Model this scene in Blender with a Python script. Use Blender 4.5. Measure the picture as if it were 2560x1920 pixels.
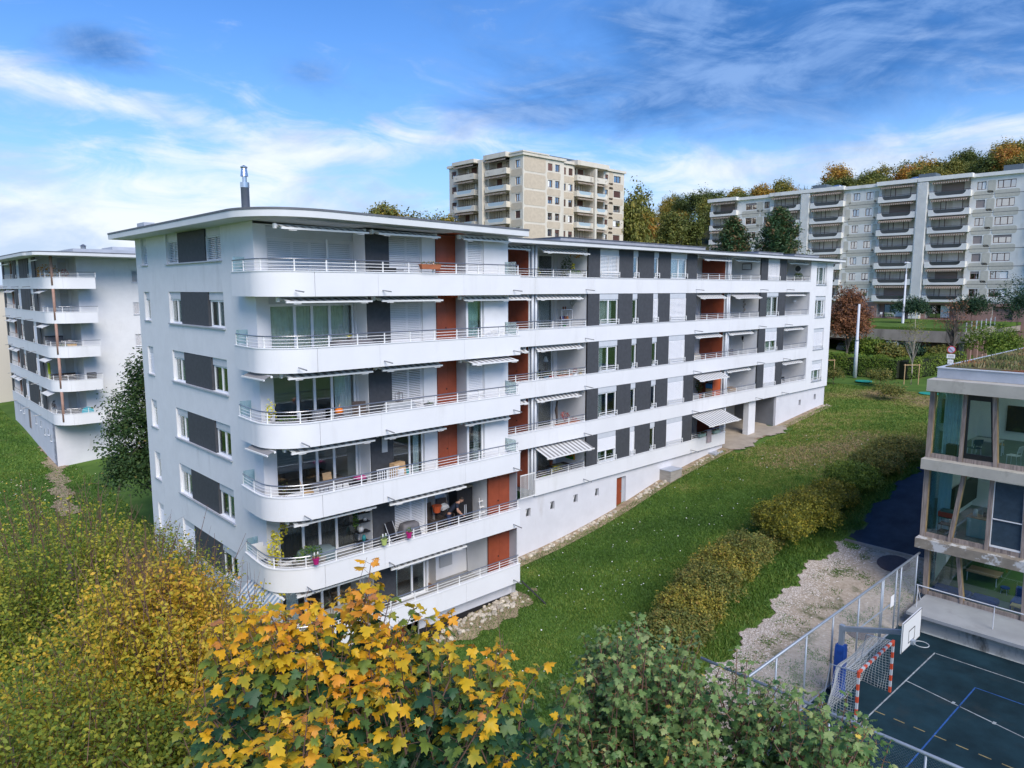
import bpy, math, random
import numpy as np
from mathutils import Vector, Matrix
sc = bpy.context.scene
C = sc.collection
for o in list(bpy.data.objects):
    bpy.data.objects.remove(o)
rnd = random.Random(7)
NR = np.random.default_rng(11)
R = math.radians

# ------------------------------------------------------------------ camera
cam = bpy.data.cameras.new('camera')
camo = bpy.data.objects.new('camera', cam)
C.objects.link(camo)
camo.location = (0, 0, 20)
camo.rotation_euler = (R(90) - math.atan(238 / 1790), 0, 0)
cam.sensor_width = 36
cam.lens = 36 * 1790 / 2560
cam.clip_start = 0.1
cam.clip_end = 6000
sc.camera = camo

# ------------------------------------------------------------------ sun, sky, exposure
SUN_EL, SUN_AZ = 41, 158          # azimuth clockwise from +Y
sun = bpy.data.lights.new('sun', 'SUN')
sun.energy = 2.05
sun.angle = R(38)
sun.color = (1.0, 0.92, 0.82)
suno = bpy.data.objects.new('sun', sun)
C.objects.link(suno)
sd = Vector((math.sin(R(SUN_AZ)) * math.cos(R(SUN_EL)), math.cos(R(SUN_AZ)) * math.cos(R(SUN_EL)), math.sin(R(SUN_EL))))
suno.rotation_euler = sd.to_track_quat('Z', 'Y').to_euler()
suno.location = (30, -20, 60)

W = bpy.data.worlds.new('World')
sc.world = W
W.use_nodes = True
nt = W.node_tree
nt.nodes.clear()
N = nt.nodes.new
LK = nt.links.new
def mth(op, a, b=None, c=None, tree=None):
    n = (tree or nt).nodes.new('ShaderNodeMath')
    n.operation = op
    for i, v in enumerate((a, b, c)):
        if v is None:
            continue
        if isinstance(v, (int, float)):
            n.inputs[i].default_value = v
        else:
            (tree or nt).links.new(v, n.inputs[i])
    return n.outputs[0]
def sstep(x, a, b):
    n = N('ShaderNodeMapRange')
    n.interpolation_type = 'SMOOTHSTEP'
    LK(x, n.inputs['Value'])
    n.inputs['From Min'].default_value = a
    n.inputs['From Max'].default_value = b
    return n.outputs[0]
tc = N('ShaderNodeTexCoord')
sx = N('ShaderNodeSeparateXYZ')
LK(tc.outputs['Generated'], sx.inputs[0])
az = mth('ARCTAN2', sx.outputs[0], sx.outputs[1])
el = mth('ARCSINE', sx.outputs[2])
sky = N('ShaderNodeTexSky')
sky.sky_type = 'NISHITA'
sky.sun_disc = False
sky.sun_elevation = R(SUN_EL)
sky.sun_rotation = R(SUN_AZ)
sky.altitude = 500
sky.air_density = 1.25
sky.dust_density = 0.25
sky.ozone_density = 2.2
def fbm(su, sv, ou=0.0, ov=0.0, scale=1.0, detail=8, rough=0.55, dist=0.0):
    cx = N('ShaderNodeCombineXYZ')
    LK(mth('MULTIPLY_ADD', az, su, ou), cx.inputs[0])
    LK(mth('MULTIPLY_ADD', el, sv, ov), cx.inputs[1])
    n = N('ShaderNodeTexNoise')
    n.inputs['Scale'].default_value = scale
    n.inputs['Detail'].default_value = detail
    n.inputs['Roughness'].default_value = rough
    n.inputs['Distortion'].default_value = dist
    LK(cx.outputs[0], n.inputs['Vector'])
    return n.outputs[0]
def lobe(u0, v0, su, sv, tilt=0.0):
    du = mth('SUBTRACT', az, u0)
    dv = mth('SUBTRACT', el, v0)
    if tilt:
        dv = mth('SUBTRACT', dv, mth('MULTIPLY', du, tilt))
    a = mth('POWER', mth('ABSOLUTE', mth('DIVIDE', du, su)), 2.0)
    b = mth('POWER', mth('ABSOLUTE', mth('DIVIDE', dv, sv)), 2.0)
    return mth('EXPONENT', mth('MULTIPLY', mth('ADD', a, b), -1.0))
def mixc(fac, a, b):
    n = N('ShaderNodeMix')
    n.data_type = 'RGBA'
    LK(fac, n.inputs[0])
    for i, v in ((6, a), (7, b)):
        if isinstance(v, tuple):
            n.inputs[i].default_value = v + (1,)
        else:
            LK(v, n.inputs[i])
    return n.outputs[2]
def ssum(*xs):
    r = xs[0]
    for x in xs[1:]:
        r = mth('ADD', r, x)
    return r
SKY_TINT = (0.60, 0.74, 1.02)
SKYSAT = N('ShaderNodeHueSaturation')
SKYSAT.inputs['Saturation'].default_value = 1.25
SKYSAT.inputs['Value'].default_value = 1.02
LK(sky.outputs[0], SKYSAT.inputs['Color'])
n1 = fbm(3.0, 9.0, 3.1, 0.4, detail=9, rough=0.6, dist=0.5)
n2 = fbm(6.5, 21.0, 7.7, 2.2, detail=10, rough=0.62, dist=1.1)
n3 = fbm(3.4, 6.5, 1.3, 5.1, detail=9, rough=0.58, dist=0.7)
# white cloud: a bank low on the left that thins round to the back, streaks above it, a band low on the right
fw = ssum(mth('MULTIPLY', mth('MULTIPLY', sstep(el, 0.215, 0.05), sstep(az, 0.15, -0.5)), mth('MULTIPLY_ADD', sstep(az, -2.0, -1.0), 0.20, 0.80)),
          mth('MULTIPLY', lobe(-0.52, 0.222, 0.22, 0.020, -0.15), 0.62),
          mth('MULTIPLY', lobe(-0.19, 0.178, 0.16, 0.020, 0.08), 0.46),
          mth('MULTIPLY', lobe(-0.22, 0.200, 0.30, 0.050), 0.22),
          mth('MULTIPLY', lobe(0.46, 0.150, 0.42, 0.045, 0.04), 0.66),
          mth('MULTIPLY', sstep(el, 0.10, 0.0), 0.25), 0.06)
white = sstep(ssum(fw, mth('MULTIPLY_ADD', n2, 1.5, -0.75), mth('MULTIPLY_ADD', n1, 1.2, -0.6)), 0.14, 0.92)
haze_ = sstep(el, 0.40, 0.06)
# slate-blue cloud: overhead and to the right, two small ones to the left
fd = ssum(mth('MULTIPLY', lobe(0.47, 0.282, 0.44, 0.090, 0.04), 1.02),
          mth('MULTIPLY', lobe(0.08, 0.225, 0.17, 0.034), 0.62),
          mth('MULTIPLY', lobe(0.14, 0.36, 0.26, 0.07), 0.50),
          mth('MULTIPLY', lobe(-0.494, 0.270, 0.060, 0.026, -0.12), 0.66),
          mth('MULTIPLY', lobe(-0.27, 0.268, 0.050, 0.022), 0.44),
          mth('MULTIPLY', sstep(el, 0.3, 0.9), 0.10), 0.02)
dark = sstep(ssum(fd, mth('MULTIPLY_ADD', n3, 1.7, -0.85), mth('MULTIPLY_ADD', n2, 0.9, -0.45)), 0.16, 1.0)
tint = N('ShaderNodeMix'); tint.data_type = 'RGBA'; tint.blend_type = 'MULTIPLY'
tint.inputs[0].default_value = 1.0
tint.inputs[7].default_value = SKY_TINT + (1,)
LK(SKYSAT.outputs[0], tint.inputs[6])
blue = mixc(mth('MULTIPLY', haze_, 0.25), tint.outputs[2], (2.0, 3.9, 7.2))
blue = mixc(mth('MULTIPLY', sstep(el, 0.22, 0.02), 0.9), blue, (2.6, 4.1, 6.6))
cloudc = mixc(sstep(n3, 0.42, 0.62), (5.9, 6.15, 6.5), (3.6, 4.4, 5.6))
col = mixc(mth('MULTIPLY', white, 0.88), blue, cloudc)
darkc = mixc(sstep(ssum(mth('MULTIPLY', n2, 0.6), mth('MULTIPLY', fbm(4.2, 11.0, 9.2, 6.1, detail=9, rough=0.6, dist=0.8), 0.7)), 0.52, 0.80), (0.24, 1.05, 3.1), (1.5, 2.6, 4.9))
col = mixc(mth('MULTIPLY', dark, 0.88), col, darkc)
bg = N('ShaderNodeBackground')
bg.inputs[1].default_value = 0.085
LK(col, bg.inputs[0])
wo = N('ShaderNodeOutputWorld')
LK(bg.outputs[0], wo.inputs[0])
sc.view_settings.view_transform = 'Standard'
sc.view_settings.look = 'None'
sc.view_settings.exposure = 1.0
sc.view_settings.gamma = 1.0
sc.view_settings.use_curve_mapping = False
sc.cycles.max_bounces = 6
sc.cycles.transparent_max_bounces = 12
sc.cycles.sample_clamp_indirect = 6

# ------------------------------------------------------------------ site grid: S along the long facade, T away from it, z up
AZ = R(46.9)
dR = Vector((math.sin(AZ), math.cos(AZ), 0))
dL = Vector((-math.cos(AZ), math.sin(AZ), 0))
ORI = dR * 11.63 + dL * 24.3
GROT = math.pi / 2 - AZ
def gw(S, T, z):
    return ORI + dR * S + dL * T + Vector((0, 0, z))
def w2g(x, y):
    p = Vector((x, y, 0)) - ORI
    return p.dot(dR), p.dot(dL)
PIV = {}
def tag(o, label=None, cat=None, group=None, kind=None):
    if label: o['label'] = label
    if cat: o['category'] = cat
    if group: o['group'] = group
    if kind: o['kind'] = kind
    return o
def root(name, label, cat, S, T, z, rz=0.0, group=None, s=1.0):
    o = bpy.data.objects.new(name, None)
    C.objects.link(o)
    o.empty_display_size = 0.3
    o.location = gw(S, T, z)
    o.rotation_euler = (0, 0, GROT + rz)
    o.scale = (s, s, s)
    PIV[o.name] = (S, T, z)
    return tag(o, label, cat, group)
def lroot(name, label, cat, S, T, z, rz=0.0, group=None, s=1.0):
    """a thing whose parts are modelled around its own foot"""
    o = root(name, label, cat, S, T, z, rz, group, s)
    PIV[o.name] = (0, 0, 0)
    return o
class MB:
    def __init__(self):
        self.v = []
        self.f = []
        self.sm = False
    def quad(self, *p):
        n = len(self.v)
        self.v += [tuple(q) for q in p]
        self.f.append(tuple(range(n, n + len(p))))
        return self
    def box(self, a0, a1, b0, b1, c0, c1):
        n = len(self.v)
        self.v += [(a0, b0, c0), (a1, b0, c0), (a1, b1, c0), (a0, b1, c0), (a0, b0, c1), (a1, b0, c1), (a1, b1, c1), (a0, b1, c1)]
        self.f += [tuple(n + i for i in q) for q in ((0, 3, 2, 1), (4, 5, 6, 7), (0, 1, 5, 4), (1, 2, 6, 5), (2, 3, 7, 6), (3, 0, 4, 7))]
        return self
    def prism(self, poly, c0, c1):
        """horizontal outline raised from c0 to c1"""
        n = len(self.v); k = len(poly)
        self.v += [(p[0], p[1], c0) for p in poly] + [(p[0], p[1], c1) for p in poly]
        self.f.append(tuple(n + i for i in reversed(range(k))))
        self.f.append(tuple(n + k + i for i in range(k)))
        for i in range(k):
            j = (i + 1) % k
            self.f.append((n + i, n + j, n + k + j, n + k + i))
        return self
    def loft(self, rings, caps=True):
        n = len(self.v); k = len(rings[0])
        for r in rings:
            self.v += [tuple(p) for p in r]
        for a in range(len(rings) - 1):
            for i in range(k):
                j = (i + 1) % k
                self.f.append((n + a * k + i, n + a * k + j, n + (a + 1) * k + j, n + (a + 1) * k + i))
        if caps:
            self.f.append(tuple(n + i for i in reversed(range(k))))
            self.f.append(tuple(n + (len(rings) - 1) * k + i for i in range(k)))
        return self
    def tube(self, pts, r, k=6, caps=True):
        pts = [Vector(p) for p in pts]
        rs = r if isinstance(r, (list, tuple)) else [r] * len(pts)
        rings = []
        for i, p in enumerate(pts):
            d = (pts[min(i + 1, len(pts) - 1)] - pts[max(i - 1, 0)])
            d = d.normalized() if d.length > 1e-6 else Vector((0, 0, 1))
            a = d.cross(Vector((0, 0, 1)))
            if a.length < 1e-3:
                a = d.cross(Vector((1, 0, 0)))
            a.normalize(); b = d.cross(a)
            rings.append([p + (a * math.cos(t) + b * math.sin(t)) * rs[i] for t in [2 * math.pi * q / k for q in range(k)]])
        return self.loft(rings, caps)
    def lathe(self, prof, k=12, x=0, y=0, z=0):
        rings = [[(x + r * math.cos(2 * math.pi * q / k), y + r * math.sin(2 * math.pi * q / k), z + h) for q in range(k)] for r, h in prof]
        return self.loft(rings)
    def blob(self, c, r, k=8, m=5, jit=0.0, rg=None):
        rg = rg or rnd
        rings = []
        for i in range(m + 1):
            t = math.pi * (i + 0.001) / (m + 0.002)
            rings.append([(c[0] + r[0] * math.sin(t) * math.cos(2 * math.pi * q / k) * (1 + rg.uniform(-jit, jit)),
                           c[1] + r[1] * math.sin(t) * math.sin(2 * math.pi * q / k) * (1 + rg.uniform(-jit, jit)),
                           c[2] - r[2] * math.cos(t) * (1 + rg.uniform(-jit, jit))) for q in range(k)])
        return self.loft(rings)
    def bar(self, p, q, w, h=None):
        """square bar between two points"""
        p = Vector(p); q = Vector(q); h = h or w
        d = (q - p).normalized()
        a = d.cross(Vector((0, 0, 1)))
        if a.length < 1e-3: a = Vector((1, 0, 0))
        a.normalize(); b = a.cross(d)
        ring = lambda c: [c + a * w / 2 + b * h / 2, c - a * w / 2 + b * h / 2, c - a * w / 2 - b * h / 2, c + a * w / 2 - b * h / 2]
        return self.loft([ring(p), ring(q)])
    def mesh(self, name, mat=None, off=(0, 0, 0), smooth=False):
        me = bpy.data.meshes.new(name)
        v = [(p[0] - off[0], p[1] - off[1], p[2] - off[2]) for p in self.v]
        me.from_pydata(v, [], self.f)
        if mat is not None:
            me.materials.append(mat)
        if smooth or self.sm:
            me.polygons.foreach_set('use_smooth', [True] * len(me.polygons))
        return me
    def build(self, name, mat, parent=None, kind=None, label=None, smooth=False):
        if parent is not None:
            off = PIV[parent.name]
            o = bpy.data.objects.new(name, self.mesh(name, mat, off, smooth))
            C.objects.link(o)
            o.parent = parent
            PIV[o.name] = off
        else:
            o = bpy.data.objects.new(name, self.mesh(name, mat, (0, 0, 0), smooth))
            C.objects.link(o)
            o.location = ORI
            o.rotation_euler = (0, 0, GROT)
            PIV[o.name] = (0, 0, 0)
        if kind: o['kind'] = kind
        if label: o['label'] = label
        return o
def put(name, me, parent, loc, rot=(0, 0, 0), scale=None):
    """another copy of a mesh as a part; loc on the site grid when the parent is"""
    o = bpy.data.objects.new(name, me)
    C.objects.link(o)
    o.parent = parent
    off = PIV[parent.name]
    o.location = (loc[0] - off[0], loc[1] - off[1], loc[2] - off[2])
    o.rotation_euler = rot
    if scale: o.scale = scale
    PIV[o.name] = (0, 0, 0)
    return o
def copy_thing(src, S, T, z, rz=0.0, s=None, label=None, group=None):
    r = src.copy()
    C.objects.link(r)
    r.location = gw(S, T, z)
    r.rotation_euler = (0, 0, GROT + rz)
    if s is not None:
        r.scale = s if isinstance(s, tuple) else (s, s, s)
    if label: r['label'] = label
    if group: r['group'] = group
    for ch in list(src.children):
        c = ch.copy()
        C.objects.link(c)
        c.parent = r
        for g in list(ch.children):
            d = g.copy()
            C.objects.link(d)
            d.parent = c
    return r

# ------------------------------------------------------------------ materials
MATS = {}
def M(name, col, rough=0.75, var=0.0, scale=2.0, bump=0.0, bscale=40.0, metal=0.0, spec=0.4, col2=None, stretch=(1, 1, 1), lo=0.35, hi=0.65, detail=6, stain=None, rand=0.0):
    if name in MATS:
        return MATS[name]
    m = bpy.data.materials.new(name)
    m.use_nodes = True
    t = m.node_tree
    b = t.nodes['Principled BSDF']
    b.inputs['Base Color'].default_value = (*col, 1)
    b.inputs['Roughness'].default_value = rough
    b.inputs['Metallic'].default_value = metal
    b.inputs['Specular IOR Level'].default_value = spec
    co = t.nodes.new('ShaderNodeTexCoord')
    mp = t.nodes.new('ShaderNodeMapping')
    t.links.new(co.outputs['Object'], mp.inputs[0])
    mp.inputs['Scale'].default_value = stretch
    out = None
    if var or col2:
        n = t.nodes.new('ShaderNodeTexNoise')
        n.inputs['Scale'].default_value = scale
        n.inputs['Detail'].default_value = detail
        n.inputs['Roughness'].default_value = 0.6
        t.links.new(mp.outputs[0], n.inputs['Vector'])
        r = t.nodes.new('ShaderNodeValToRGB')
        r.color_ramp.elements[0].position = lo
        r.color_ramp.elements[1].position = hi
        c2 = col2 or tuple(min(1, c * (1 + var)) for c in col)
        c1 = tuple(c * (1 - var) for c in col)
        r.color_ramp.elements[0].color = (*c1, 1)
        r.color_ramp.elements[1].color = (*c2, 1)
        t.links.new(n.outputs[0], r.inputs[0])
        out = r.outputs[0]
    if stain:
        n = t.nodes.new('ShaderNodeTexNoise')
        n.inputs['Scale'].default_value = stain[1]
        n.inputs['Detail'].default_value = 8
        n.inputs['Roughness'].default_value = 0.65
        mp2 = t.nodes.new('ShaderNodeMapping')
        mp2.inputs['Scale'].default_value = stain[4] if len(stain) > 4 else (1, 1, 0.25)
        t.links.new(co.outputs['Object'], mp2.inputs[0])
        t.links.new(mp2.outputs[0], n.inputs['Vector'])
        r = t.nodes.new('ShaderNodeMapRange')
        r.inputs['From Min'].default_value = stain[2]
        r.inputs['From Max'].default_value = stain[3]
        t.links.new(n.outputs[0], r.inputs['Value'])
        x = t.nodes.new('ShaderNodeMix')
        x.data_type = 'RGBA'
        t.links.new(r.outputs[0], x.inputs[0])
        if out: t.links.new(out, x.inputs[6])
        else: x.inputs[6].default_value = (*col, 1)
        x.inputs[7].default_value = (*stain[0], 1)
        out = x.outputs[2]
    if rand:
        oi = t.nodes.new('ShaderNodeObjectInfo')
        h = t.nodes.new('ShaderNodeHueSaturation')
        mr = t.nodes.new('ShaderNodeMapRange')
        mr.inputs['To Min'].default_value = 1 - rand
        mr.inputs['To Max'].default_value = 1 + rand
        t.links.new(oi.outputs['Random'], mr.inputs['Value'])
        t.links.new(mr.outputs[0], h.inputs['Value'])
        if out: t.links.new(out, h.inputs['Color'])
        else: h.inputs['Color'].default_value = (*col, 1)
        out = h.outputs[0]
    if out:
        t.links.new(out, b.inputs['Base Color'])
    if bump:
        n = t.nodes.new('ShaderNodeTexNoise')
        n.inputs['Scale'].default_value = bscale
        n.inputs['Detail'].default_value = 4
        t.links.new(mp.outputs[0], n.inputs['Vector'])
        bp = t.nodes.new('ShaderNodeBump')
        bp.inputs['Strength'].default_value = bump
        bp.inputs['Distance'].default_value = 0.02
        t.links.new(n.outputs[0], bp.inputs['Height'])
        t.links.new(bp.outputs[0], b.inputs['Normal'])
    MATS[name] = m
    return m
def glass(name, tint, refl=0.10, gl=(1, 1, 1)):
    m = bpy.data.materials.new(name)
    m.use_nodes = True
    t = m.node_tree
    t.nodes.clear()
    o = t.nodes.new('ShaderNodeOutputMaterial')
    mx = t.nodes.new('ShaderNodeMixShader')
    tr = t.nodes.new('ShaderNodeBsdfTransparent')
    g = t.nodes.new('ShaderNodeBsdfGlossy')
    lw = t.nodes.new('ShaderNodeLayerWeight')
    lw.inputs[0].default_value = 0.35
    tr.inputs[0].default_value = (*tint, 1)
    g.inputs[0].default_value = (*gl, 1)
    g.inputs['Roughness'].default_value = 0.02
    mr = t.nodes.new('ShaderNodeMapRange')
    mr.inputs['To Min'].default_value = refl
    mr.inputs['To Max'].default_value = min(1, refl + 0.75)
    t.links.new(lw.outputs['Fresnel'], mr.inputs['Value'])
    t.links.new(mr.outputs[0], mx.inputs[0])
    t.links.new(tr.outputs[0], mx.inputs[1])
    t.links.new(g.outputs[0], mx.inputs[2])
    t.links.new(mx.outputs[0], o.inputs[0])
    MATS[name] = m
    return m
LEAF_GAIN = 1.6
def leafmat(name, stops, trans=0.35, rough=0.55, attr=True):
    """leaf colours picked by the 'tint' attribute of each leaf (or of each object)"""
    m = bpy.data.materials.new(name)
    m.use_nodes = True
    t = m.node_tree
    t.nodes.clear()
    o = t.nodes.new('ShaderNodeOutputMaterial')
    if attr:
        a = t.nodes.new('ShaderNodeAttribute')
        a.attribute_name = 'tint'
        fac = a.outputs['Fac']
    else:
        a = t.nodes.new('ShaderNodeObjectInfo')
        fac = a.outputs['Random']
    r = t.nodes.new('ShaderNodeValToRGB')
    e = r.color_ramp.elements
    while len(e) < len(stops): e.new(0.5)
    for i, (p, c) in enumerate(stops):
        e[i].position = p
        e[i].color = (*[min(.8, q * LEAF_GAIN) for q in c], 1)
    t.links.new(fac, r.inputs[0])
    d = t.nodes.new('ShaderNodeBsdfPrincipled')
    d.inputs['Roughness'].default_value = rough
    d.inputs['Specular IOR Level'].default_value = 0.35
    tl = t.nodes.new('ShaderNodeBsdfTranslucent')
    mx = t.nodes.new('ShaderNodeMixShader')
    mx.inputs[0].default_value = trans
    t.links.new(r.outputs[0], d.inputs['Base Color'])
    t.links.new(r.outputs[0], tl.inputs[0])
    t.links.new(d.outputs[0], mx.inputs[1])
    t.links.new(tl.outputs[0], mx.inputs[2])
    t.links.new(mx.outputs[0], o.inputs[0])
    MATS[name] = m
    return m
# ------------------------------------------------------------------ terrain
CP = [(-60, -60, 4.6), (-30, -30, 4.6), (0, -30, 4.8), (-10, -10, 4.4), (0, -8, 4.6), (4, -14, 5.0), (8, -14, 5.06), (14, -14, 5.07), (21, -14, 5.1), (24, -14, 5.6),
      (27, -9.5, 6.45), (27, -13.5, 6.5), (32, -9.8, 8.0), (36, -9.8, 8.7), (33, -15, 8.3), (45, -10, 9.3), (60, -10, 9.7),
      (12.8, -10.3, 5.1), (19, -9.6, 5.55), (22, -9.2, 5.95), (17, -12, 5.2), (20, -12, 5.35), (23.5, -12, 5.8),
      (12.5, -8, 5.0), (15, -7.2, 5.1), (20, -6.8, 5.9), (25, -6.5, 6.8), (36, -6.4, 8.1), (45, -5, 9.0),
      (17, 3.4, 5.35), (23, 3.4, 6.15), (28, 3.4, 7.2), (36, 3.4, 8.2), (44, 3.4, 8.75), (53, 3.4, 9.55), (53, 12, 9.8), (36, 12, 8.6),
      (9.6, .9, 4.78), (12.6, .9, 4.98), (11, -3, 4.55), (8, .9, 4.6), (17, -2, 5.2), (6, -3, 4.15), (28, -2, 6.95), (40, -1, 8.4), (5, 1, 4.0), (0, 1, 3.3), (0, 17, 4.2), (-8, 8, 3.6), (-10, 20, 4.0), (5, 25, 5.0), (2, 35, 5.0), (-4, 45, 4.7), (-3, 60, 6.3), (-8, 80, 6.5), (-15, 60, 5.8), (20, 40, 6.5), (30, 25, 7.5),
      (-25, 20, 3.8), (-40, 60, 5), (-60, 120, 6), (62, -3, 9.7), (62, 10, 9.9), (80, 6, 10.2), (80, 14, 10.4), (90, 5, 10.9), (90, 15, 10.9), (110, 5, 10.9), (75, -5, 10.0), (80, -20, 10.2), (60, -30, 9.5), (70, 30, 11), (70, 60, 14), (110, 60, 17), (40, 60, 9), (20, 90, 9)]
cp = np.array(CP, float)
def _phi(r2):
    return 0.5 * r2 * np.log(np.maximum(r2, 1e-9))
_d2 = ((cp[:, None, :2] - cp[None, :, :2]) ** 2).sum(-1)
_n = len(cp)
_A = np.zeros((_n + 3, _n + 3))
_A[:_n, :_n] = _phi(_d2) + np.eye(_n) * 1.5
_A[:_n, _n:] = np.c_[np.ones(_n), cp[:, :2]]
_A[_n:, :_n] = _A[:_n, _n:].T
_w = np.linalg.solve(_A, np.r_[cp[:, 2], 0, 0, 0])
def gz(S, T):
    S = np.atleast_1d(np.asarray(S, float)); T = np.atleast_1d(np.asarray(T, float))
    out = np.empty(S.shape)
    for i in range(0, len(S), 4000):
        s = S[i:i + 4000]; t = T[i:i + 4000]
        r2 = (s[:, None] - cp[None, :, 0]) ** 2 + (t[:, None] - cp[None, :, 1]) ** 2
        out[i:i + 4000] = _phi(r2) @ _w[:_n] + _w[_n] + _w[_n + 1] * s + _w[_n + 2] * t
    # the ball court is dead level
    a = np.clip((S - 7.6) / 0.4, 0, 1) * np.clip((21.9 - S) / 0.2, 0, 1) * np.clip((-13.9 - T) / 0.2, 0, 1)
    return out * (1 - a) + 5.05 * a
def g1(S, T):
    return float(gz([S], [T])[0])
def npmesh(name, V, F, mat=None, tint=None, smooth=False, parent=None, kind=None):
    """V (n,3) and F (m,3|4) arrays in parent (or grid) coordinates"""
    me = bpy.data.meshes.new(name)
    k = F.shape[1]
    me.vertices.add(len(V)); me.vertices.foreach_set('co', np.ascontiguousarray(V, np.float32).ravel())
    me.loops.add(F.size); me.loops.foreach_set('vertex_index', np.ascontiguousarray(F, np.int32).ravel())
    me.polygons.add(len(F))
    me.polygons.foreach_set('loop_start', np.arange(0, F.size, k, dtype=np.int32))
    me.polygons.foreach_set('loop_total', np.full(len(F), k, np.int32))
    me.update(calc_edges=True)
    if tint is not None:
        at = me.attributes.new('tint', 'FLOAT', 'POINT')
        at.data.foreach_set('value', np.ascontiguousarray(tint, np.float32))
    if mat: me.materials.append(mat)
    if smooth: me.polygons.foreach_set('use_smooth', np.ones(len(F), bool))
    return me
def link_mesh(name, me, parent=None, kind=None, loc=None):
    o = bpy.data.objects.new(name, me)
    C.objects.link(o)
    if parent is not None:
        o.parent = parent
        if loc: o.location = loc
    else:
        o.location = ORI if loc is None else gw(*loc)
        o.rotation_euler = (0, 0, GROT)
    PIV[o.name] = (0, 0, 0)
    if kind: o['kind'] = kind
    return o
def sheet(name, poly_fn, s_rng, t_rng, step, dz, mat, kind='structure'):
    """ground-following sheet over cells whose centre satisfies poly_fn"""
    ss = np.arange(s_rng[0], s_rng[1] + 1e-6, step); tt = np.arange(t_rng[0], t_rng[1] + 1e-6, step)
    Sg, Tg = np.meshgrid(ss, tt, indexing='ij')
    Zg = gz(Sg.ravel(), Tg.ravel()) + dz
    V = np.c_[Sg.ravel(), Tg.ravel(), Zg]
    a, b = len(ss), len(tt)
    i, j = np.meshgrid(np.arange(a - 1), np.arange(b - 1), indexing='ij')
    i = i.ravel(); j = j.ravel()
    ok = poly_fn(ss[i] + step / 2, tt[j] + step / 2)
    i = i[ok]; j = j[ok]
    F = np.c_[i * b + j, (i + 1) * b + j, (i + 1) * b + j + 1, i * b + j + 1]
    used = np.unique(F); rm = np.full(len(V), -1); rm[used] = np.arange(len(used))
    return link_mesh(name, npmesh(name, V[used], rm[F], mat, smooth=True), kind=kind)

m_lawn = M('lawn', (0.060, 0.120, 0.024), 0.95, col2=(0.105, 0.180, 0.036), scale=0.45, lo=0.32, hi=0.68, bump=0.6, bscale=9, spec=0.1, stain=((0.20, 0.175, 0.075), 0.22, 0.56, 0.74, (1, 1, 1)))
m_gravel = M('gravel', (0.32, 0.265, 0.20), 0.95, col2=(0.45, 0.385, 0.31), scale=7, bump=0.8, bscale=22, spec=0.1, stain=((0.10, 0.11, 0.05), 0.8, 0.55, 0.68, (1, 1, 1)))
m_asphalt = M('asphalt', (0.035, 0.045, 0.06), 0.8, var=0.25, scale=1.2, bump=0.3, bscale=60, spec=0.3)
m_court = M('court surface', (0.011, 0.033, 0.045), 0.85, var=0.30, scale=0.7, bump=0.2, bscale=80, spec=0.15, stain=((.030, .040, .043), .5, .55, .8, (1, 1, 1)))
m_dirt = M('dirt', (0.30, 0.23, 0.15), 0.95, var=0.3, scale=3, bump=0.6, bscale=14)
# far ground
V = []; F = []
def far_grid():
    ss = np.r_[np.linspace(-3000, -80, 12), np.linspace(-70, 190, 105), np.linspace(210, 3000, 14)]
    tt = np.r_[np.linspace(-3000, -70, 12), np.linspace(-60, 150, 86), np.linspace(170, 3000, 14)]
    Sg, Tg = np.meshgrid(ss, tt, indexing='ij')
    s = Sg.ravel(); t = Tg.ravel()
    z = gz(np.clip(s, -60, 120), np.clip(t, -60, 120)) - 0.03
    d = np.clip(np.hypot(s - 20, t - 10) / 200 - 1, 0, 1)
    z = z * (1 - d) + 4 * d - 0.4 * np.clip(np.hypot(s, t) - 200, 0, 1) * (t < 60)
    V = np.c_[s, t, z]
    b = len(tt)
    i, j = np.meshgrid(np.arange(len(ss) - 1), np.arange(b - 1), indexing='ij')
    i = i.ravel(); j = j.ravel()
    return V, np.c_[i * b + j, (i + 1) * b + j, (i + 1) * b + j + 1, i * b + j + 1], ss, tt
V, F, ss, tt = far_grid()
cxs = (V[F[:, 0], 0] + V[F[:, 2], 0]) / 2; cts = (V[F[:, 0], 1] + V[F[:, 2], 1]) / 2
keep = ~((cxs > 7.7) & (cxs < 24) & (cts < -13.9) & (cts > -34))
link_mesh('ground', npmesh('ground', V, F[keep], m_lawn, smooth=True), kind='structure')
# ------------------------------------------------------------------ shared building materials
m_render = M('white render', (0.74, 0.745, 0.755), 0.85, var=0.03, scale=1.5, bump=0.12, bscale=60, stain=((0.58, 0.58, 0.585), 0.9, 0.58, 0.85))
m_panel = M('white fibre panel', (0.76, 0.765, 0.775), 0.65, var=0.02, scale=0.8, bump=0.08, bscale=90, stain=((0.60, 0.60, 0.585), 0.9, 0.56, 0.95, (1, 1, 0.22)))
m_base = M('pale grey render', (0.66, 0.665, 0.70), 0.9, var=0.04, scale=1.0, bump=0.15, bscale=50, stain=((0.47, 0.45, 0.43), 0.7, 0.62, 0.85))
m_dark = M('anthracite panel', (0.060, 0.064, 0.072), 0.7, var=0.12, scale=6, bump=0.06, bscale=90)
m_grey = M('grey metal', (0.42, 0.45, 0.49), 0.5, var=0.05, scale=2)
m_lgrey = M('light grey metal', (0.58, 0.61, 0.65), 0.45, var=0.05, scale=2)
m_blind = M('aluminium blind', (0.76, 0.765, 0.775), 0.4, spec=0.5)
m_frame = M('white frame', (0.82, 0.83, 0.84), 0.4)
m_rail = M('white railing paint', (0.80, 0.80, 0.79), 0.4)
m_steel = M('steel rail', (0.30, 0.31, 0.33), 0.3, metal=0.7)
m_zinc = M('zinc', (0.46, 0.49, 0.54), 0.45, var=0.08, scale=1.2, metal=0.25)
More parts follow.
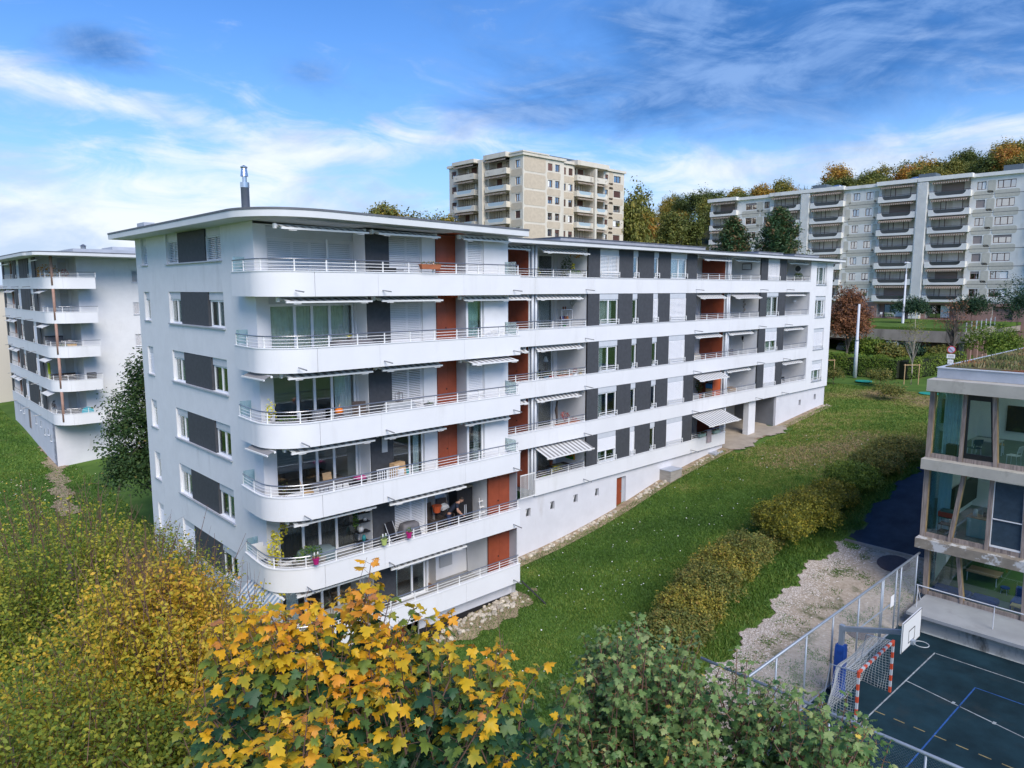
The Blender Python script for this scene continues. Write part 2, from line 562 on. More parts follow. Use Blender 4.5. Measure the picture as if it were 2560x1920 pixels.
m_edge = M('dark roof edge', (0.13, 0.14, 0.16), 0.6, var=.15, scale=2)
m_red = M('red door laminate', (0.27, 0.060, 0.026), 0.45, var=0.10, scale=3, spec=0.5)
m_orange = M('orange red edge', (0.48, 0.10, 0.03), 0.55)
m_curt = M('pale curtain', (0.88, 0.83, 0.72), 0.9, var=0.08, scale=4)
m_curtw = M('white curtain', (0.86, 0.87, 0.86), 0.9, var=0.06, scale=4)
m_curtd = M('brown curtain', (0.10, 0.085, 0.08), 0.9, var=0.15, scale=4)
m_curtt = M('teal curtain', (0.45, 0.62, 0.62), 0.9, var=0.1, scale=4)
m_room = M('room wall', (0.60, 0.59, 0.56), 0.9, var=0.04, scale=1)
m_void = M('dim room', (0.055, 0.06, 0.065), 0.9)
m_deck = M('balcony floor', (0.30, 0.30, 0.29), 0.85, var=0.12, scale=3)
m_soffit = M('soffit', (0.66, 0.68, 0.69), 0.85, var=0.04, scale=1)
m_roof = M('roof membrane', (0.34, 0.36, 0.40), 0.85, var=0.15, scale=0.8)
m_awn = M('awning cloth', (0.62, 0.63, 0.62), 0.9)
m_awnd = M('awning stripe', (0.24, 0.235, 0.23), 0.9)
m_awnb = M('awning stripe blue', (0.22, 0.31, 0.40), 0.9)
m_black = M('black plastic', (0.018, 0.018, 0.020), 0.5)
m_glass = glass('window glass', (0.86, 0.92, 0.92), 0.045)
m_screen = glass('frosted screen', (0.80, 0.92, 0.91), 0.08)
m_screen2 = M('frosted glass', (0.50, 0.66, 0.66), 0.3)

def wallgrid(mb, P, u0, u1, z0, z1, opens=(), d=0.2, back=None):
    """wall face with real openings and reveals; P(u, depth, z) -> point"""
    us = sorted({u0, u1, *[o[0] for o in opens], *[o[1] for o in opens]})
    zs = sorted({z0, z1, *[o[2] for o in opens], *[o[3] for o in opens]})
    us = [u for u in us if u0 <= u <= u1]; zs = [z for z in zs if z0 <= z <= z1]
    for a, b in zip(us, us[1:]):
        for c, e in zip(zs, zs[1:]):
            um, zm = (a + b) / 2, (c + e) / 2
            if any(o[0] < um < o[1] and o[2] < zm < o[3] for o in opens):
                continue
            mb.quad(P(a, 0, c), P(b, 0, c), P(b, 0, e), P(a, 0, e))
    for o in opens:
        a, b, c, e = o[:4]
        dd = o[4] if len(o) > 4 else d
        mb.quad(P(a, 0, c), P(a, dd, c), P(a, dd, e), P(a, 0, e))
        mb.quad(P(b, 0, c), P(b, dd, c), P(b, dd, e), P(b, 0, e))
        mb.quad(P(a, 0, c), P(b, 0, c), P(b, dd, c), P(a, dd, c))
        mb.quad(P(a, 0, e), P(b, 0, e), P(b, dd, e), P(a, dd, e))
    return mb
def facing(orient):
    # local (u, depth, z) to grid offsets: 'T' looks toward -T, 'S' looks toward -S
    return (lambda u, d, z: (u, d, z)) if orient == 'T' else (lambda u, d, z: (d, u, z))
def lbox(mb, P, u0, u1, d0, d1, z0, z1):
    a = P(u0, d0, z0); b = P(u1, d1, z1)
    return mb.box(min(a[0], b[0]), max(a[0], b[0]), min(a[1], b[1]), max(a[1], b[1]), min(a[2], b[2]), max(a[2], b[2]))
WC = {}
def cached(key, fn):
    if key not in WC:
        WC[key] = fn()
    return WC[key]
def wavy(P, u0, u1, d, z0, z1, amp=0.035, per=0.16, mat=None, name='curtain'):
    mb = MB()
    n = max(2, int((u1 - u0) / (per / 4)))
    pts = [(u0 + (u1 - u0) * i / n, d + amp * math.sin(i * math.pi / 2 + (i // 7)) * (0.6 + 0.4 * ((i * 7919) % 5) / 4)) for i in range(n + 1)]
    for (a, da), (b, db) in zip(pts, pts[1:]):
        mb.quad(P(a, da, z0), P(b, db, z0), P(b, db, z1), P(a, da, z1))
    return mb.mesh(name, mat, smooth=True)
def window(parent, orient, u, plane, z, w, h, mull=(), head=0.0, blind=0.0, curt=None, curt_m=None, pane_m=None, frame_m=None, inset=0.12, rails=0, back=True, slat=True, tilt=False, blind_m=None, void_m=None, fw=0.07, curt_span=(0, 1), sill=False, open_back=False):
    """window part: frame > pane(s), blind, blind box, curtain, guard bars"""
    P = facing(orient)
    frame_m = frame_m or m_frame; pane_m = pane_m or m_glass; blind_m = blind_m or m_blind
    base = (u, plane, z) if orient == 'T' else (plane, u, z)
    key = (orient, round(w, 3), round(h, 3), tuple(mull), head, inset, fw)
    zt = h - head
    def mk():
        mb = MB()
        lbox(mb, P, 0, fw, inset, inset + 0.06, 0, zt); lbox(mb, P, w - fw, w, inset, inset + 0.06, 0, zt)
        lbox(mb, P, fw, w - fw, inset, inset + 0.06, 0, fw); lbox(mb, P, fw, w - fw, inset, inset + 0.06, zt - fw, zt)
        for q in mull:
            lbox(mb, P, q * w - fw * 0.6, q * w + fw * 0.6, inset - 0.004, inset + 0.064, fw, zt - fw)
        return mb.mesh('window', frame_m)
    f = put('window', cached((key, frame_m.name), mk), parent, base)
    edges = [fw] + [q * w for q in mull] + [w - fw]
    for i, (a, b) in enumerate(zip(edges, edges[1:])):
        def mp(a=a, b=b):
            return lbox(MB(), P, a, b, inset + 0.028, inset + 0.036, fw, zt - fw).mesh('pane', pane_m)
        put('pane', cached((key, 'p', i, pane_m.name), mp), f, (0, 0, 0))
    if head:
        put('blind_box', cached((key, 'h', m_lgrey.name), lambda: lbox(MB(), P, 0.0, w, inset - 0.05, inset + 0.14, zt + 0.002, h).mesh('blind_box', m_lgrey)), f, (0, 0, 0))
    if blind > 0:
        def mbl():
            mb = MB(); bz = zt - (zt - 0.03) * blind; n = max(3, int((zt - bz) / 0.075)); st = (zt - bz) / n
            for i in range(n):
                zz = bz + i * st
                q = [P(0.03, inset - 0.055, zz), P(w - 0.03, inset - 0.055, zz), P(w - 0.03, inset - 0.02, zz + st * (0.84 if not tilt else 0.55)), P(0.03, inset - 0.02, zz + st * (0.84 if not tilt else 0.55))]
                mb.quad(*q)
            lbox(mb, P, 0.03, w - 0.03, inset - 0.06, inset - 0.02, bz - 0.03, bz)
            for g in (0.0, w - 0.03):
                lbox(mb, P, g, g + 0.03, inset - 0.07, inset - 0.005, 0.0, zt)
            return mb.mesh('blind', blind_m)
        put('blind', cached((key, 'b', round(blind, 2), tilt, blind_m.name), mbl), f, (0, 0, 0))
    if curt:
        put('curtain', cached((key, 'c', curt_m.name if curt_m else curt, curt_span), lambda: wavy(P, fw + curt_span[0] * w, -fw + curt_span[1] * w, inset + 0.22, 0.05, zt - 0.04, mat=curt_m or m_curt)), f, (0, 0, 0))
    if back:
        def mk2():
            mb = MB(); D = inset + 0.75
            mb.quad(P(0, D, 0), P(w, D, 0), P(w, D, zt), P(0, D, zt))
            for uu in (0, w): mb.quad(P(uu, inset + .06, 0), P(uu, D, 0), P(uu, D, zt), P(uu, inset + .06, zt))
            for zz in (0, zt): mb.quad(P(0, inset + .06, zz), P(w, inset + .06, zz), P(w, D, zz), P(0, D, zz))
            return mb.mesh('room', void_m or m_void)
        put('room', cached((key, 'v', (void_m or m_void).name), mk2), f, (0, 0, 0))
    if rails:
        def mk3():
            mb = MB()
            for i in range(rails):
                zz = 0.30 - i * 0.14
                lbox(mb, P, 0.0, w, -0.055, -0.03, zz, zz + 0.03)
            for uu in (0.0, w - 0.035): lbox(mb, P, uu, uu + 0.035, -0.05, -0.01, 0.02, 0.33)
            return mb.mesh('guard_rail', m_rail)
        put('guard_rail', cached((key, 'g', rails), mk3), f, (0, 0, 0))
    if sill:
        put('sill', cached((key, 's'), lambda: lbox(MB(), P, -0.05, w + 0.05, -0.06, inset, -0.05, 0.0).mesh('sill', m_zinc)), f, (0, 0, 0))
    return f
def room(parent, S0, S1, T0, T1, z0, z1, wall=None, floor=None):
    mb = MB()
    mb.quad((S0, T1, z0), (S1, T1, z0), (S1, T1, z1), (S0, T1, z1))
    mb.quad((S0, T0, z0), (S0, T1, z0), (S0, T1, z1), (S0, T0, z1))
    mb.quad((S1, T0, z0), (S1, T1, z0), (S1, T1, z1), (S1, T0, z1))
    mb.quad((S0, T0, z1), (S1, T0, z1), (S1, T1, z1), (S0, T1, z1))
    r = mb.build('room', wall or m_room, parent)
    fl = MB().quad((S0, T0, z0), (S1, T0, z0), (S1, T1, z0), (S0, T1, z0))
    fl.build('floor', floor or m_wood, r)
    return r
m_wood = M('oak floor', (0.23, 0.13, 0.07), 0.5, var=0.2, scale=3, stretch=(1, 8, 1))
m_pine = M('pine wood', (0.50, 0.33, 0.17), 0.6, var=0.15, scale=4, stretch=(1, 1, 6))
def awning(parent, S0, S1, z, T_back, T_front, drop, stripes=True, cloth=None, stripe=None):
    """awning > cloth stripes, front bar, cassette, arms"""
    mb = MB().tube([(S0, T_back, z), (S1, T_back, z)], 0.06, 8)
    a = mb.build('awning', m_rail, parent)
    mb = MB().box(S0, S1, T_front - 0.04, T_front + 0.03, z - drop - 0.035, z - drop + 0.03)
    for q in (0.08, 0.86):
        mb.box(S0 + (S1 - S0) * q, S0 + (S1 - S0) * q + 0.3, T_front - 0.03, T_front + 0.02, z - drop - 0.075, z - drop - 0.052)
    mb.build('front_bar', m_rail, a)
    A = MB(); B = MB(); n = max(6, int((S1 - S0) / 0.16))
    for i in range(n):
        u0 = S0 + 0.04 + (S1 - S0 - 0.08) * i / n; u1 = S0 + 0.04 + (S1 - S0 - 0.08) * (i + 1) / n
        (A if i % 2 == 0 else B).quad((u0, T_back, z + 0.05), (u1, T_back, z + 0.05), (u1, T_front, z - drop + 0.035), (u0, T_front, z - drop + 0.035))
    A.build('cloth', cloth or m_awn, a); B.build('cloth', stripe or m_awnd, a)
    for u in (S0 + 0.12, S1 - 0.12):
        MB().tube([(u, T_back, z - 0.06), (u + (0.35 if u < (S0 + S1) / 2 else -0.35), (T_back + T_front) / 2, z - 0.08 - drop / 2), (u, T_front, z - drop - 0.02)], 0.022, 5).build('arm', m_rail, a)
    for u in (S0 - 0.09, S1 + 0.01): MB().box(u, u + .08, T_back - 0.08, T_back + 0.08, z - 0.10, z + 0.08).build('end_cap', m_rail, a)
    return a
POST = MB().box(-0.02, 0.02, -0.02, 0.02, 0, 0.42).mesh('railing_post', m_rail)
def railing(parent, path, z, h=0.44, bars=3, step=1.25, ends=True, posts=True):
    """railing > rails, posts; path: list of (S,T) along the parapet top"""
    P3 = lambda hh: [(p[0], p[1], z + hh) for p in path]
    r = MB().tube(P3(h), 0.026, 6).build('handrail', m_steel, parent)
    for i in range(bars):
        MB().tube(P3(h - 0.12 * (i + 1)), 0.013, 5).build('rail', m_rail, r)
    L = [0]
    for a, b in zip(path, path[1:]): L.append(L[-1] + math.hypot(b[0] - a[0], b[1] - a[1]))
    n = max(1, round(L[-1] / step))
    for i in range(n + 1):
        d = L[-1] * i / n
        d = min(max(d, 0.03), L[-1] - 0.03)
        for k in range(len(L) - 1):
            if L[k] <= d <= L[k + 1] + 1e-9:
                q = (d - L[k]) / (L[k + 1] - L[k])
                p = (path[k][0] + (path[k + 1][0] - path[k][0]) * q, path[k][1] + (path[k + 1][1] - path[k][1]) * q)
                break
        o = put('railing_post', POST, r, (0, 0, 0))
        o.location = (p[0] - PIV[parent.name][0], p[1] - PIV[parent.name][1], z - PIV[parent.name][2])
        o.scale = (1, 1, (h - 0.02) / 0.42)
    return r
def ribbon(path, th):
    """offset a plan path to its left by th -> closed outline"""
    out = []
    for i, p in enumerate(path):
        a = path[max(i - 1, 0)]; b = path[min(i + 1, len(path) - 1)]
        dx, dy = b[0] - a[0], b[1] - a[1]; l = math.hypot(dx, dy)
        out.append((p[0] - dy / l * th, p[1] + dx / l * th))
    return list(path) + out[::-1]

# ------------------------------------------------------------------ the white apartment building
AB = root('apartment_building', 'long white apartment block with rounded corner balconies and red cupboard doors', 'building', 11.65, 2.4, 3.0)
Z0 = lambda k: 19.72 - 2.8 * (6 - k)
FL = 0.30
PT = lambda u, d, z: None
# --- end wall (shaded, faces -S)
opens = []
PS = lambda u, d, z: (0.0 + d, u, z)
for k in range(0, 7):
    zb, zt = Z0(k) + 1.46, (Z0(k) + 2.94 if k < 6 else 22.545)
    opens += [(5.55, 12.25, zb, zt, 0.24), (15.15, 16.05, zb + 0.02, zt - 0.02, 0.2)]
w = wallgrid(MB(), PS, 2.4, 17.0, 2.2, 22.55, opens)
w.quad((0, 17, 2.2), (0, 17, 22.55), (9, 17, 22.55), (9, 17, 2.2))
w.build('end_wall', m_render, AB)
for k in range(0, 7):
    zb = Z0(k) + 1.46; h = (Z0(k) + 2.94 if k < 6 else 22.545) - zb
    bl = {6: (1.0, 1.0), 1: (0.62, 0.0)}.get(k, (0, 0))
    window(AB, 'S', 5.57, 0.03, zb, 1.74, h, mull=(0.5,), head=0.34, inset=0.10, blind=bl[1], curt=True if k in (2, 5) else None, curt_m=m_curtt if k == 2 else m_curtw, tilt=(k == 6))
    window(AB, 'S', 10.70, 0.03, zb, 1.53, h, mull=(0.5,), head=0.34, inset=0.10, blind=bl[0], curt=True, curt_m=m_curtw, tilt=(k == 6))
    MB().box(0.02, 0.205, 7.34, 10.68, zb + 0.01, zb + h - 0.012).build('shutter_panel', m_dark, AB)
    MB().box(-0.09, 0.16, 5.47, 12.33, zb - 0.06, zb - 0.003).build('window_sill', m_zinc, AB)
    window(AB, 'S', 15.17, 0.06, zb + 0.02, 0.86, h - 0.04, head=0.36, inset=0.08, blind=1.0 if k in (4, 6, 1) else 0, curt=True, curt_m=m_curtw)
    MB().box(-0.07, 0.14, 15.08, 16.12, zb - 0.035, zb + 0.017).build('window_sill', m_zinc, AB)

# --- front wing walls, three steps in plan
W1 = (0.5, 4.3)
opA, opB, opC = [], [], []
walls = MB()
for k in range(0, 7):
    zf, zc = Z0(k) + FL, Z0(k) + 2.8
    lo, hi = zf, (zc - 0.02 if k < 6 else 22.4)
    opA.append((W1[0], W1[1], lo, hi, 0.2))
    if k == 1:
        opA[-1] = (0.5, 4.3, lo, hi, 0.2)
    opB.append((5.49, 7.2, lo, hi, 0.14))
    if k >= 3 or k == 0:
        opC.append((9.14, 10.1, lo, hi, 0.14))
wallgrid(walls, lambda u, d, z: (u, 2.4 + d, z), 0.0, 4.33, 2.2, 22.45, opA)
walls.quad((4.33, 2.4, 2.2), (4.33, 1.6, 2.2), (4.33, 1.6, 22.4), (4.33, 2.4, 22.4))
wallgrid(walls, lambda u, d, z: (u, 1.6 + d, z), 4.33, 7.93, 11.32, 22.4, [o for o in opB if o[2] > 11.5])
wallgrid(walls, lambda u, d, z: (u, 1.6 + d, z), 4.33, 7.26, 2.2, 11.32, [o for o in opB if o[2] < 11.3])
walls.quad((9.04, 1.6, 11.32), (9.04, .8, 11.32), (9.04, .8, 22.4), (9.04, 1.6, 22.4))
wallgrid(walls, lambda u, d, z: (u, 0.8 + d, z), 9.04, 11.6, 11.32, 22.4, [o for o in opC if o[2] > 11.4])
# lower two storeys: deep terrace
walls.quad((7.26, 1.6, 2.2), (7.26, 2.4, 2.2), (7.26, 2.4, 11.3), (7.26, 1.6, 11.3))
walls.quad((7.26, 2.4, 2.2), (10.2, 2.4, 2.2), (10.2, 2.4, 11.3), (7.26, 2.4, 11.3))
walls.quad((10.2, 2.4, 2.2), (10.2, .78, 2.2), (10.2, .78, 11.3), (10.2, 2.4, 11.3))
walls.quad((11.6, .8, 11.3), (11.6, 5.6, 11.3), (11.6, 5.6, 22.4), (11.6, .8, 22.4))
walls.quad((11.62, .3, 2.2), (11.62, 5.6, 2.2), (11.62, 5.6, 11.3), (11.62, .3, 11.3))
walls.build('wall', m_render, AB)
CURT = {6: None, 5: 'all', 4: 'right', 3: None, 2: 'dark', 1: 'side', 0: None}
for k in range(0, 7):
    zf, zc = Z0(k) + FL, Z0(k) + 2.8
    h = (zc if k < 6 else 22.4) - zf - 0.02
    b1 = 1.0 if k == 6 else 0.0
    if k == 1: b1 = 0.0
    cm = {5: m_curt, 4: m_curtw, 2: m_curtd, 1: m_curtw}.get(k)
    span = {5: (0, 1), 4: (0.74, 1), 2: (0, 1), 1: (0.06, 0.25)}.get(k, (0, 1))
    window(AB, 'T', W1[0] + 0.02, 2.4, zf, W1[1] - W1[0] - 0.04, h, mull=(0.29, 0.49, 0.70), head=0.30 if k < 6 else 0.42, blind=b1, curt=bool(cm), curt_m=cm, curt_span=span, back=False, fw=0.09)
    if k == 6:
        MB().box(3.0, 3.06, 2.32, 2.36, zf, zf + h - .4).build('guide_rail', m_rail, AB)
    room(AB, 0.25, 4.32, 2.75, 6.2, zf - 0.01, zf + h, wall={4: m_room, 3: m_room}.get(k, m_room))
    # dark panel
    MB().box(4.35, 5.47, 1.54, 1.597, zf, (zc if k < 6 else 22.38) - 0.004).build('shutter_panel', m_dark, AB)
    # second window
    bl = {6: 1.0, 5: 1.0, 4: 1.0, 3: 0, 2: 1.0, 1: 0, 0: 0}[k]
    window(AB, 'T', 5.51, 1.6, zf, 1.67, h, mull=(0.56,), head=0.16, blind=bl, tilt=(k in (4, 2)), curt=(k in (1, 3)), curt_m=m_curtw, curt_span=(0, 0.22) if k == 1 else (0.72, 1), back=False)
    room(AB, 5.4, 7.9, 1.85, 5.2, zf - 0.01, zf + h)
    if k >= 3 or k == 0:
        # red cupboard with two leaves
        for a, b in ((7.94, 8.48), (8.49, 9.035)):
            d = MB().box(a, b, 1.52, 1.6, zf, (zc if k < 6 else 22.38) - 0.004).build('cupboard_door', m_red, AB)
            MB().box(b - 0.09 if a < 8 else a + 0.04, b - 0.04 if a < 8 else a + 0.09, 1.495, 1.522, zf + 1.0, zf + 1.06).build('handle', m_black, d) if a < 8 else None
        MB().box(8.40, 9.03, 0.86, 1.6, zc - 0.10, zc - 0.006).build('lintel', m_orange, AB)
        MB().box(9.0, 9.036, 0.79, 1.51, zf, (zc if k < 6 else 22.38) - 0.11).build('side_panel', m_grey, AB)
        window(AB, 'T', 9.16, 0.8, zf, 0.92, h, head=0.16, blind=1.0 if k in (6, 4, 0) else 0, curt=(k in (5, 3)), curt_m=m_curtt if k == 5 else m_curtw, curt_span=(0, 1) if k == 5 else (0.5, 1), back=False)
        room(AB, 9.08, 11.5, 1.05, 4.2, zf - 0.01, zf + h)
    else:
        for a, b in ((10.22, 10.9), (10.91, 11.585)):
            d = MB().box(a, b, 0.70, 0.78, zf, zc - 0.10).build('cupboard_door', m_red, AB)
            if a < 10.5:
                MB().box(b - 0.09, b - 0.04, 0.675, 0.702, zf + 1.0, zf + 1.06).build('handle', m_black, d)
        MB().box(10.22, 11.6, 0.16, 0.80, zc - 0.095, zc - 0.006).build('lintel', m_orange, AB)
        MB().box(11.59, 11.61, 0.18, 0.80, zf, zc - 0.10).build('side_panel', m_grey, AB)
MB().box(6.0, 11.62, 0.6, 0.7, 2.6, 5.72).build('base_wall', m_base, AB)
# red door at the foot of the nose
MB().box(4.5, 5.9, 1.48, 1.53, Z0(0) + FL, Z0(0) + 2.5).build('ground_door', m_red, AB)
# --- front balconies
def nose(dx=0.0):
    """plan path of the rounded parapet, outer face moved in by dx"""
    p = [(-0.5 + dx, 3.4), (-0.56 + dx, 2.6), (-0.6 + dx, 1.9)]
    for i in range(31):
        t = math.pi * (1 + i / 60)
        p.append((1.2 + (1.8 - dx) * math.cos(t), 1.5 + (1.5 - dx) * math.sin(t)))
    return p
JO = [0.17, 3.92, 8.25, 11.65]
for k in range(1, 7):
    z = Z0(k)
    path = nose(0.0)
    cut = 15
    def strip(pth, lo, hi, th=0.11):
        mb = MB(); mb.prism(ribbon(pth, -th) if False else ribbon(pth, th), lo, hi); return mb
    strip(path[:cut + 1], z, z + 0.90).build('parapet_panel', m_panel, AB)
    q = [(p[0], p[1]) for p in path[cut:]]
    q[0] = (q[0][0] * 0.985 + q[1][0] * 0.015, q[0][1] * 0.985 + q[1][1] * 0.015)
    strip(q, z, z + 0.90).build('parapet_panel', m_panel, AB)
    xs = [1.21, 3.92, 8.25, 11.65]
    for a, b in zip(xs, xs[1:]):
        MB().box(a + 0.008, b, 0.0, 0.11, z, z + 0.90).build('parapet_panel', m_panel, AB)
    MB().box(11.54, 11.648, 0.112, 0.75, z, z + 0.90).build('parapet_panel', m_panel, AB)
    cop = nose(-0.025) + [(11.67, -0.025)]
    MB().prism(ribbon(cop, 0.17), z + 0.90, z + 0.935).build('coping', m_frame, AB)
    inner = nose(0.112) + [(11.53, 0.112), (11.53, 2.38 if k < 3 else 0.9), (0.02, 2.38), (0.02, 3.4)]
    MB().prism(inner, z + 0.02, z + FL - 0.02).build('balcony_slab', m_deck, AB)
    under = nose(0.05) + [(11.6, 0.05), (11.6, 2.39), (0.02, 2.39), (0.02, 3.38)]
    MB().prism(under, z + 0.002, z + 0.018).build('slab_underside', m_soffit, AB)
    rp = nose(0.07)[0:] + [(11.58, 0.07)]
    railing(AB, rp, z + 0.935, 0.42, 3, 1.22)
    # glass end screens
    MB().box(-0.45, 0.02, 3.28, 3.30, z + 0.95, z + 1.5).build('glass_screen', m_screen, AB)
    if k >= 3:
        MB().box(11.40, 11.42, 0.06, 0.8, z + 0.95, z + 1.52).build('glass_screen', m_screen, AB)
    for s in (0.45, 4.12, 11.2):
        MB().tube([(s, 0.02, z + 0.22), (s + 0.03, -0.55, z + 0.17)], 0.026, 6).build('water_spout', m_steel, AB)
    # awnings in the storey below the slab above
    top = (z + 2.80 if k < 6 else 22.36)
    zz = top - 0.10
    ext = {6: .12, 5: .25, 4: .16, 3: .18, 2: .14, 1: .14}[k]
    awning(AB, 0.15, 3.75, zz, 0.75, 0.75 - ext - 0.30, 0.10)
    if k >= 3:
        awning(AB, 4.2, 7.25 if k > 3 else 7.4, zz, 0.75, 0.75 - ext - 0.30, 0.10)
        e3 = 0.8 if k == 4 else 0.25
        awning(AB, 8.5, 11.25, zz, 0.55, 0.55 - e3, 0.12)
    else:
        awning(AB, 4.3, 8.4, zz, 0.75, 0.15, 0.10)
    if k in (4, 3):
        # small side awning on the rounded end
        a = MB().tube([(-0.35, 0.55, zz), (-0.42, 2.3, zz)], 0.05, 6).build('awning', m_rail, AB)
        MB().quad((-0.35, .55, zz + .05), (-0.42, 2.3, zz + .05), (-0.72, 2.3, zz - .09), (-0.66, .55, zz - .09)).build('cloth', m_awnd, a)
        MB().bar((-0.66, .5, zz - .1), (-0.72, 2.35, zz - .1), 0.05).build('front_bar', m_rail, a)
# blue striped awning let down at the corner of the lowest balcony
a = MB().tube([(-0.35, 0.35, 8.38), (-0.42, 3.2, 8.38)], 0.05, 6).build('awning', m_rail, AB)
A = MB(); B = MB()
for i in range(22):
    t0 = 0.35 + 2.85 * i / 22; t1 = 0.35 + 2.85 * (i + 1) / 22
    (A if i % 2 else B).quad((-0.36, t0, 8.42), (-0.36, t1, 8.42), (-1.35, t1, 7.5), (-1.35, t0, 7.5))
A.build('cloth', m_awn, a); B.build('cloth', m_awnb, a)
MB().bar((-1.36, 0.3, 7.48), (-1.36, 3.25, 7.48), 0.07).build('front_bar', m_rail, a)

# --- front roof
def roofpath(d):
    p = [(-1.0 - d, 18.0 + d), (-1.0 - d, 4.0)]
    for i in range(31):
        t = math.pi * (1 + i / 60)
        p.append((1.9 + (2.9 + d) * math.cos(t), 2.3 + (2.6 + d) * math.sin(t)))
    return p + [(11.9 + d, -0.3 - d), (11.9 + d, 18.0 + d)]
tilt_z = lambda z, s: z - 0.014 * max(s, 0)
def roofslab(pth, z0, z1):
    mb = MB(); n = len(pth)
    mb.v += [(p[0], p[1], tilt_z(z0, p[0])) for p in pth] + [(p[0], p[1], tilt_z(z1, p[0])) for p in pth]
    mb.f.append(tuple(reversed(range(n)))); mb.f.append(tuple(n + i for i in range(n)))
    for i in range(n): mb.f.append((i, (i + 1) % n, n + (i + 1) % n, n + i))
    return mb
rf = roofslab(roofpath(0), 22.56, 22.80).build('roof', m_soffit, AB)
roofslab(roofpath(0.02), 22.802, 22.88).build('roof_edge', m_edge, rf)
MB().box(1.8, 9.5, 4.5, 14, 22.85, 22.98).build('roof_deck', m_roof, rf)
MB().box(-0.3, 0.2, 14.3, 15.4, 22.88, 23.25).build('roof_hatch', m_zinc, rf)
mb = MB()
mb.tube([(2.2, 3.9, 23.0), (4.2, 3.9, 23.05), (6.5, 4.2, 23.0)], 0.02, 5)
mb.build('lightning_wire', m_steel, rf)

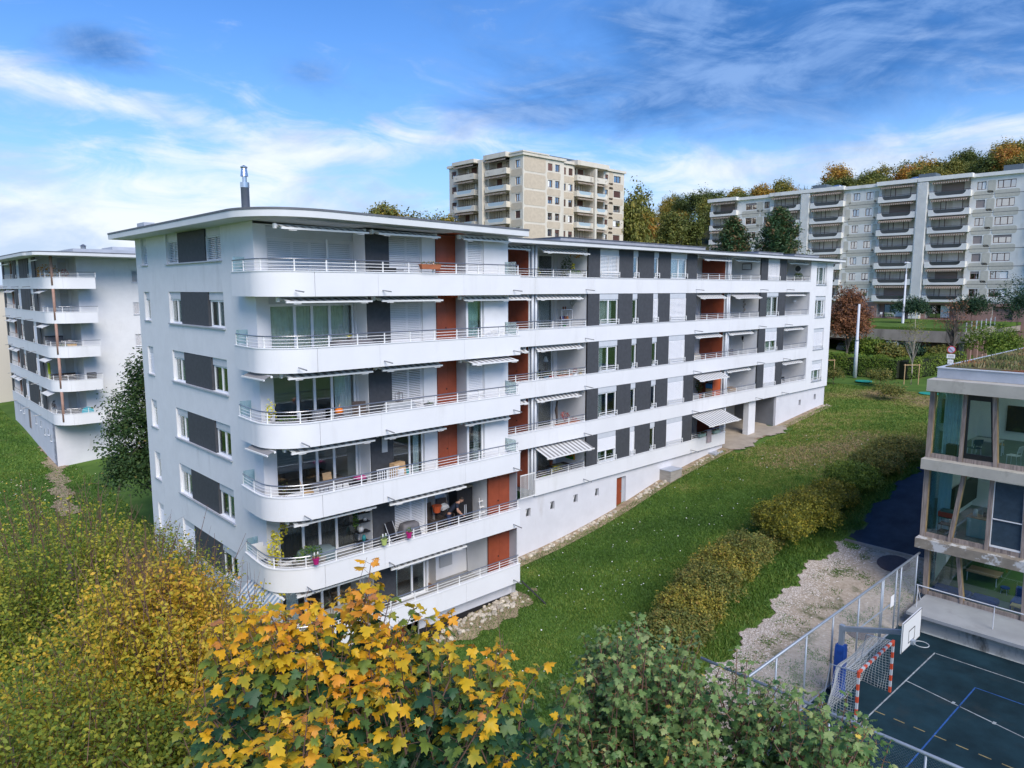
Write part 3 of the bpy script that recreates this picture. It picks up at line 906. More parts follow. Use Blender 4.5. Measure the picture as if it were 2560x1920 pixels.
# --- long wing
SEG = [11.7, 15.8, 20.05, 31.35, 35.85, 40.2, 44.4, 48.7]
def win_mid(u0, u1, k, style):
    zt = Z0(k) + 0.95; h = (Z0(k) + 2.8 if k < 6 else 22.32) - zt - 0.01
    return window(AB, 'T', u0, 3.12, zt, u1 - u0, h, **style)
for k in range(2, 7):
    z = Z0(k)
    ends = [s for s in SEG if s <= (35.9 if k == 2 else 99)]
    if k == 2: ends = ends[1:]
    for a, b in zip(ends, ends[1:]):
        MB().box(a + 0.006, b - 0.002, 3.15, 3.27, z, z + 0.90).build('parapet_panel', m_panel, AB)
        MB().box(a + 0.006, b - 0.002, 3.12, 3.29, z + 0.90, z + 0.93).build('coping', m_frame, AB)
    S1 = ends[-1]
    MB().box(ends[0], S1 - 0.01, 3.28, 5.6, z + 0.02, z + FL - 0.02).build('balcony_slab', m_deck, AB)
    for s in [q for q in (20.0, 31.4, 40.3, 44.6) if q < S1 + .1]:
        MB().tube([(s - 0.12, 3.17, z + 0.24), (s - 0.1, 2.5, z + 0.18)], 0.026, 6).build('water_spout', m_steel, AB)
    zt = z + 0.94; top = (z + 2.8 if k < 6 else 22.32)
    for a, b in ((20.12, 21.14), (22.92, 24.3), (24.82, 26.44), (26.98, 28.28), (30.16, 31.38)) + (((40.26, 41.3), (43.2, 44.38)) if k > 2 else ()):
        MB().box(a, b, 3.17, 3.24, zt, top - 0.004).build('shutter_panel', m_dark, AB)
    bl1 = {6: 1.0, 2: 0.52}.get(k, 0)
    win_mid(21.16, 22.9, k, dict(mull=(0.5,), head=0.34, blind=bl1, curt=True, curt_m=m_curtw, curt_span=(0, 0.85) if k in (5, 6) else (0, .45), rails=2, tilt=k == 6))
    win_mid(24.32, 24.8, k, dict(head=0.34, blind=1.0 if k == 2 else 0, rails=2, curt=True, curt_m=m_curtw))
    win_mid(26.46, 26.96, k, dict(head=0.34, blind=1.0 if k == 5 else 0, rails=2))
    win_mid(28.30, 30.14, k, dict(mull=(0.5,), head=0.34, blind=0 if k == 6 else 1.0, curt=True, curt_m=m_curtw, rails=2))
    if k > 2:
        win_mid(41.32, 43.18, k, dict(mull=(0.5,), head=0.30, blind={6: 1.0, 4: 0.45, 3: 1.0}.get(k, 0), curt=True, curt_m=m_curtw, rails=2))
    # loggias: back wall, side walls, cupboard partition
    TB = 5.6
    lo, hi = z + FL, top
    def logg(a, b, wins):
        wallgrid(MB(), lambda u, d, zz: (u, TB + d, zz), a, b, lo - 0.02, hi, [(x0, x1, lo, hi - 0.01, 0.15) for x0, x1 in wins]).build('loggia_wall', m_render, AB)
        for q in (a, b): MB().quad((q, TB, lo), (q, 3.28, lo), (q, 3.28, hi), (q, TB, hi)).build('loggia_side_wall', m_render, AB)
    logg(11.66, 20.1, [(13.6, 15.2), (17.9, 19.8)])
    logg(31.4, 40.24 if k > 2 else 35.84, [(33.2, 35.2)] + ([(37.6, 39.6)] if k > 2 else []))
    if k > 2: logg(44.42, 48.66, [(45.2, 47.2)])
    window(AB, 'T', 13.6, TB, lo, 1.6, hi - lo - .02, mull=(0.5,), head=0.3, curt=True, curt_m=m_curtw)
    window(AB, 'T', 17.9, TB, lo, 1.9, hi - lo - .02, mull=(0.36,), head=0.3, curt=k in (5, 2, 6), curt_m=m_curtw if k != 6 else m_curt, curt_span=(0, 1) if k == 5 else (0, 0.3))
    window(AB, 'T', 33.2, TB, lo, 2.0, hi - lo - .02, mull=(0.5,), head=0.3, curt=True, curt_m=m_curtd)
    if k > 2:
        window(AB, 'T', 37.6, TB, lo, 2.0, hi - lo - .02, mull=(0.5,), head=0.3, curt=True, curt_m=m_curtw)
        window(AB, 'T', 45.2, TB, lo, 2.0, hi - lo - .02, mull=(0.5,), head=0.3, curt=True, curt_m=m_curtw)
    for c in (15.75, 35.8):
        # partition of cupboards, red leaves toward the open corner
        MB().box(c, c + 0.5, 3.62, TB - 0.05, lo, hi - 0.05).build('cupboard', m_grey, AB)
        if not (c > 30 and k == 3):
            for t0, t1 in ((3.64, 4.58), (4.59, 5.52)):
                d = MB().box(c - 0.05, c - 0.002, t0, t1, lo + 0.02, hi - 0.1).build('cupboard_door', m_red, AB)
                if t0 < 4: MB().box(c - 0.075, c - 0.05, t1 - 0.10, t1 - 0.05, lo + 1.0, lo + 1.06).build('handle', m_black, d)
        else:
            MB().box(c - 0.05, c - 0.002, 4.75, 5.52, lo + 0.02, hi - 0.1).build('cupboard_door', m_red, AB)
            MB().box(c - 0.75, c - 0.70, 3.64, 3.70, lo + 0.02, lo + 0.03).build('door_stop', m_black, AB)
            MB().quad((c - 0.02, 3.66, lo + .03), (c - 0.7, 3.9, lo + .03), (c - 0.7, 3.9, hi - .12), (c - 0.02, 3.66, hi - .12)).build('open_cupboard_door', m_orange, AB)
        for q in (0.08, 0.34):
            MB().tube([(c + q, 3.42, lo), (c + q, 3.42, hi)], 0.075, 10).build('downpipe', m_lgrey, AB, smooth=True)
        MB().box(c - 0.04, c - 0.003, 3.56, 3.62, lo, hi - .06).build('post', m_frame, AB)
    spans = [(11.72, 15.7), (15.82, 20.0), (31.42, 35.75)] + ([(35.9, 40.16), (44.46, 48.62)] if k > 2 else [])
    if k == 2: spans[0] = None; spans[2] = (31.42, 35.8)
    for sp in spans:
        if sp: railing(AB, [(sp[0], 3.21), (sp[1], 3.21)], z + 0.93, 0.40, 3, 1.25)
    AW = {6: [(13.2, 15.5, .25), (16.2, 19.95, .55), (32.0, 35.5, .5), (36.5, 40.0, .3), (44.8, 48.2, .3)],
          5: [(13.2, 15.5, .3), (15.95, 19.7, .3), (31.6, 35.0, .55), (36.1, 39.9, .65), (44.5, 48.1, .25)],
          4: [(13.2, 15.3, .3), (15.95, 19.7, .35), (31.5, 34.9, .35), (36.0, 39.5, .3), (44.5, 48.0, .3)],
          3: [(13.2, 15.3, .3), (15.95, 19.6, .35), (31.4, 35.2, .85), (36.0, 39.4, .25), (44.5, 48.0, .35)],
          2: [(15.95, 19.9, 1.15), (31.4, 35.6, 1.7)]}[k]
    for a, b, e in AW:
        awning(AB, a, b, top - 0.12, 3.55, 3.5 - e, 0.06 + e * 0.33)
MB().box(15.8, 20.0, 2.98, 3.0, 11.35, 11.36)
# plain end of the long wing
ow = [(49.85, 51.85, Z0(k) + 0.62, Z0(k) + 2.45 if k < 6 else 22.2, 0.16) for k in (3, 4, 5, 6)]
mb = wallgrid(MB(), lambda u, d, z: (u, 3.16 + d, z), 48.72, 53.1, Z0(3), 22.3, ow)
mb.quad((53.1, 3.16, Z0(3)), (53.1, 16, Z0(3)), (53.1, 16, 22.3), (53.1, 3.16, 22.3))
mb.quad((48.72, 3.16, Z0(3)), (48.72, 3.3, Z0(3)), (48.72, 3.3, 22.3), (48.72, 3.16, 22.3))
mb.build('end_bay_wall', m_render, AB)
for k in (3, 4, 5, 6):
    z = Z0(k) + 0.62; h = (Z0(k) + 2.45 if k < 6 else 22.2) - z
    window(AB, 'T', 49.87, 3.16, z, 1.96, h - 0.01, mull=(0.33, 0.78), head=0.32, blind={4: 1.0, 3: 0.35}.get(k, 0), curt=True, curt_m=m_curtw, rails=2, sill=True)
# long wing base wall with vents, door, underpass
ob = [(a, a + 0.36, 7.35, 7.85, 0.18) for a in (15.3, 17.25, 19.25, 21.2)] + [(23.3, 24.25, 6.17, 8.14, 0.22)]
zb = Z0(2)
mb = wallgrid(MB(), lambda u, d, z: (u, 3.34 + d, z), 11.6, 35.8, 2.4, zb + 0.01, ob)
mb.quad((35.8, 3.34, 6), (35.8, 12, 6), (35.8, 12, Z0(3)), (35.8, 3.34, Z0(3)))
mb.quad((11.64, 3.34, zb), (15.8, 3.34, zb), (15.8, 3.34, zb + .02), (11.64, 3.34, zb + .02))
wallgrid(mb, lambda u, d, z: (u, 3.34 + d, z), 44.0, 53.08, 6.5, Z0(3), [(48.1, 48.5, 10.0, 10.5, 0.15), (51.0, 51.4, 10.2, 10.7, 0.15)])
mb.quad((44, 3.34, 6), (44, 12, 6), (44, 12, Z0(3)), (44, 3.34, Z0(3)))
mb.quad((53.08, 3.34, 6), (53.08, 16, 6), (53.08, 16, Z0(3)), (53.08, 3.34, Z0(3)))
mb.build('base_wall', m_base, AB)
mb = MB()
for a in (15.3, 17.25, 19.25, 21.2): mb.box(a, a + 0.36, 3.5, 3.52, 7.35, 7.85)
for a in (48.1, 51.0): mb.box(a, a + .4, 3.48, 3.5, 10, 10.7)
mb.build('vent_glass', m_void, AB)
for a in (15.3, 17.25, 19.25, 21.2):
    MB().bar((a + 0.04, 3.44, 7.36), (a + 0.10, 3.36, 7.84), 0.03).build('vent_flap', m_frame, AB)
d = MB().box(23.33, 24.0, 3.50, 3.54, 6.2, 8.1).build('cellar_door', m_red, AB)
MB().box(23.9, 23.96, 3.47, 3.5, 7.1, 7.2).build('handle', m_steel, d)
MB().box(24.002, 24.24, 3.5, 3.54, 6.2, 8.1).build('door_side', m_grey, AB)
# underpass: back wall, floor, ceiling, column
m_under = M('dark render', (0.19, 0.20, 0.22), 0.9, var=0.08, scale=1)
MB().box(35.82, 43.98, 11.5, 11.6, 6, Z0(3)).build('underpass_wall', m_under, AB)
MB().box(43.9, 43.985, 3.5, 11.5, 6, Z0(3)).build('underpass_wall', m_under, AB)
MB().box(35.8, 44.0, 3.4, 11.6, Z0(3) - 0.01, Z0(3) + 0.02).build('underpass_ceiling', m_soffit, AB)
MB().box(39.85, 40.9, 3.5, 3.95, 7.5, Z0(3) - 0.012).build('column', m_render, AB)
sheet('paving', lambda s, t: (s > 35.82) & (s < 44.0 + .5 * np.sin(t * 3)) & (t > 2.2 + .35 * np.sin(s * 1.3) + .15 * np.sin(s * 5.3) + .08 * np.sin(s * 13)), (35.8, 44.6), (.8, 11.5), .1, .06, M('sandy concrete', (.36, .31, .25), .9, var=.12, scale=1.2))
# entrance gate with upright bars beside the lowest loggia
g = MB().box(14.55, 15.72, 3.0, 3.04, 9.9, 9.95).box(14.55, 15.72, 3.0, 3.04, 8.62, 8.67).build('gate', m_rail, AB)
for i in range(13):
    put('bar', POST, g, (0, 0, 0)).location = (14.57 + i * 0.094 - 11.65, 3.02 - 2.4, 8.63 - 3.0)
    C.objects[-1] if False else None
for o in g.children: o.scale = (0.6, 0.6, 3.1)
# concrete light shafts against the base wall
MB().box(27.9, 29.2, 2.45, 3.33, 6.2, 7.9).build('light_shaft', M('board concrete', (0.36, 0.33, 0.29), 0.9, var=0.15, scale=1.5, stretch=(1, 1, 6)), AB)
MB().box(27.87, 29.23, 2.42, 3.33, 7.902, 7.94).build('shaft_cover', m_zinc, AB)
MB().box(33.9, 35.2, 2.75, 3.33, 7.6, 8.12).build('shaft_cover', m_zinc, AB)
# long wing roof, in three steps
rf = MB().box(11.95, 54.2, 2.55, 16.5, 22.34, 22.52).build('roof', m_soffit, AB)
MB().box(11.92, 54.23, 2.52, 16.5, 22.522, 22.58).build('roof_edge', m_edge, rf)
MB().box(18.2, 33.0, 3.6, 15, 22.58, 22.86).build('roof_deck', m_roof, rf)
MB().box(18.15, 33.05, 3.55, 15, 22.862, 22.90).build('roof_edge', m_edge, rf)
for a, b in ((40.5, 44.5), (46.5, 51)):
    MB().box(a, b, 3.6, 14, 22.58, 22.84).build('roof_deck', m_roof, rf)
    MB().box(a - .05, b + .05, 3.55, 14, 22.842, 22.88).build('roof_edge', m_edge, rf)
# inner shell so that no daylight runs through the storeys
sh = MB()
for k in range(0, 7):
    z = Z0(k)
    sh.box(0.25, 11.5, 6.3, 16.9, z, z + 0.28)
sh.box(0.4, 11.5, 6.25, 6.29, 2.3, 22.4)
sh.box(11.7, 53.0, 7.0, 7.05, 9, 22.3)
sh.box(11.45, 11.49, 6.3, 17, 2.3, 22.4)
for k in range(2, 7): sh.box(11.7, 53.0 if k > 2 else 35.8, 5.8, 7.0, Z0(k), Z0(k) + 0.25)
sh.build('floor_slabs', m_room, AB)
# chimney
ch = MB().lathe([(0.16, 0), (0.16, 1.25), (0.165, 1.25)], 14, .55, 4.2, 22.85).build('chimney', m_zinc, AB, smooth=True)
MB().lathe([(0.175, 1.12), (0.175, 1.32), (0.09, 1.33), (0.09, 1.55), (0.15, 1.55), (0.11, 1.85), (0.14, 1.9), (0.14, 1.92), (0.02, 1.98)], 14, .55, 4.2, 22.85).build('chimney_cap', M('bright steel', (0.62, 0.64, 0.67), 0.25, metal=0.9), ch)
# ------------------------------------------------------------------ second white block, left
SB = root('apartment_building', 'white apartment block at the left edge with long blue-grey balcony bands and brown posts', 'building', 1, 45, 5)
m_post = M('brown post', (0.36, 0.22, 0.17), 0.7, var=0.1, scale=3)
SZ = lambda i: 20.0 - 2.8 * i
XL = 0.6
def corner2(dx=0.0):
    p = [(XL + dx, 63.5), (XL + dx, 45.4)]
    for i in range(11):
        t = math.pi * (1 + i / 20)
        p.append((XL + 1.7 + (1.7 - dx) * math.cos(t), 44.7 + (1.7 - dx) * math.sin(t)))
    return p + [(4.1, 43.0 + dx)]
for i in range(5):
    z = SZ(i)
    pth = corner2()
    a = pth[:2]; b = pth[1:]
    b[0] = (b[0][0], b[0][1] - 0.01)
    MB().prism(ribbon(a, 0.12), z, z + 0.9).build('parapet_panel', m_panel, SB)
    mid = 10
    MB().prism(ribbon(b[:mid], 0.12), z, z + 0.9).build('parapet_panel', m_panel, SB)
    q = b[mid - 1:]; q[0] = (q[0][0] + 0.008, q[0][1])
    MB().prism(ribbon(q, 0.12), z, z + 0.9).build('parapet_panel', m_panel, SB)
    MB().prism(ribbon(corner2(-0.02), 0.17), z + 0.902, z + 0.935).build('coping', m_frame, SB)
    fl = corner2(0.13)[1:] + [(4.08, 45.02), (3.2, 47.5), (XL + .13, 47.5)]
    MB().prism(fl, z + 0.02, z + 0.28).build('balcony_slab', m_deck, SB)
    railing(SB, [(p[0] + .07, p[1] + (.07 if p[0] > 1.5 else 0)) for p in corner2()[1:]], z + 0.935, 0.42, 3, 1.2)
    top = SZ(i) + 2.8 if i else 22.62
    lo = z + 0.94
    for t0, t1 in ((47.1, 48.5), (50.05, 51.0), (51.1, 52.0), (52.1, 54.3), (55.9, 57.4), (62.5, 63.4)):
        MB().box(XL + 0.02, XL + 0.1, t0, t1, lo, top - 0.005).build('shutter_panel', m_dark, SB)
    window(SB, 'S', 48.52, XL + 0.02, lo, 1.5, top - lo - .01, mull=(0.5,), head=0.4, blind=1.0 if i in (0, 2, 3) else 0, rails=2, blind_m=m_blind)
    window(SB, 'S', 54.32, XL + 0.02, lo, 1.55, top - lo - .01, mull=(0.5,), head=0.4, blind=1.0 if i in (0, 1, 4) else 0, rails=2)
    # loggia with red cupboard on the long side
    MB().quad((XL + 2.4, 57.4, z + .2), (XL + 2.4, 62.5, z + .2), (XL + 2.4, 62.5, top), (XL + 2.4, 57.4, top)).build('loggia_back', m_render, SB)
    MB().quad((XL + .1, 62.49, z + .2), (XL + 2.4, 62.49, z + .2), (XL + 2.4, 62.49, top), (XL + .1, 62.49, top)).build('loggia_side', m_render, SB)
    MB().box(XL + 0.6, XL + 0.66, 58.6, 60.0, z + .3, top - .05).build('cupboard_door', m_red, SB)
    MB().tube([(XL + .3, 60.2, z + .3), (XL + .3, 60.2, top)], .09, 8).build('post', m_post, SB)
    railing(SB, [(XL + .06, 57.5), (XL + .06, 62.4)], z + .935, .4, 3, 1.0)
    awning(SB, XL + 0.1, XL + 0.2, top - .1, 57.9, 57.6, .1) if False else None
    for t0, t1 in ((57.6, 60.0), (60.4, 62.3)):
        mb = MB().quad((XL + .2, t0, top - .12), (XL + .2, t1, top - .12), (XL - .22, t1, top - .32), (XL - .22, t0, top - .32))
        a = mb.build('awning', m_awn, SB)
        MB().bar((XL - .23, t0, top - .33), (XL - .23, t1, top - .33), .06).build('front_bar', m_rail, a)
    # corner loggia
    MB().tube([(1.15, 43.55, z + .28), (1.15, 43.55, top)], .11, 10).build('post', m_post, SB, smooth=True)
    wallgrid(MB(), lambda u, d, zz: (u, 47.5 + d, zz), XL + .1, 3.2, z + .2, top, [(2.35, 3.0, z + .3, top - .05)]).build('loggia_back', m_render, SB)
    window(SB, 'T', 2.37, 47.5, z + .3, .61, top - z - .37, head=.3, blind=1.0 if i == 1 else 0, tilt=True)
    MB().quad((3.2, 45, z + .2), (3.2, 47.5, z + .2), (3.2, 47.5, top), (3.2, 45, top)).build('loggia_side', m_render, SB)
    mb = MB().quad((XL + .3, 44.2, top - .12), (XL + .3, 46.9, top - .12), (XL - .3, 46.9, top - .33), (XL - .3, 44.2, top - .33))
    a = mb.build('awning', m_awn, SB)
    MB().bar((XL - .31, 44.2, top - .34), (XL - .31, 46.9, top - .34), .06).build('front_bar', m_rail, a)
    for t in (49.5, 55.0, 61):
        MB().tube([(XL + .05, t, z + .2), (XL - .6, t, z + .15)], .03, 6).build('water_spout', m_steel, SB)
wo_ = [(7.4, 7.98, SZ(i) + .55, SZ(i) + 1.6, .12) for i in range(5)]
mb = wallgrid(MB(), lambda u, d, zz: (u, 45 + d, zz), 3.2, 26, 8.8, 22.62, wo_)
mb.quad((26, 45, 4), (26, 62, 4), (26, 62, 22.6), (26, 45, 22.6))
mb.build('side_wall', m_render, SB)
for i in range(5):
    window(SB, 'T', 7.42, 45, SZ(i) + .56, .54, 1.02, blind=1.0, tilt=True, frame_m=m_rail, sill=True)
mb = MB().box(XL + .12, 26, 45.0 + .02, 46, 4, 8.79)
mb.quad((XL + .12, 45.02, 4), (XL + .12, 64, 4), (XL + .12, 64, 8.79), (XL + .12, 45.02, 8.79))
mb.build('base_wall', m_base, SB)
MB().box(XL + .08, XL + .13, 55.4, 56.2, 6.9, 9 - .25).build('cellar_door', M('grey brown door', (.24, .20, .19), .7), SB)
for t, z_ in ((50.5, 7.9), (49.0, 7.4), (47.5, 7.6), (46.6, 7.2), (52.6, 7.9), (58.5, 8.1), (60.0, 8.2)):
    MB().box(XL + .085, XL + .13, t, t + .35, z_ - .15, z_ + .4).build('base_window', m_grey, SB)
    MB().box(XL + .02, XL + .13, t - .04, t + .39, z_ - .2, z_ - .155).build('sill', m_frame, SB)
pr = [(-0.6, 64.5)] + [(p[0] - 1.2 if p[0] < 1.5 else p[0], p[1] - 1.3 if p[0] > .8 else p[1]) for p in corner2()[1:-1]] + [(27, 41.7 + 1.2), (27, 64.5)]
rf = MB().prism(pr, 22.62, 22.84).build('roof', m_soffit, SB)
MB().prism([(p[0] * 1.0, p[1]) for p in pr], 22.842, 22.93).build('roof_edge', m_edge, rf)
MB().box(2.9, 26, 44.2, 60, 22.94, 23.30).build('roof_deck', m_zinc, rf)
MB().box(6.2, 9.0, 45.5, 49, 23.31, 23.62).build('roof_box', m_zinc, rf)
MB().lathe([(.2, 0), (.2, .25), (.28, .27), (.05, .42)], 10, 3.9, 45.2, 23.3).build('roof_vent', m_steel, rf)
MB().box(1.6, 25.9, 47.6, 63, 4.2, 22.6).build('core', m_room, SB)

B3 = root('apartment_building', 'sliver of a cream house past the far end of the left white block', 'building', -4, 78, 5)
MB().box(-5.5, 4, 76, 90, 5, 20).build('wall', M('cream render', (.62, .57, .48), .9), B3)
MB().box(-6, 4.5, 75.5, 90.5, 20, 20.4).build('roof', m_zinc, B3)

# ------------------------------------------------------------------ precast concrete blocks behind
m_conc = M('precast concrete', (0.68, 0.63, 0.53), 0.9, var=0.06, scale=0.5, bump=0.1, bscale=20, stain=((0.40, 0.36, 0.30), 0.35, 0.58, 0.8))
m_beige = M('aggregate panel', (0.57, 0.485, 0.37), 0.95, var=0.07, scale=2.5, stain=((0.37, 0.32, 0.25), 0.5, 0.6, 0.85))
m_conc2 = M('pale precast concrete', (0.78, 0.775, 0.735), 0.9, var=0.06, scale=0.5, bump=0.1, bscale=20, stain=((0.44, 0.42, 0.37), 0.30, 0.57, 0.8))
m_beige2 = M('grey aggregate panel', (0.55, 0.53, 0.455), 0.95, var=0.07, scale=2.5, stain=((0.36, 0.345, 0.30), 0.5, 0.6, 0.85))
m_brown = M('brown window frame', (0.10, 0.050, 0.040), 0.6)
m_bblind = M('brown roller blind', (0.13, 0.065, 0.052), 0.7, var=0.1, scale=1, rand=0.35)
m_pblind = M('mauve roller blind', (0.30, 0.26, 0.25), 0.7, rand=0.1)
m_fglass = glass('far window glass', (0.25, 0.28, 0.30), 0.42)
m_smoke = M('smoked glass', (0.045, 0.050, 0.050), 0.25, var=0.3, scale=0.8, spec=0.5)
m_clearb = M('pale balcony glass', (0.42, 0.52, 0.56), 0.25, spec=0.6)
m_pink = M('pink render', (0.36, 0.22, 0.19), 0.9, var=0.06, scale=1)
def stripem(name, axis, c1, c2, per):
    m = bpy.data.materials.new(name); m.use_nodes = True
    t = m.node_tree; b = t.nodes['Principled BSDF']; b.inputs['Roughness'].default_value = .9
    co = t.nodes.new('ShaderNodeTexCoord'); s = t.nodes.new('ShaderNodeSeparateXYZ')
    t.links.new(co.outputs['Object'], s.inputs[0])
    v = mth('GREATER_THAN', mth('FRACT', mth('DIVIDE', s.outputs[axis], per, tree=t), tree=t), .5, tree=t)
    x = t.nodes.new('ShaderNodeMix'); x.data_type = 'RGBA'
    x.inputs[6].default_value = (*c1, 1); x.inputs[7].default_value = (*c2, 1)
    t.links.new(v, x.inputs[0]); t.links.new(x.outputs[2], b.inputs['Base Color'])
    return m
m_str = [stripem('striped awning cloth', a, (.52, .46, .38), (.16, .085, .05), .34) for a in (0, 1)]
def rpanel(P, u0, u1, z0, z1, d=0.03, r=0.35, mat=None):
    """rounded precast panel standing a little proud of the wall"""
    pts = []
    for cx, cz, a in ((u1 - r, z1 - r, 0), (u0 + r, z1 - r, 1), (u0 + r, z0 + r, 2), (u1 - r, z0 + r, 3)):
        for i in range(4):
            t = (a + i / 3) * math.pi / 2
            pts.append((cx + r * math.cos(t), cz + r * math.sin(t)))
    mb = MB()
    mb.loft([[P(u, -d, z) for u, z in pts], [P(u, 0.02, z) for u, z in pts]])
    return mb.mesh('facade_panel', mat)
def fwin(parent, orient, u, plane, z, w, h, blind=0.0, mull=(0.5,), bm=None, curt=False, panes=True):
    f = window(parent, orient, u, plane, z, w, h, mull=mull, blind=0, frame_m=m_brown, pane_m=m_fglass, inset=.16, back=False, fw=.09)
    P = facing(orient)
    if blind:
        put('blind', cached(('fb', orient, w, h, blind, (bm or m_bblind).name), lambda: lbox(MB(), P, .05, w - .05, .10, .14, h * (1 - blind), h - .02).mesh('blind', bm or m_bblind)), f, (0, 0, 0))
    elif curt:
        put('curtain', cached(('fc', orient, w, h), lambda: lbox(MB(), P, .1, w * .45, .145, .155, .1, h - .1).mesh('curtain', m_curtw)), f, (0, 0, 0))
    return f
def fbalcony(parent, orient, u0, u1, plane, z, out, mat, front_m, handrail=True, awn=0.0, boxed=False):
    """projecting balcony: floor tray, cheeks, bowed glass front, handrail, striped awning above"""
    P = facing(orient); w = u1 - u0
    base = (u0, plane, z) if orient == 'T' else (plane, u0, z)
    def tray():
        mb = MB()
        lbox(mb, P, 0, w, -out, 0.3, 0, .16)
        lbox(mb, P, 0, w * .12, -out, -out + .14, .16, 1.0); lbox(mb, P, w * .88, w, -out, -out + .14, .16, 1.0)
        lbox(mb, P, w * .12, w * .88, -out, -out + .14, .16, .38)
        for s in (1, -1):   # rounded haunch of the opening
            x0 = w * .12 if s > 0 else w * .88
            pts = [(x0, .38), (x0 + s * .55, .38), (x0 + s * .28, .46), (x0 + s * .1, .62), (x0, .85)]
            mb.loft([[P(a, -out, b) for a, b in pts], [P(a, -out + .14, b) for a, b in pts]])
        lbox(mb, P, 0, .14, -out + .14, 0.3, .16, .95); lbox(mb, P, w - .14, w, -out + .14, 0.3, .16, .95)
        if boxed: lbox(mb, P, w * .12, w * .88, -out, -out + .14, .38, 1.0)
        return mb.mesh('balcony', mat)
    b = put('balcony', cached(('fbal', orient, round(w, 2), out, mat.name, boxed), tray), parent, base)
    if not boxed:
        put('balcony_glass', cached(('fbg', orient, round(w, 2), out, front_m.name), lambda: lbox(MB(), P, w * .12, w * .88, -out + .05, -out + .07, .38, .98).mesh('balcony_glass', front_m)), b, (0, 0, 0))
    put('handrail', cached(('fbh', orient, round(w, 2), out), lambda: lbox(MB(), P, 0, w, -out + .02, -out + .08, 1.10, 1.15).mesh('handrail', m_brown)), b, (0, 0, 0))
    if awn:
        def aw():
            mb = MB(); zt = 2.8 - .1
            mb.quad(P(.1, -.1, zt), P(w - .1, -.1, zt), P(w - .1, -out - awn, zt - .12 - awn * .45), P(.1, -out - awn, zt - .12 - awn * .45))
            mb.quad(P(.1, -out - awn, zt - .12 - awn * .45), P(w - .1, -out - awn, zt - .12 - awn * .45), P(w - .1, -out - awn, zt - .36 - awn * .45), P(.1, -out - awn, zt - .36 - awn * .45))
            return mb.mesh('awning', m_str[0 if orient == 'T' else 1])
        put('awning', cached(('fba', orient, round(w, 2), out, awn), aw), b, (0, 0, 0))
    return b
def recess(mb, P, u0, u1, z0, z1, d):
    mb.quad(P(u0, d, z0), P(u1, d, z0), P(u1, d, z1), P(u0, d, z1))

# --- beige tower
TW = root('apartment_tower', 'beige concrete apartment tower with brown blinds rising behind the white roof', 'tower', 75, 65, 12)
trng = random.Random(5)
PT1 = lambda u, d, z: (u, 65 + d, z)
PT2 = lambda u, d, z: (u, 66.1 + d, z)
PS1 = lambda u, d, z: (74.5 + d, u, z)
rows = range(0, 9)
zc = lambda r: 41.0 - 2.8 * r
o1, o2, o3 = [], [], []
for r in rows:
    z = zc(r)
    for a, b in ((80.5, 81.65), (82.35, 83.5)): o1.append((a, b, z - .62, z + .62, .16))
    for a, b in ((85.2, 86.3), (87.0, 88.1), (97.3, 98.2), (99.9, 102.0)): o2.append((a, b, z - .62, z + .62, .16))
    o2.append((88.6, 93.0, z - 1.15, z + 1.3, 1.4)); o2.append((93.6, 96.8, z - 1.15, z + 1.3, 1.4))
    o3.append((64.7 + 1.0, 66.9, z - .62, z + .62, .16)); o3.append((82.9, 84.3, z - .62, z + .62, .16))
    o3.append((68.4, 73.7, z - 1.15, z + 1.3, 1.4)); o3.append((75.6, 82.4, z - 1.15, z + 1.3, 1.4))
o3 = [(max(a, 65.2), b, c, d, e) for a, b, c, d, e in o3]
mb = wallgrid(MB(), PT1, 74.5, 84.6, 11, 42.3, o1)
mb.quad((84.6, 65, 11), (84.6, 66.1, 11), (84.6, 66.1, 42.3), (84.6, 65, 42.3))
wallgrid(mb, PT2, 84.6, 103.1, 11, 42.2, o2)
wallgrid(mb, PS1, 65, 85, 11, 42.3, o3)
for r in rows:
    z = zc(r)
    for a, b, P in ((88.6, 93, PT2), (93.6, 96.8, PT2), (68.4, 73.7, PS1), (75.6, 82.4, PS1)):
        recess(mb, P, a, b, z - 1.15, z + 1.3, 1.4)
mb.quad((103.1, 66.1, 11), (103.1, 85, 11), (103.1, 85, 42.2), (103.1, 66.1, 42.2))
mb.build('facade', m_conc, TW)
blue_rows = {(0, 2)}
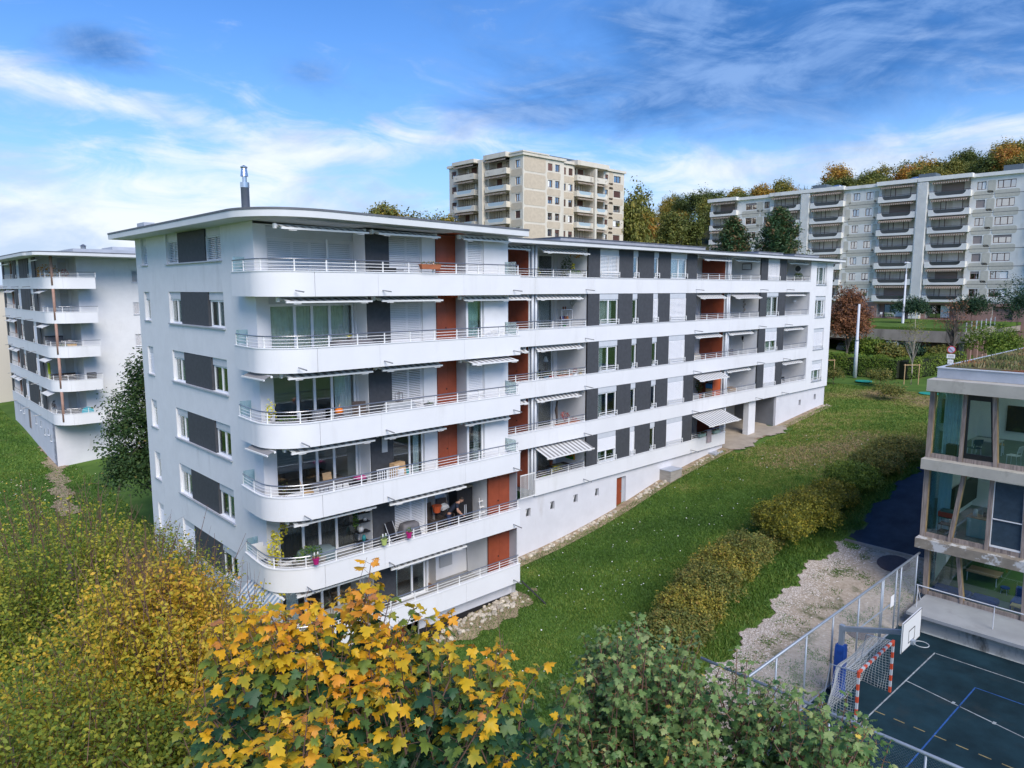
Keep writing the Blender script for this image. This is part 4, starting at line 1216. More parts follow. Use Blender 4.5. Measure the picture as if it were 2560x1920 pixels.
for r in rows:
    z = zc(r)
    for i, (a, b, P, pl, orr) in enumerate(((80.5, 81.65, PT1, 65, 'T'), (82.35, 83.5, PT1, 65, 'T'), (85.2, 86.3, PT2, 66.1, 'T'), (87, 88.1, PT2, 66.1, 'T'), (97.3, 98.2, PT2, 66.1, 'T'), (99.9, 102.0, PT2, 66.1, 'T'), (65.7, 66.9, PS1, 74.5, 'S'), (82.9, 84.3, PS1, 74.5, 'S'))):
        fwin(TW, orr, a, pl, z - .62, b - a, 1.24, blind=trng.choice((0, 0, 0, .5, 1, 1)), mull=(.5,) if b - a > 1 else (), curt=trng.random() < .4)
    for a, P, pl, orr, ww in ((89.2, PT2, 67.5, 'T', 1.2), (91.0, PT2, 67.5, 'T', 1.5), (94.2, PT2, 67.5, 'T', 1.7), (69.2, PS1, 75.9, 'S', 1.5), (71.8, PS1, 75.9, 'S', 1.3), (76.4, PS1, 75.9, 'S', 1.2), (78.6, PS1, 75.9, 'S', 1.5), (80.8, PS1, 75.9, 'S', 1.2)):
        fwin(TW, orr, a, pl - .17, z - 1.15, ww, 2.2, blind=trng.choice((0, 0, 0, .45, 1)), curt=trng.random() < .5)
    fbalcony(TW, 'T', 88.4, 92.95, 66.1, z - 1.45, .85, m_conc, m_clearb, awn=.15 if r else 0, boxed=(r == 0))
    fbalcony(TW, 'T', 93.65, 97.0, 66.1, z - 1.45, .85, m_conc, m_clearb, awn=.15 if r else 0, boxed=(r == 0))
    fbalcony(TW, 'S', 68.2, 73.8, 74.5, z - 1.45, .9, m_conc, m_clearb, awn=.12, boxed=(r == 0))
    fbalcony(TW, 'S', 76.8, 82.6, 74.5, z - 1.45, .9, m_conc, m_clearb, awn=.12, boxed=(r == 0))
    for a, b, P, off in ((74.75, 79.9, PT1, (0, 0, 0)), (98.4, 99.7, PT2, (0, 0, 0))):
        put('facade_panel', cached(('rp', a, b, 'T'), lambda: rpanel(P, a, b, -1.22, 1.22, mat=m_beige)), TW, (0, 0, z))
    for a, b, h0, h1 in ((80.3, 83.7, .78, 1.95), (85.0, 88.3, .78, 1.95), (97.2, 102.8, .78, 1.95)):
        P = PT1 if a < 84 else PT2
        put('facade_panel', cached(('rp2', a), lambda: rpanel(P, a, b, h0, h1, r=.25, mat=m_beige)), TW, (0, 0, z)) if r else None
    put('facade_panel', cached(('rp3',), lambda: rpanel(PS1, 65.2, 67.9, .78, 1.95, r=.25, mat=m_beige)), TW, (0, 0, z)) if r else None
MB().box(93.05, 93.55, 64.9, 66.4, 11, 42.0).build('fin', m_conc, TW)
MB().box(73.3, 74.9, 74.2, 75.2, 11, 42.2).build('fin', m_conc, TW)
rf = MB().prism([(74.2, 64.7), (84.9, 64.7), (84.9, 65.8), (103.4, 65.8), (103.4, 85.4), (74.2, 85.4)], 42.3, 42.75).build('roof', m_conc, TW)
for bx in ((73.4, 75, 68.2, 74.0, 42.35, 43.15), (73.4, 75, 76.6, 82.8, 42.35, 43.0), (88.2, 97.2, 65.0, 67, 42.25, 43.1), (74.1, 80.4, 64.6, 70, 42.76, 43.0)):
    MB().box(*bx).build('roof_parapet', m_conc, rf)
MB().box(83, 92, 69, 76, 42.76, 44.0).build('plant_room', M('dark zinc', (.10, .13, .15), .5), rf)

# --- long grey block on the right
BK = root('apartment_building', 'very long grey concrete apartment block with striped awnings at the right', 'building', 122, 20, 15)
brng = random.Random(9)
PB = lambda u, d, z: (122 + d, u, z)
zc = lambda r: 36.15 - 2.8 * r
bal = [(-3.2, 2.6), (11.1, 17.05), (19.05, 25.1), (31.0, 37.0), (38.9, 44.8), (52.0, 58.0)]
wins = [(5.3, 7.75), (9.25, 10.5), (26.25, 27.4), (28.45, 29.6), (45.4, 46.5), (48.1, 50.4), (-6.5, -5.3), (-10, -7.6)]
ob = []
for r in range(7):
    z = zc(r)
    for a, b in wins: ob.append((a, b, z - .62, z + .62, .16))
    for a, b in bal: ob.append((a + .3, b - .3, z - 1.2, z + 1.3, 1.5))
for a, b in ((12, 16.6), (19.6, 24.4)): ob.append((a, b, 15.1, 17.4, 1.2))
ob.append((4.2, 7.0, 15.1, 17.2, .6))
mb = wallgrid(MB(), PB, -20, 58.3, 17.7, 37.5, ob)
for r in range(7):
    for a, b in bal: recess(mb, PB, a + .3, b - .3, zc(r) - 1.2, zc(r) + 1.3, 1.5)
mb.quad((122, 58.3, 10), (140, 58.3, 10), (140, 58.3, 37.5), (122, 58.3, 37.5))
mb.build('facade', m_conc2, BK)
mb = wallgrid(MB(), PB, -20, 58.3, 10, 17.7, [o for o in ob if o[2] < 16])
mb.build('ground_storey', m_pink, BK)
for a, b, d in ((12, 16.6, 1.2), (19.6, 24.4, 1.2), (4.2, 7, .6)):
    g = MB(); recess(g, PB, a, b, 15.1, 17.4, d); g.build('recess_wall', m_pink, BK)
for a in (13.2, 20.4): fwin(BK, 'S', a, 123.0, 15.12, 3.2, 2.2, mull=(.33, .66), curt=True)
for r in range(7):
    z = zc(r)
    for a, b in wins:
        fwin(BK, 'S', a, 122, z - .62, b - a, 1.24, blind=brng.choice((0, 0, 0, 0, .3, 1)) if b - a > 2 or a < 12 else 0, mull=(.3, .7) if b - a > 2 else (.5,), bm=m_pblind, curt=brng.random() < .25)
    for i, (a, b) in enumerate(bal):
        fwin(BK, 'S', a + 1.6, 123.33, z - 1.2, 3.3, 2.25, blind=brng.choice((0, 0, 0, 0, 0, 1)), mull=(.25, .75), bm=m_pblind, curt=brng.random() < .3)
        fbalcony(BK, 'S', a, b, 122, z - 1.5, .85, m_conc2, m_smoke, awn=0)
        aw = brng.choice((.15, .15, .15, .3, .45))
        if not (r == 6 and i > 3):
            m_ = MB(); zt = z + 1.22; w0, w1 = a + .35, b - .35
            m_.quad((122, w0, zt), (122, w1, zt), (121.15 - aw, w1, zt - .1 - aw * .5), (121.15 - aw, w0, zt - .1 - aw * .5))
            m_.quad((121.15 - aw, w0, zt - .1 - aw * .5), (121.15 - aw, w1, zt - .1 - aw * .5), (121.15 - aw, w1, zt - .34 - aw * .5), (121.15 - aw, w0, zt - .34 - aw * .5))
            m_.build('awning', m_str[1], BK)
    for a, b in ((25.6, 30.3), (8.2, 10.85), (4.7, 8.0), (44.9, 47.2), (47.4, 51.2)):
        if r:
            put('facade_panel', cached(('bp', a), lambda: rpanel(PB, a, b, .80, 1.97, r=.3, mat=m_beige2)), BK, (0, 0, z))
    for a, b in ((30.0, 30.8), (25.3, 26.0), (10.7, 11.0), (7.95, 9.05), (46.7, 48.0)):
        if b - a > .5: put('facade_panel', cached(('bp2', a), lambda: rpanel(PB, a, b, -1.2, .72, r=.2, mat=m_beige2)), BK, (0, 0, z))
    MB().box(121.96, 122.02, -20, 58.3, z - 1.47, z - 1.40).build('joint', M('dark joint', (.16, .15, .14), .9), BK)
for a, b in ((17.3, 18.95), (37.15, 38.8)):
    f = MB().box(121.1, 122.4, a, b, 15, 37.45).build('fin', m_conc2, BK)
    mb = MB(); n = 9
    for i in range(n):
        t = a + .08 + (b - a - .16) * i / n
        mb.box(121.03, 121.1, t, t + .09, 17.8, 37.4)
    mb.build('fin_rib', m_conc2, f, kind='stuff')
rf = MB().box(121.6, 140, -20.4, 58.7, 37.5, 38.05).build('roof', m_conc2, BK)
for a, b in ((11, 18.9), (19, 25.4), (31, 45), (52, 58.5)):
    MB().box(121.0, 122, a, b, 37.55, 38.2).build('roof_parapet', m_conc2, rf)
for a in (17.2, 35.4, 5.0): MB().box(124, 126.5, a, a + 2.6, 38.06, 39.2).build('plant_room', M('dark zinc', (.10, .13, .15), .5), rf)
for a in (19.8, 33.2): MB().blob((125, a + .6, 38.4), (.9, 1.2, .6), 10, 6).build('roof_dome', M('bright steel', (.6, .6, .6), .3), rf)

# ------------------------------------------------------------------ garage under the block's lawn
GA = root('garage', 'low concrete parking garage carrying the lawn in front of the grey block', 'garage', 92, 3, 11)
m_bconc = M('board concrete', (0.36, 0.33, 0.29), 0.9)
m_conc3 = M('weathered concrete', (0.33, 0.295, 0.26), 0.92, var=0.1, scale=0.8, stain=((0.15, 0.13, 0.115), 0.5, 0.52, 0.75))
for a, b in ((2.7, 6.5), (6.52, 10.4), (10.42, 14.3), (14.32, 18.2), (18.22, 26)):
    MB().box(92, 92.25, a, b, 13.1, 14.55).build('edge_beam', m_conc3, GA)
for a, b in ((92.26, 97), (97.02, 102), (102.02, 107)):
    MB().box(a, b, 2.7, 2.95, 13.1 + (a - 92) * .03, 14.55 + (a - 92) * .03).build('edge_beam', m_conc3, GA)
MB().box(92.3, 121.9, 3, 40, 13.6, 14.4).build('ceiling_slab', m_conc3, GA)
MB().box(103, 103.3, 2.8, 40, 10.5, 13.6).build('back_wall', m_pink, GA)
for t in (2.8, 9.0, 16.2, 22.5): MB().box(92.05, 92.5, t, t + .45, 10.4, 13.1).build('column', m_conc3, GA)
for s in (95.5, 98.5, 101): MB().box(s, s + .4, 2.8, 3.2, 10.4, 13.2).build('column', m_pink, GA)
for a, b in ((92.3, 121.7),):
    MB().box(a, b, 2.95, 46, 14.45, 14.9).build('lawn_terrace', m_lawn, None, kind='structure')
fr = root('post_and_wire_fence', 'short run of pale fence posts along the garage lawn edge', 'fence', 93, 2.9, 14.6)
FP = MB().box(-.05, .05, -.05, .05, 0, 1.25).mesh('post', m_lgrey)
for i in range(7): put('post', FP, fr, (93 + i * 2.2, 2.84, 14.5 + i * .06))
MB().tube([(93, 2.84, 15.6), (106.2, 2.84, 15.95)], .015, 4).build('wire', m_steel, fr)
# ------------------------------------------------------------------ ground surfaces by the ball court
def t_edge(S):
    return np.interp(S, [2, 12.8, 19, 22, 27, 40, 60], [-11.0, -10.3, -9.6, -9.25, -9.45, -9.9, -10.2]) + 0.22 * np.sin(S * 1.7) + 0.12 * np.sin(S * 4.1) + .06 * np.sin(S * 11)
sheet('gravel_path', lambda s, t: (t < t_edge(s)) & (s < 27) & ((t > -14.0) | (s > 21.6)), (0.0, 27), (-14.8, -8.5), 0.08, 0.03, m_gravel)
sheet('asphalt_lane', lambda s, t: (t < t_edge(s)), (27, 60), (-14.1, -8.5), 0.1, 0.035, m_asphalt)
MB().box(26.9, 27.02, -14.05, -9.4, 6.3, 6.62).build('kerb', m_conc3, None, kind='structure')
MB().quad((8.0, -34, 5.1), (21.7, -34, 5.1), (21.7, -13.95, 5.1), (8.0, -13.95, 5.1)).build('court', m_court, None, kind='structure')
m_line = M('white line paint', (0.30, 0.335, 0.35), 0.8, var=0.35, scale=5)
m_bline = M('blue line paint', (0.02, 0.085, 0.27), 0.8, var=0.3, scale=6)
m_yline = M('yellow line paint', (0.26, 0.215, 0.10), 0.8, var=0.35, scale=6)
def line(pts, w, m, z=5.104):
    mb = MB()
    for (a, b), (c, d) in zip(pts, pts[1:]):
        l = math.hypot(c - a, d - b); nx, ny = -(d - b) / l * w / 2, (c - a) / l * w / 2
        mb.quad((a + nx, b + ny, z), (c + nx, d + ny, z), (c - nx, d - ny, z), (a - nx, b - ny, z))
    o = mb.build('court_marking', m, None, kind='structure')
    return o
line([(20.14, -15.9), (8.6, -15.66)], .05, m_line)
line([(20.11, -15.95), (20.0, -30)], .05, m_line)
line([(16.98, -15.86), (16.06, -19.8), (15, -24.5)], .05, m_line)
line([(11.5, -17.64), (18.38, -17.8)], .05, m_bline)
line([(18.36, -17.83), (18.3, -28)], .05, m_bline)
for i in range(12):
    t = -15.78 - i * .645
    line([(14.02 - i * .012, t), (14.01 - i * .012, t - .36)], .05, m_yline, 5.108)
for s, t in ((16.62, -17.55), (16.28, -18.9), (15.9, -20.4)):
    line([(s - .09, t), (s + .09, t)], .10, m_line, 5.108)
for s, t in ((21.3, -12.6), (0, 0)):
    pass
for nm, s, t, r, lab in (('manhole_cover', 26.0, -12.2, .75, 'round brown manhole cover on the gravel near the asphalt'), ('manhole_cover', 19.4, -13.2, .55, 'round brown manhole cover half seen through the court fence')):
    o = MB().lathe([(0.02, .05), (r, .045), (r, 0), (0.02, 0)], 24, 0, 0, 0).build(nm, M('rusty iron', (.075, .055, .055), .7, var=.15, scale=8), None)
    o.location = gw(s, t, g1(s, t) + .045)
    dz1 = (g1(s + .5, t) - g1(s - .5, t)); o.rotation_euler = (0, -math.atan(dz1), GROT)
    tag(o, lab, 'manhole cover')
# ------------------------------------------------------------------ school
SC = root('school_building', 'three storey school of concrete bands, slanted timber posts and a planted roof', 'building', 23.9, -14.2, 5.1)
m_sconc = M('fair-faced concrete', (0.46, 0.435, 0.37), 0.9, var=0.08, scale=1.0, bump=0.15, bscale=25, stain=((0.20, 0.18, 0.145), 0.8, 0.55, 0.72, (1, 1, .6)))
m_sconc2 = M('blotched concrete', (0.27, 0.235, 0.185), 0.9, var=0.15, scale=2.2, bump=0.2, bscale=25, stain=((0.56, 0.56, 0.54), 1.3, 0.53, 0.58, (1, 1, 1.2)))
m_wood2 = M('weathered larch', (0.30, 0.245, 0.21), 0.85, var=0.28, scale=3, stretch=(6, 6, .5), bump=.3, bscale=12, stain=((.10, .085, .08), 1.2, .5, .7, (3, 3, .3)))
m_wood3 = M('fresh timber edge', (0.36, 0.25, 0.12), 0.7, var=0.15, scale=4)
m_sglass = glass('school glass', (0.78, 0.92, 0.90), 0.08, (0.75, 0.9, 1.0))
m_blk = M('black window frame', (0.012, 0.014, 0.016), 0.35)
m_swall = M('classroom wall', (0.74, 0.76, 0.72), 0.9, var=0.03, scale=1)
m_sfloor = M('classroom floor', (0.13, 0.17, 0.165), 0.5, var=0.1, scale=2)
m_screenb = M('blue grey sun screen', (0.035, 0.06, 0.085), 0.5, var=0.15, scale=5)
XF = 23.9
TE = -34.0
for i, (zl, zh, m, out) in enumerate(((8.28, 8.72, m_sconc2, .5), (11.95, 12.42, m_sconc, .5), (15.5, 16.02, m_sconc, .5))):
    MB().box(XF - out, 45, TE, -13.86, zl, zh).build('concrete_band', m, SC)
MB().box(XF + .35, 44.8, TE, -14.0, 16.03, 16.47).build('roof_upstand', m_zinc, SC)
MB().box(XF + .30, 44.9, TE, -13.96, 16.472, 16.51).build('roof_edge', m_lgrey, SC)
gr = MB().box(XF + .55, 44.6, TE, -14.25, 16.40, 16.56).build('planted_roof', M('sedum', (.085, .10, .045), .95, col2=(.16, .13, .06), scale=.7, bump=.8, bscale=9, stain=((.20, .075, .028), .6, .52, .62, (1, 1, 1))), SC)
rg_ = np.random.default_rng(8); n_ = 30000
s_ = rg_.uniform(XF + .7, 44.4, n_); t_ = rg_.uniform(-33, -14.4, n_); a_ = rg_.uniform(0, 6.28, n_)
h_ = rg_.uniform(.05, .16, n_) * (1 + .8 * (np.sin(s_ * 1.3 + t_) * np.sin(t_ * 1.7) > .4)); V_ = np.empty((n_, 3, 3))
V_[:, 0] = np.c_[s_ - np.cos(a_) * .05, t_ - np.sin(a_) * .05, np.full(n_, 16.5)]; V_[:, 1] = np.c_[s_ + np.cos(a_) * .05, t_ + np.sin(a_) * .05, np.full(n_, 16.5)]; V_[:, 2] = np.c_[s_ + rg_.normal(size=n_) * .06, t_ + rg_.normal(size=n_) * .06, 16.55 + h_]
V_ -= np.array(PIV[SC.name])
ti_ = np.clip(.45 + .3 * np.sin(s_ * .8 + 1.5 * np.sin(t_ * .6)) * np.sin(t_ * .9 + s_ * .3) + rg_.normal(size=n_) * .16, 0, 1)
link_mesh('sedum_tufts', npmesh('sedum_tufts', V_.reshape(-1, 3), np.arange(n_ * 3).reshape(-1, 3), leafmat('sedum tufts', [(0, (.05, .075, .02)), (.35, (.10, .11, .035)), (.6, (.17, .14, .07)), (.8, (.24, .10, .03)), (1, (.20, .05, .02))], .1), np.repeat(ti_, 3)), SC, kind='stuff')
# storey shells
for zf, zt in ((5.98, 8.28), (8.72, 11.95), (12.42, 15.5)):
    mb = MB()
    mb.quad((XF + 7, TE, zf), (XF + 7, -14.1, zf), (XF + 7, -14.1, zt), (XF + 7, TE, zt))
    mb.quad((XF + 1.7, -14.18, zf), (XF + 7, -14.18, zf), (XF + 7, -14.18, zt), (XF + 1.7, -14.18, zt))
    mb.quad((XF, TE, zt), (XF + 7, TE, zt), (XF + 7, -14.1, zt), (XF, -14.1, zt))
    mb.build('classroom_wall', m_swall, SC)
    MB().box(XF + .1, XF + 7, TE, -14.1, zf - .03, zf + .03).build('classroom_floor', m_sfloor, SC)
    MB().box(XF + .2, XF + 1.65, -14.16, -14.14, zf, zt).build('side_pane', m_sglass, SC)
MB().box(XF + 6.9, XF + 6.98, -16.2, -15.4, 12.9, 14.2).build('wall_board', m_black, SC)
MB().box(XF + 6.9, XF + 6.98, -18.8, -17.0, 13.2, 14.3).build('wall_board', m_black, SC)
MB().box(XF + 3.0, XF + 6.9, -14.4, -14.25, 9.2, 10.4).build('dark_board', m_black, SC)
MB().box(XF + 4.5, XF + 6.9, -19, -16.6, 6.0, 8.2).build('cupboard_wall', m_swall, SC)
m_lamp = M('lit tube', (.8, .9, .9), .5); m_lamp.node_tree.nodes['Principled BSDF'].inputs['Emission Color'].default_value = (.75, .95, 1, 1); m_lamp.node_tree.nodes['Principled BSDF'].inputs['Emission Strength'].default_value = 5
for z in (8.3, 11.90, 15.42):
    for q in (1.6, 3.4, 5.2): MB().box(XF + q, XF + q + .15, -19, -16.6, z - .14, z - .09).build('ceiling_lamp', m_lamp, SC)
def post(t0, z0, t1, z1, w=.15, name='slanted_post'):
    p = MB(); d = .22
    p.loft([[(XF - .02, t0, z0), (XF - .02, t0 - w, z0), (XF + d, t0 - w, z0), (XF + d, t0, z0)], [(XF - .02, t1, z1), (XF - .02, t1 - w, z1), (XF + d, t1 - w, z1), (XF + d, t1, z1)]])
    o = p.build(name, m_wood2, SC)
    MB().loft([[(XF + .02, t0 - w - .002, z0), (XF + .02, t0 - w - .03, z0), (XF + .2, t0 - w - .03, z0), (XF + .2, t0 - w - .002, z0)], [(XF + .02, t1 - w - .002, z1), (XF + .02, t1 - w - .03, z1), (XF + .2, t1 - w - .03, z1), (XF + .2, t1 - w - .002, z1)]]).build('timber_edge', m_wood3, o)
LV = [(12.42, 15.5, [(-13.88, -13.88), (-15.2, -15.2), (-16.52, -16.27), (-18.1, -18.5), (-20, -20)]),
      (8.72, 11.95, [(-13.9, -13.88), (-15.03, -15.38), (-16.46, -16.45), (-17.78, -17.7), (-19.4, -19)]),
      (5.98, 8.28, [(-14.2, -14.15), (-15.72, -15.4), (-18.0, -17.94), (-19.5, -19.8)])]
for li, (z0, z1, ps) in enumerate(LV):
    sl = .20
    MB().box(XF + .02, XF + .2, TE, -14.0, z0 + .001, z0 + sl).build('sill_beam', m_wood2, SC)
    MB().box(XF + .0, XF + .18, TE, -14.0, z1 - .07, z1 - .001).build('head_beam', m_wood2, SC)
    for b, t in ps:
        post(b, z0 + .002, t, z1 - .002, .20 if b > -14.3 else .15)
    for (b0, t0), (b1, t1) in zip(ps, ps[1:]):
        q = [(XF + .1, b0 - .17, z0 + sl), (XF + .1, b1 - .01, z0 + sl), (XF + .1, t1 - .01, z1 - .07), (XF + .1, t0 - .17, z1 - .07)]
        MB().quad(*q).build('pane', m_sglass, SC)
        if (li, round(b0, 1)) in ((0, -15.2), (1, -16.5)):
            dark = li == 0
            ring = []
            c = [Vector(p) for p in q]; ce = sum(c, Vector()) / 4
            mb = MB()
            for i in range(4):
                a, e = c[i], c[(i + 1) % 4]
                k = .16 if dark else .05
                ai = a + (ce - a) * k; ei = e + (ce - e) * k
                mb.loft([[a + Vector((-.09, 0, 0)), e + Vector((-.09, 0, 0)), ei + Vector((-.09, 0, 0)), ai + Vector((-.09, 0, 0))], [a, e, ei, ai]])
            mb.build('window_frame', m_blk if dark else m_rail, SC)
            if not dark:
                MB().quad(*[p + (ce - p) * .05 + Vector((-.03, 0, 0)) for p in c]).build('sun_screen', m_screenb, SC)
                MB().box(XF - .01, XF + .04, b1, b0 - .2, 10.15, 10.19).build('glazing_bar', m_rail, SC)
# terrace in front of the ground floor
te = MB().box(21.75, XF + .3, TE, -14.42, 5.0, 5.86).build('terrace_wall', M('streaked concrete', (.44, .43, .39), .9, var=.06, scale=1, stain=((.11, .105, .09), 1.1, .53, .66, (1, 1, .35))), SC)
MB().box(21.35, XF + .3, TE, -14.35, 5.862, 6.0).build('terrace_slab', M('grey slab', (.33, .345, .35), .85, var=.1, scale=.8, stain=((.22, .225, .22), .6, .55, .75, (1, 1, 1))), SC)
hr = root('handrail', 'thin grey handrail along the concrete terrace of the school', 'handrail', 22.15, -14.5, 6.0)
MB().tube([(23.0, -14.4, 6.02), (22.17, -14.45, 7.0), (22.12, -17.4, 7.0), (22.05, -24, 7.0)], .025, 6).build('rail', m_lgrey, hr)
for t in (-14.5, -17.4, -20.3): MB().tube([(22.13, t, 6.0), (22.13, t, 6.99)], .02, 6).build('post', m_lgrey, hr)
# things in the classrooms
m_top = M('table top', (0.36, 0.22, 0.11), .6, var=.1, scale=3)
m_blueseat = M('blue cushion', (0.015, 0.06, 0.24), .8, var=.15, scale=3)
def table(S, T, z, w, d, h, top, leg, label, name='table', rz=0):
    r = lroot(name, label, 'table', S, T, z, rz)
    MB().box(-w / 2, w / 2, -d / 2, d / 2, h - .04, h).build('tabletop', top, r)
    for a in (-1, 1):
        for b in (-1, 1):
            x, y = a * (w / 2 - .06), b * (d / 2 - .06)
            MB().tube([(x, y, 0), (x, y, h - .04)], .022, 6).build('leg', leg, r)
    return r
def chair(S, T, z, rz, seat, leg, label, h=.45, back=.42, group=None):
    r = lroot('chair', label, 'chair', S, T, z, rz, group)
    MB().box(-.21, .21, -.21, .21, h - .03, h).build('seat', seat, r)
    MB().loft([[(-.2, .2, h + .12), (.2, .2, h + .12), (.2, .23, h + .12), (-.2, .23, h + .12)], [(-.2, .27, h + back), (.2, .27, h + back), (.2, .3, h + back), (-.2, .3, h + back)]]).build('backrest', seat, r)
    for a in (-1, 1):
        MB().tube([(a * .19, -.19, 0), (a * .18, -.18, h - .03)], .014, 5).build('leg', leg, r)
        MB().tube([(a * .19, .22, 0), (a * .18, .18, h - .03), (a * .18, .24, h + .2)], .014, 5).build('leg', leg, r)
    return r
table(26.9, -15.9, 6.01, 1.0, 1.3, .72, m_top, m_lgrey, 'wooden table on thin steel legs behind the ground floor glass')
st = lroot('stool', 'low round blue stool by the wooden table in the ground floor room', 'stool', 26.2, -16.9, 6.01)
MB().lathe([(.02, .42), (.19, .42), (.19, .46), (.02, .46)], 14).build('seat', m_blueseat, st)
for i in range(4):
    c, s_ = math.cos(i * 1.57 + .7), math.sin(i * 1.57 + .7)
    MB().tube([(.2 * c, .2 * s_, 0), (.14 * c, .14 * s_, .42)], .012, 5).build('leg', m_lgrey, st)
for (S, T, w, d, lab) in ((24.6, -15.2, .6, 1.5, 'long blue floor cushion left of the slanted ground floor post'), (24.6, -16.5, .6, 1.0, 'blue floor cushion right of the slanted ground floor post')):
    o = MB().loft([[(S + a * w / 2 * k, T + b * d / 2 * k, 6.02 + z) for a, b in ((-1, -1), (1, -1), (1, 1), (-1, 1))] for z, k in ((0, .92), (.08, 1), (.24, 1), (.32, .9))]).build('cushion', m_blueseat, None, smooth=False)
    tag(o, lab, 'cushion')
sf = lroot('sofa', 'blue corner sofa at the right behind the ground floor glass', 'sofa', 25.2, -18.0, 6.01)
MB().box(-.4, .5, -.9, .6, 0, .38).build('seat', m_blueseat, sf); MB().box(.5, .8, -.9, .6, 0, .75).build('backrest', m_blueseat, sf)
bn = lroot('bench', 'small pale wooden bench in front of the blue sofa', 'bench', 24.5, -17.9, 6.01)
MB().box(-.2, .2, -.6, .4, .36, .40).build('seat', m_pine, bn)
for y in (-.5, .3): MB().box(-.15, .15, y, y + .05, 0, .36).build('leg', m_pine, bn)
# middle floor: trolley with red crate, counter with cups
tr = lroot('trolley', 'black wire trolley carrying a red crate in the middle floor window', 'trolley', 24.7, -14.75, 8.76)
for z in (.15, .5, .85): MB().box(-.25, .25, -.35, .3, z, z + .03).build('shelf', m_black, tr)
for a in (-.24, .24):
    for b in (-.34, .29): MB().tube([(a, b, 0), (a, b, 1.1)], .012, 5).build('post', m_black, tr)
o = MB().box(24.45, 24.95, -15.08, -14.42, 9.65, 9.86).build('crate', M('red plastic', (.42, .02, .03), .5), None)
tag(o, 'red plastic crate standing on the black wire trolley', 'crate')
MB().box(24.5, 24.9, -15.0, -14.5, 9.862, 9.95).build('folder_stack', M('teal card', (.08, .14, .15), .7), None)
tag(bpy.data.objects['folder_stack'], 'stack of dark folders lying on the red crate', 'folders')
ct = lroot('counter', 'pale green kitchen counter behind the slanted middle floor post', 'counter', 25.6, -16.1, 8.76)
MB().box(-.35, .35, -.5, .7, 0, .88).build('cabinet', M('mint laminate', (.22, .40, .40), .5), ct); MB().box(-.38, .38, -.53, .73, .882, .92).build('worktop', m_top, ct)
for i, (dx, dy, h, c, nm, lab) in enumerate(((-.1, .45, .34, (.42, .44, .42), 'canister', 'white and red canister on the kitchen counter'), (.1, .1, .22, (.06, .05, .04), 'kettle', 'dark kettle on the kitchen counter'), (-.15, -.25, .06, (.6, .6, .58), 'plate', 'white plate on the kitchen counter'))):
    o = MB().lathe([(.02, 0), (.09, 0), (.10, h * .5), (.07, h), (.02, h)], 12).build(nm, M('ware%d' % i, c, .4), None, smooth=True)
    o.location = gw(25.6 + dx, -16.1 + dy, 8.76 + .92); tag(o, lab, nm)
# top floor
table(26.0, -15.75, 12.46, .9, 1.1, .74, M('pale table', (.5, .5, .46), .5), m_lgrey, 'pale classroom table behind the black framed window')
table(26.6, -18.0, 12.46, 1.0, 1.6, .74, M('pale table', (.5, .5, .46), .5), m_lgrey, 'long pale classroom table at the right edge of the top floor')
m_wch = M('white shell', (.62, .63, .62), .4)
chair(25.2, -15.45, 12.46, 2.4, M('blue jacket', (.035, .075, .11), .8), m_lgrey, 'chair with a dark blue jacket behind the black framed window')
chair(26.9, -16.0, 12.46, .3, m_pine, m_lgrey, 'plywood chair beyond the pale classroom table')
chair(24.75, -17.05, 12.46, 2.9, m_wch, m_lgrey, 'white shell chair close to the top floor glass')
chair(28.0, -17.2, 12.46, .3, M('ochre shell', (.36, .22, .06), .6), m_lgrey, 'ochre chair deep inside the top floor classroom')
bx = MB().box(24.55, 24.95, -14.85, -14.5, 12.46, 13.0).build('black_box', m_black, None)
tag(bx, 'black cube speaker on the floor by the top floor curtain', 'speaker')
wavy(facing('S'), -14.75, -14.2, 25.6 - 0, 12.5, 15.4, mat=m_curtw)
o = link_mesh('curtain', wavy(facing('S'), -14.9, -14.22, XF + 1.0, 12.48, 15.42, mat=m_curtt, amp=.05)); tag(o, 'pale blue curtain at the top floor corner of the school', 'curtain')
o = link_mesh('curtain', wavy(facing('S'), -14.75, -14.22, XF + 1.1, 8.8, 11.9, mat=M('sky blue cloth', (.30, .48, .56), .9), amp=.02)); tag(o, 'light blue panel curtain at the middle floor corner of the school', 'curtain')
# ------------------------------------------------------------------ fences round the court
m_galv = M('galvanised steel', (.30, .35, .41), .45, var=.08, scale=3, metal=.3)
m_wire = M('fence wire', (.26, .29, .32), .5, metal=.3)
def meshpanel(axis, u0, u1, z0, z1, fixed, parent, step=.085):
    mb = MB()
    w, h = u1 - u0, z1 - z0
    k = -h
    while k < w:
        for sgn in (1, -1):
            a0 = max(k, 0); a1 = min(k + h, w)
            if a1 - a0 < .02: continue
            p = (u0 + a0, z0 + a0 - k); q = (u0 + a1, z0 + a1 - k)
            if sgn < 0: p = (u0 + w - a0, p[1]); q = (u0 + w - a1, q[1])
            A = (p[0], fixed, p[1]) if axis == 'S' else (fixed, p[0], p[1])
            B = (q[0], fixed, q[1]) if axis == 'S' else (fixed, q[0], q[1])
            mb.tube([A, B], .0017, 3, caps=False)
        k += step
    return mb.build('wire_mesh', m_wire, parent, kind='stuff')
f1 = root('chain_link_fence', 'grey chain link fence between the gravel path and the ball court', 'fence', 8.1, -14.05, 5.1)
ps = [8.1, 9.9, 12.1, 14.3, 16.7, 19.1, 20.75, 21.3, 23.3]
tops = lambda s: 7.98
for s in ps: MB().tube([(s, -14.05, 5.0), (s, -14.05, tops(s))], .035, 7).build('post', m_galv, f1, smooth=True)
MB().tube([(19.25, -14.05, 5.0), (19.25, -14.05, 8.0)], .035, 7).build('gate_post', m_galv, f1, smooth=True)
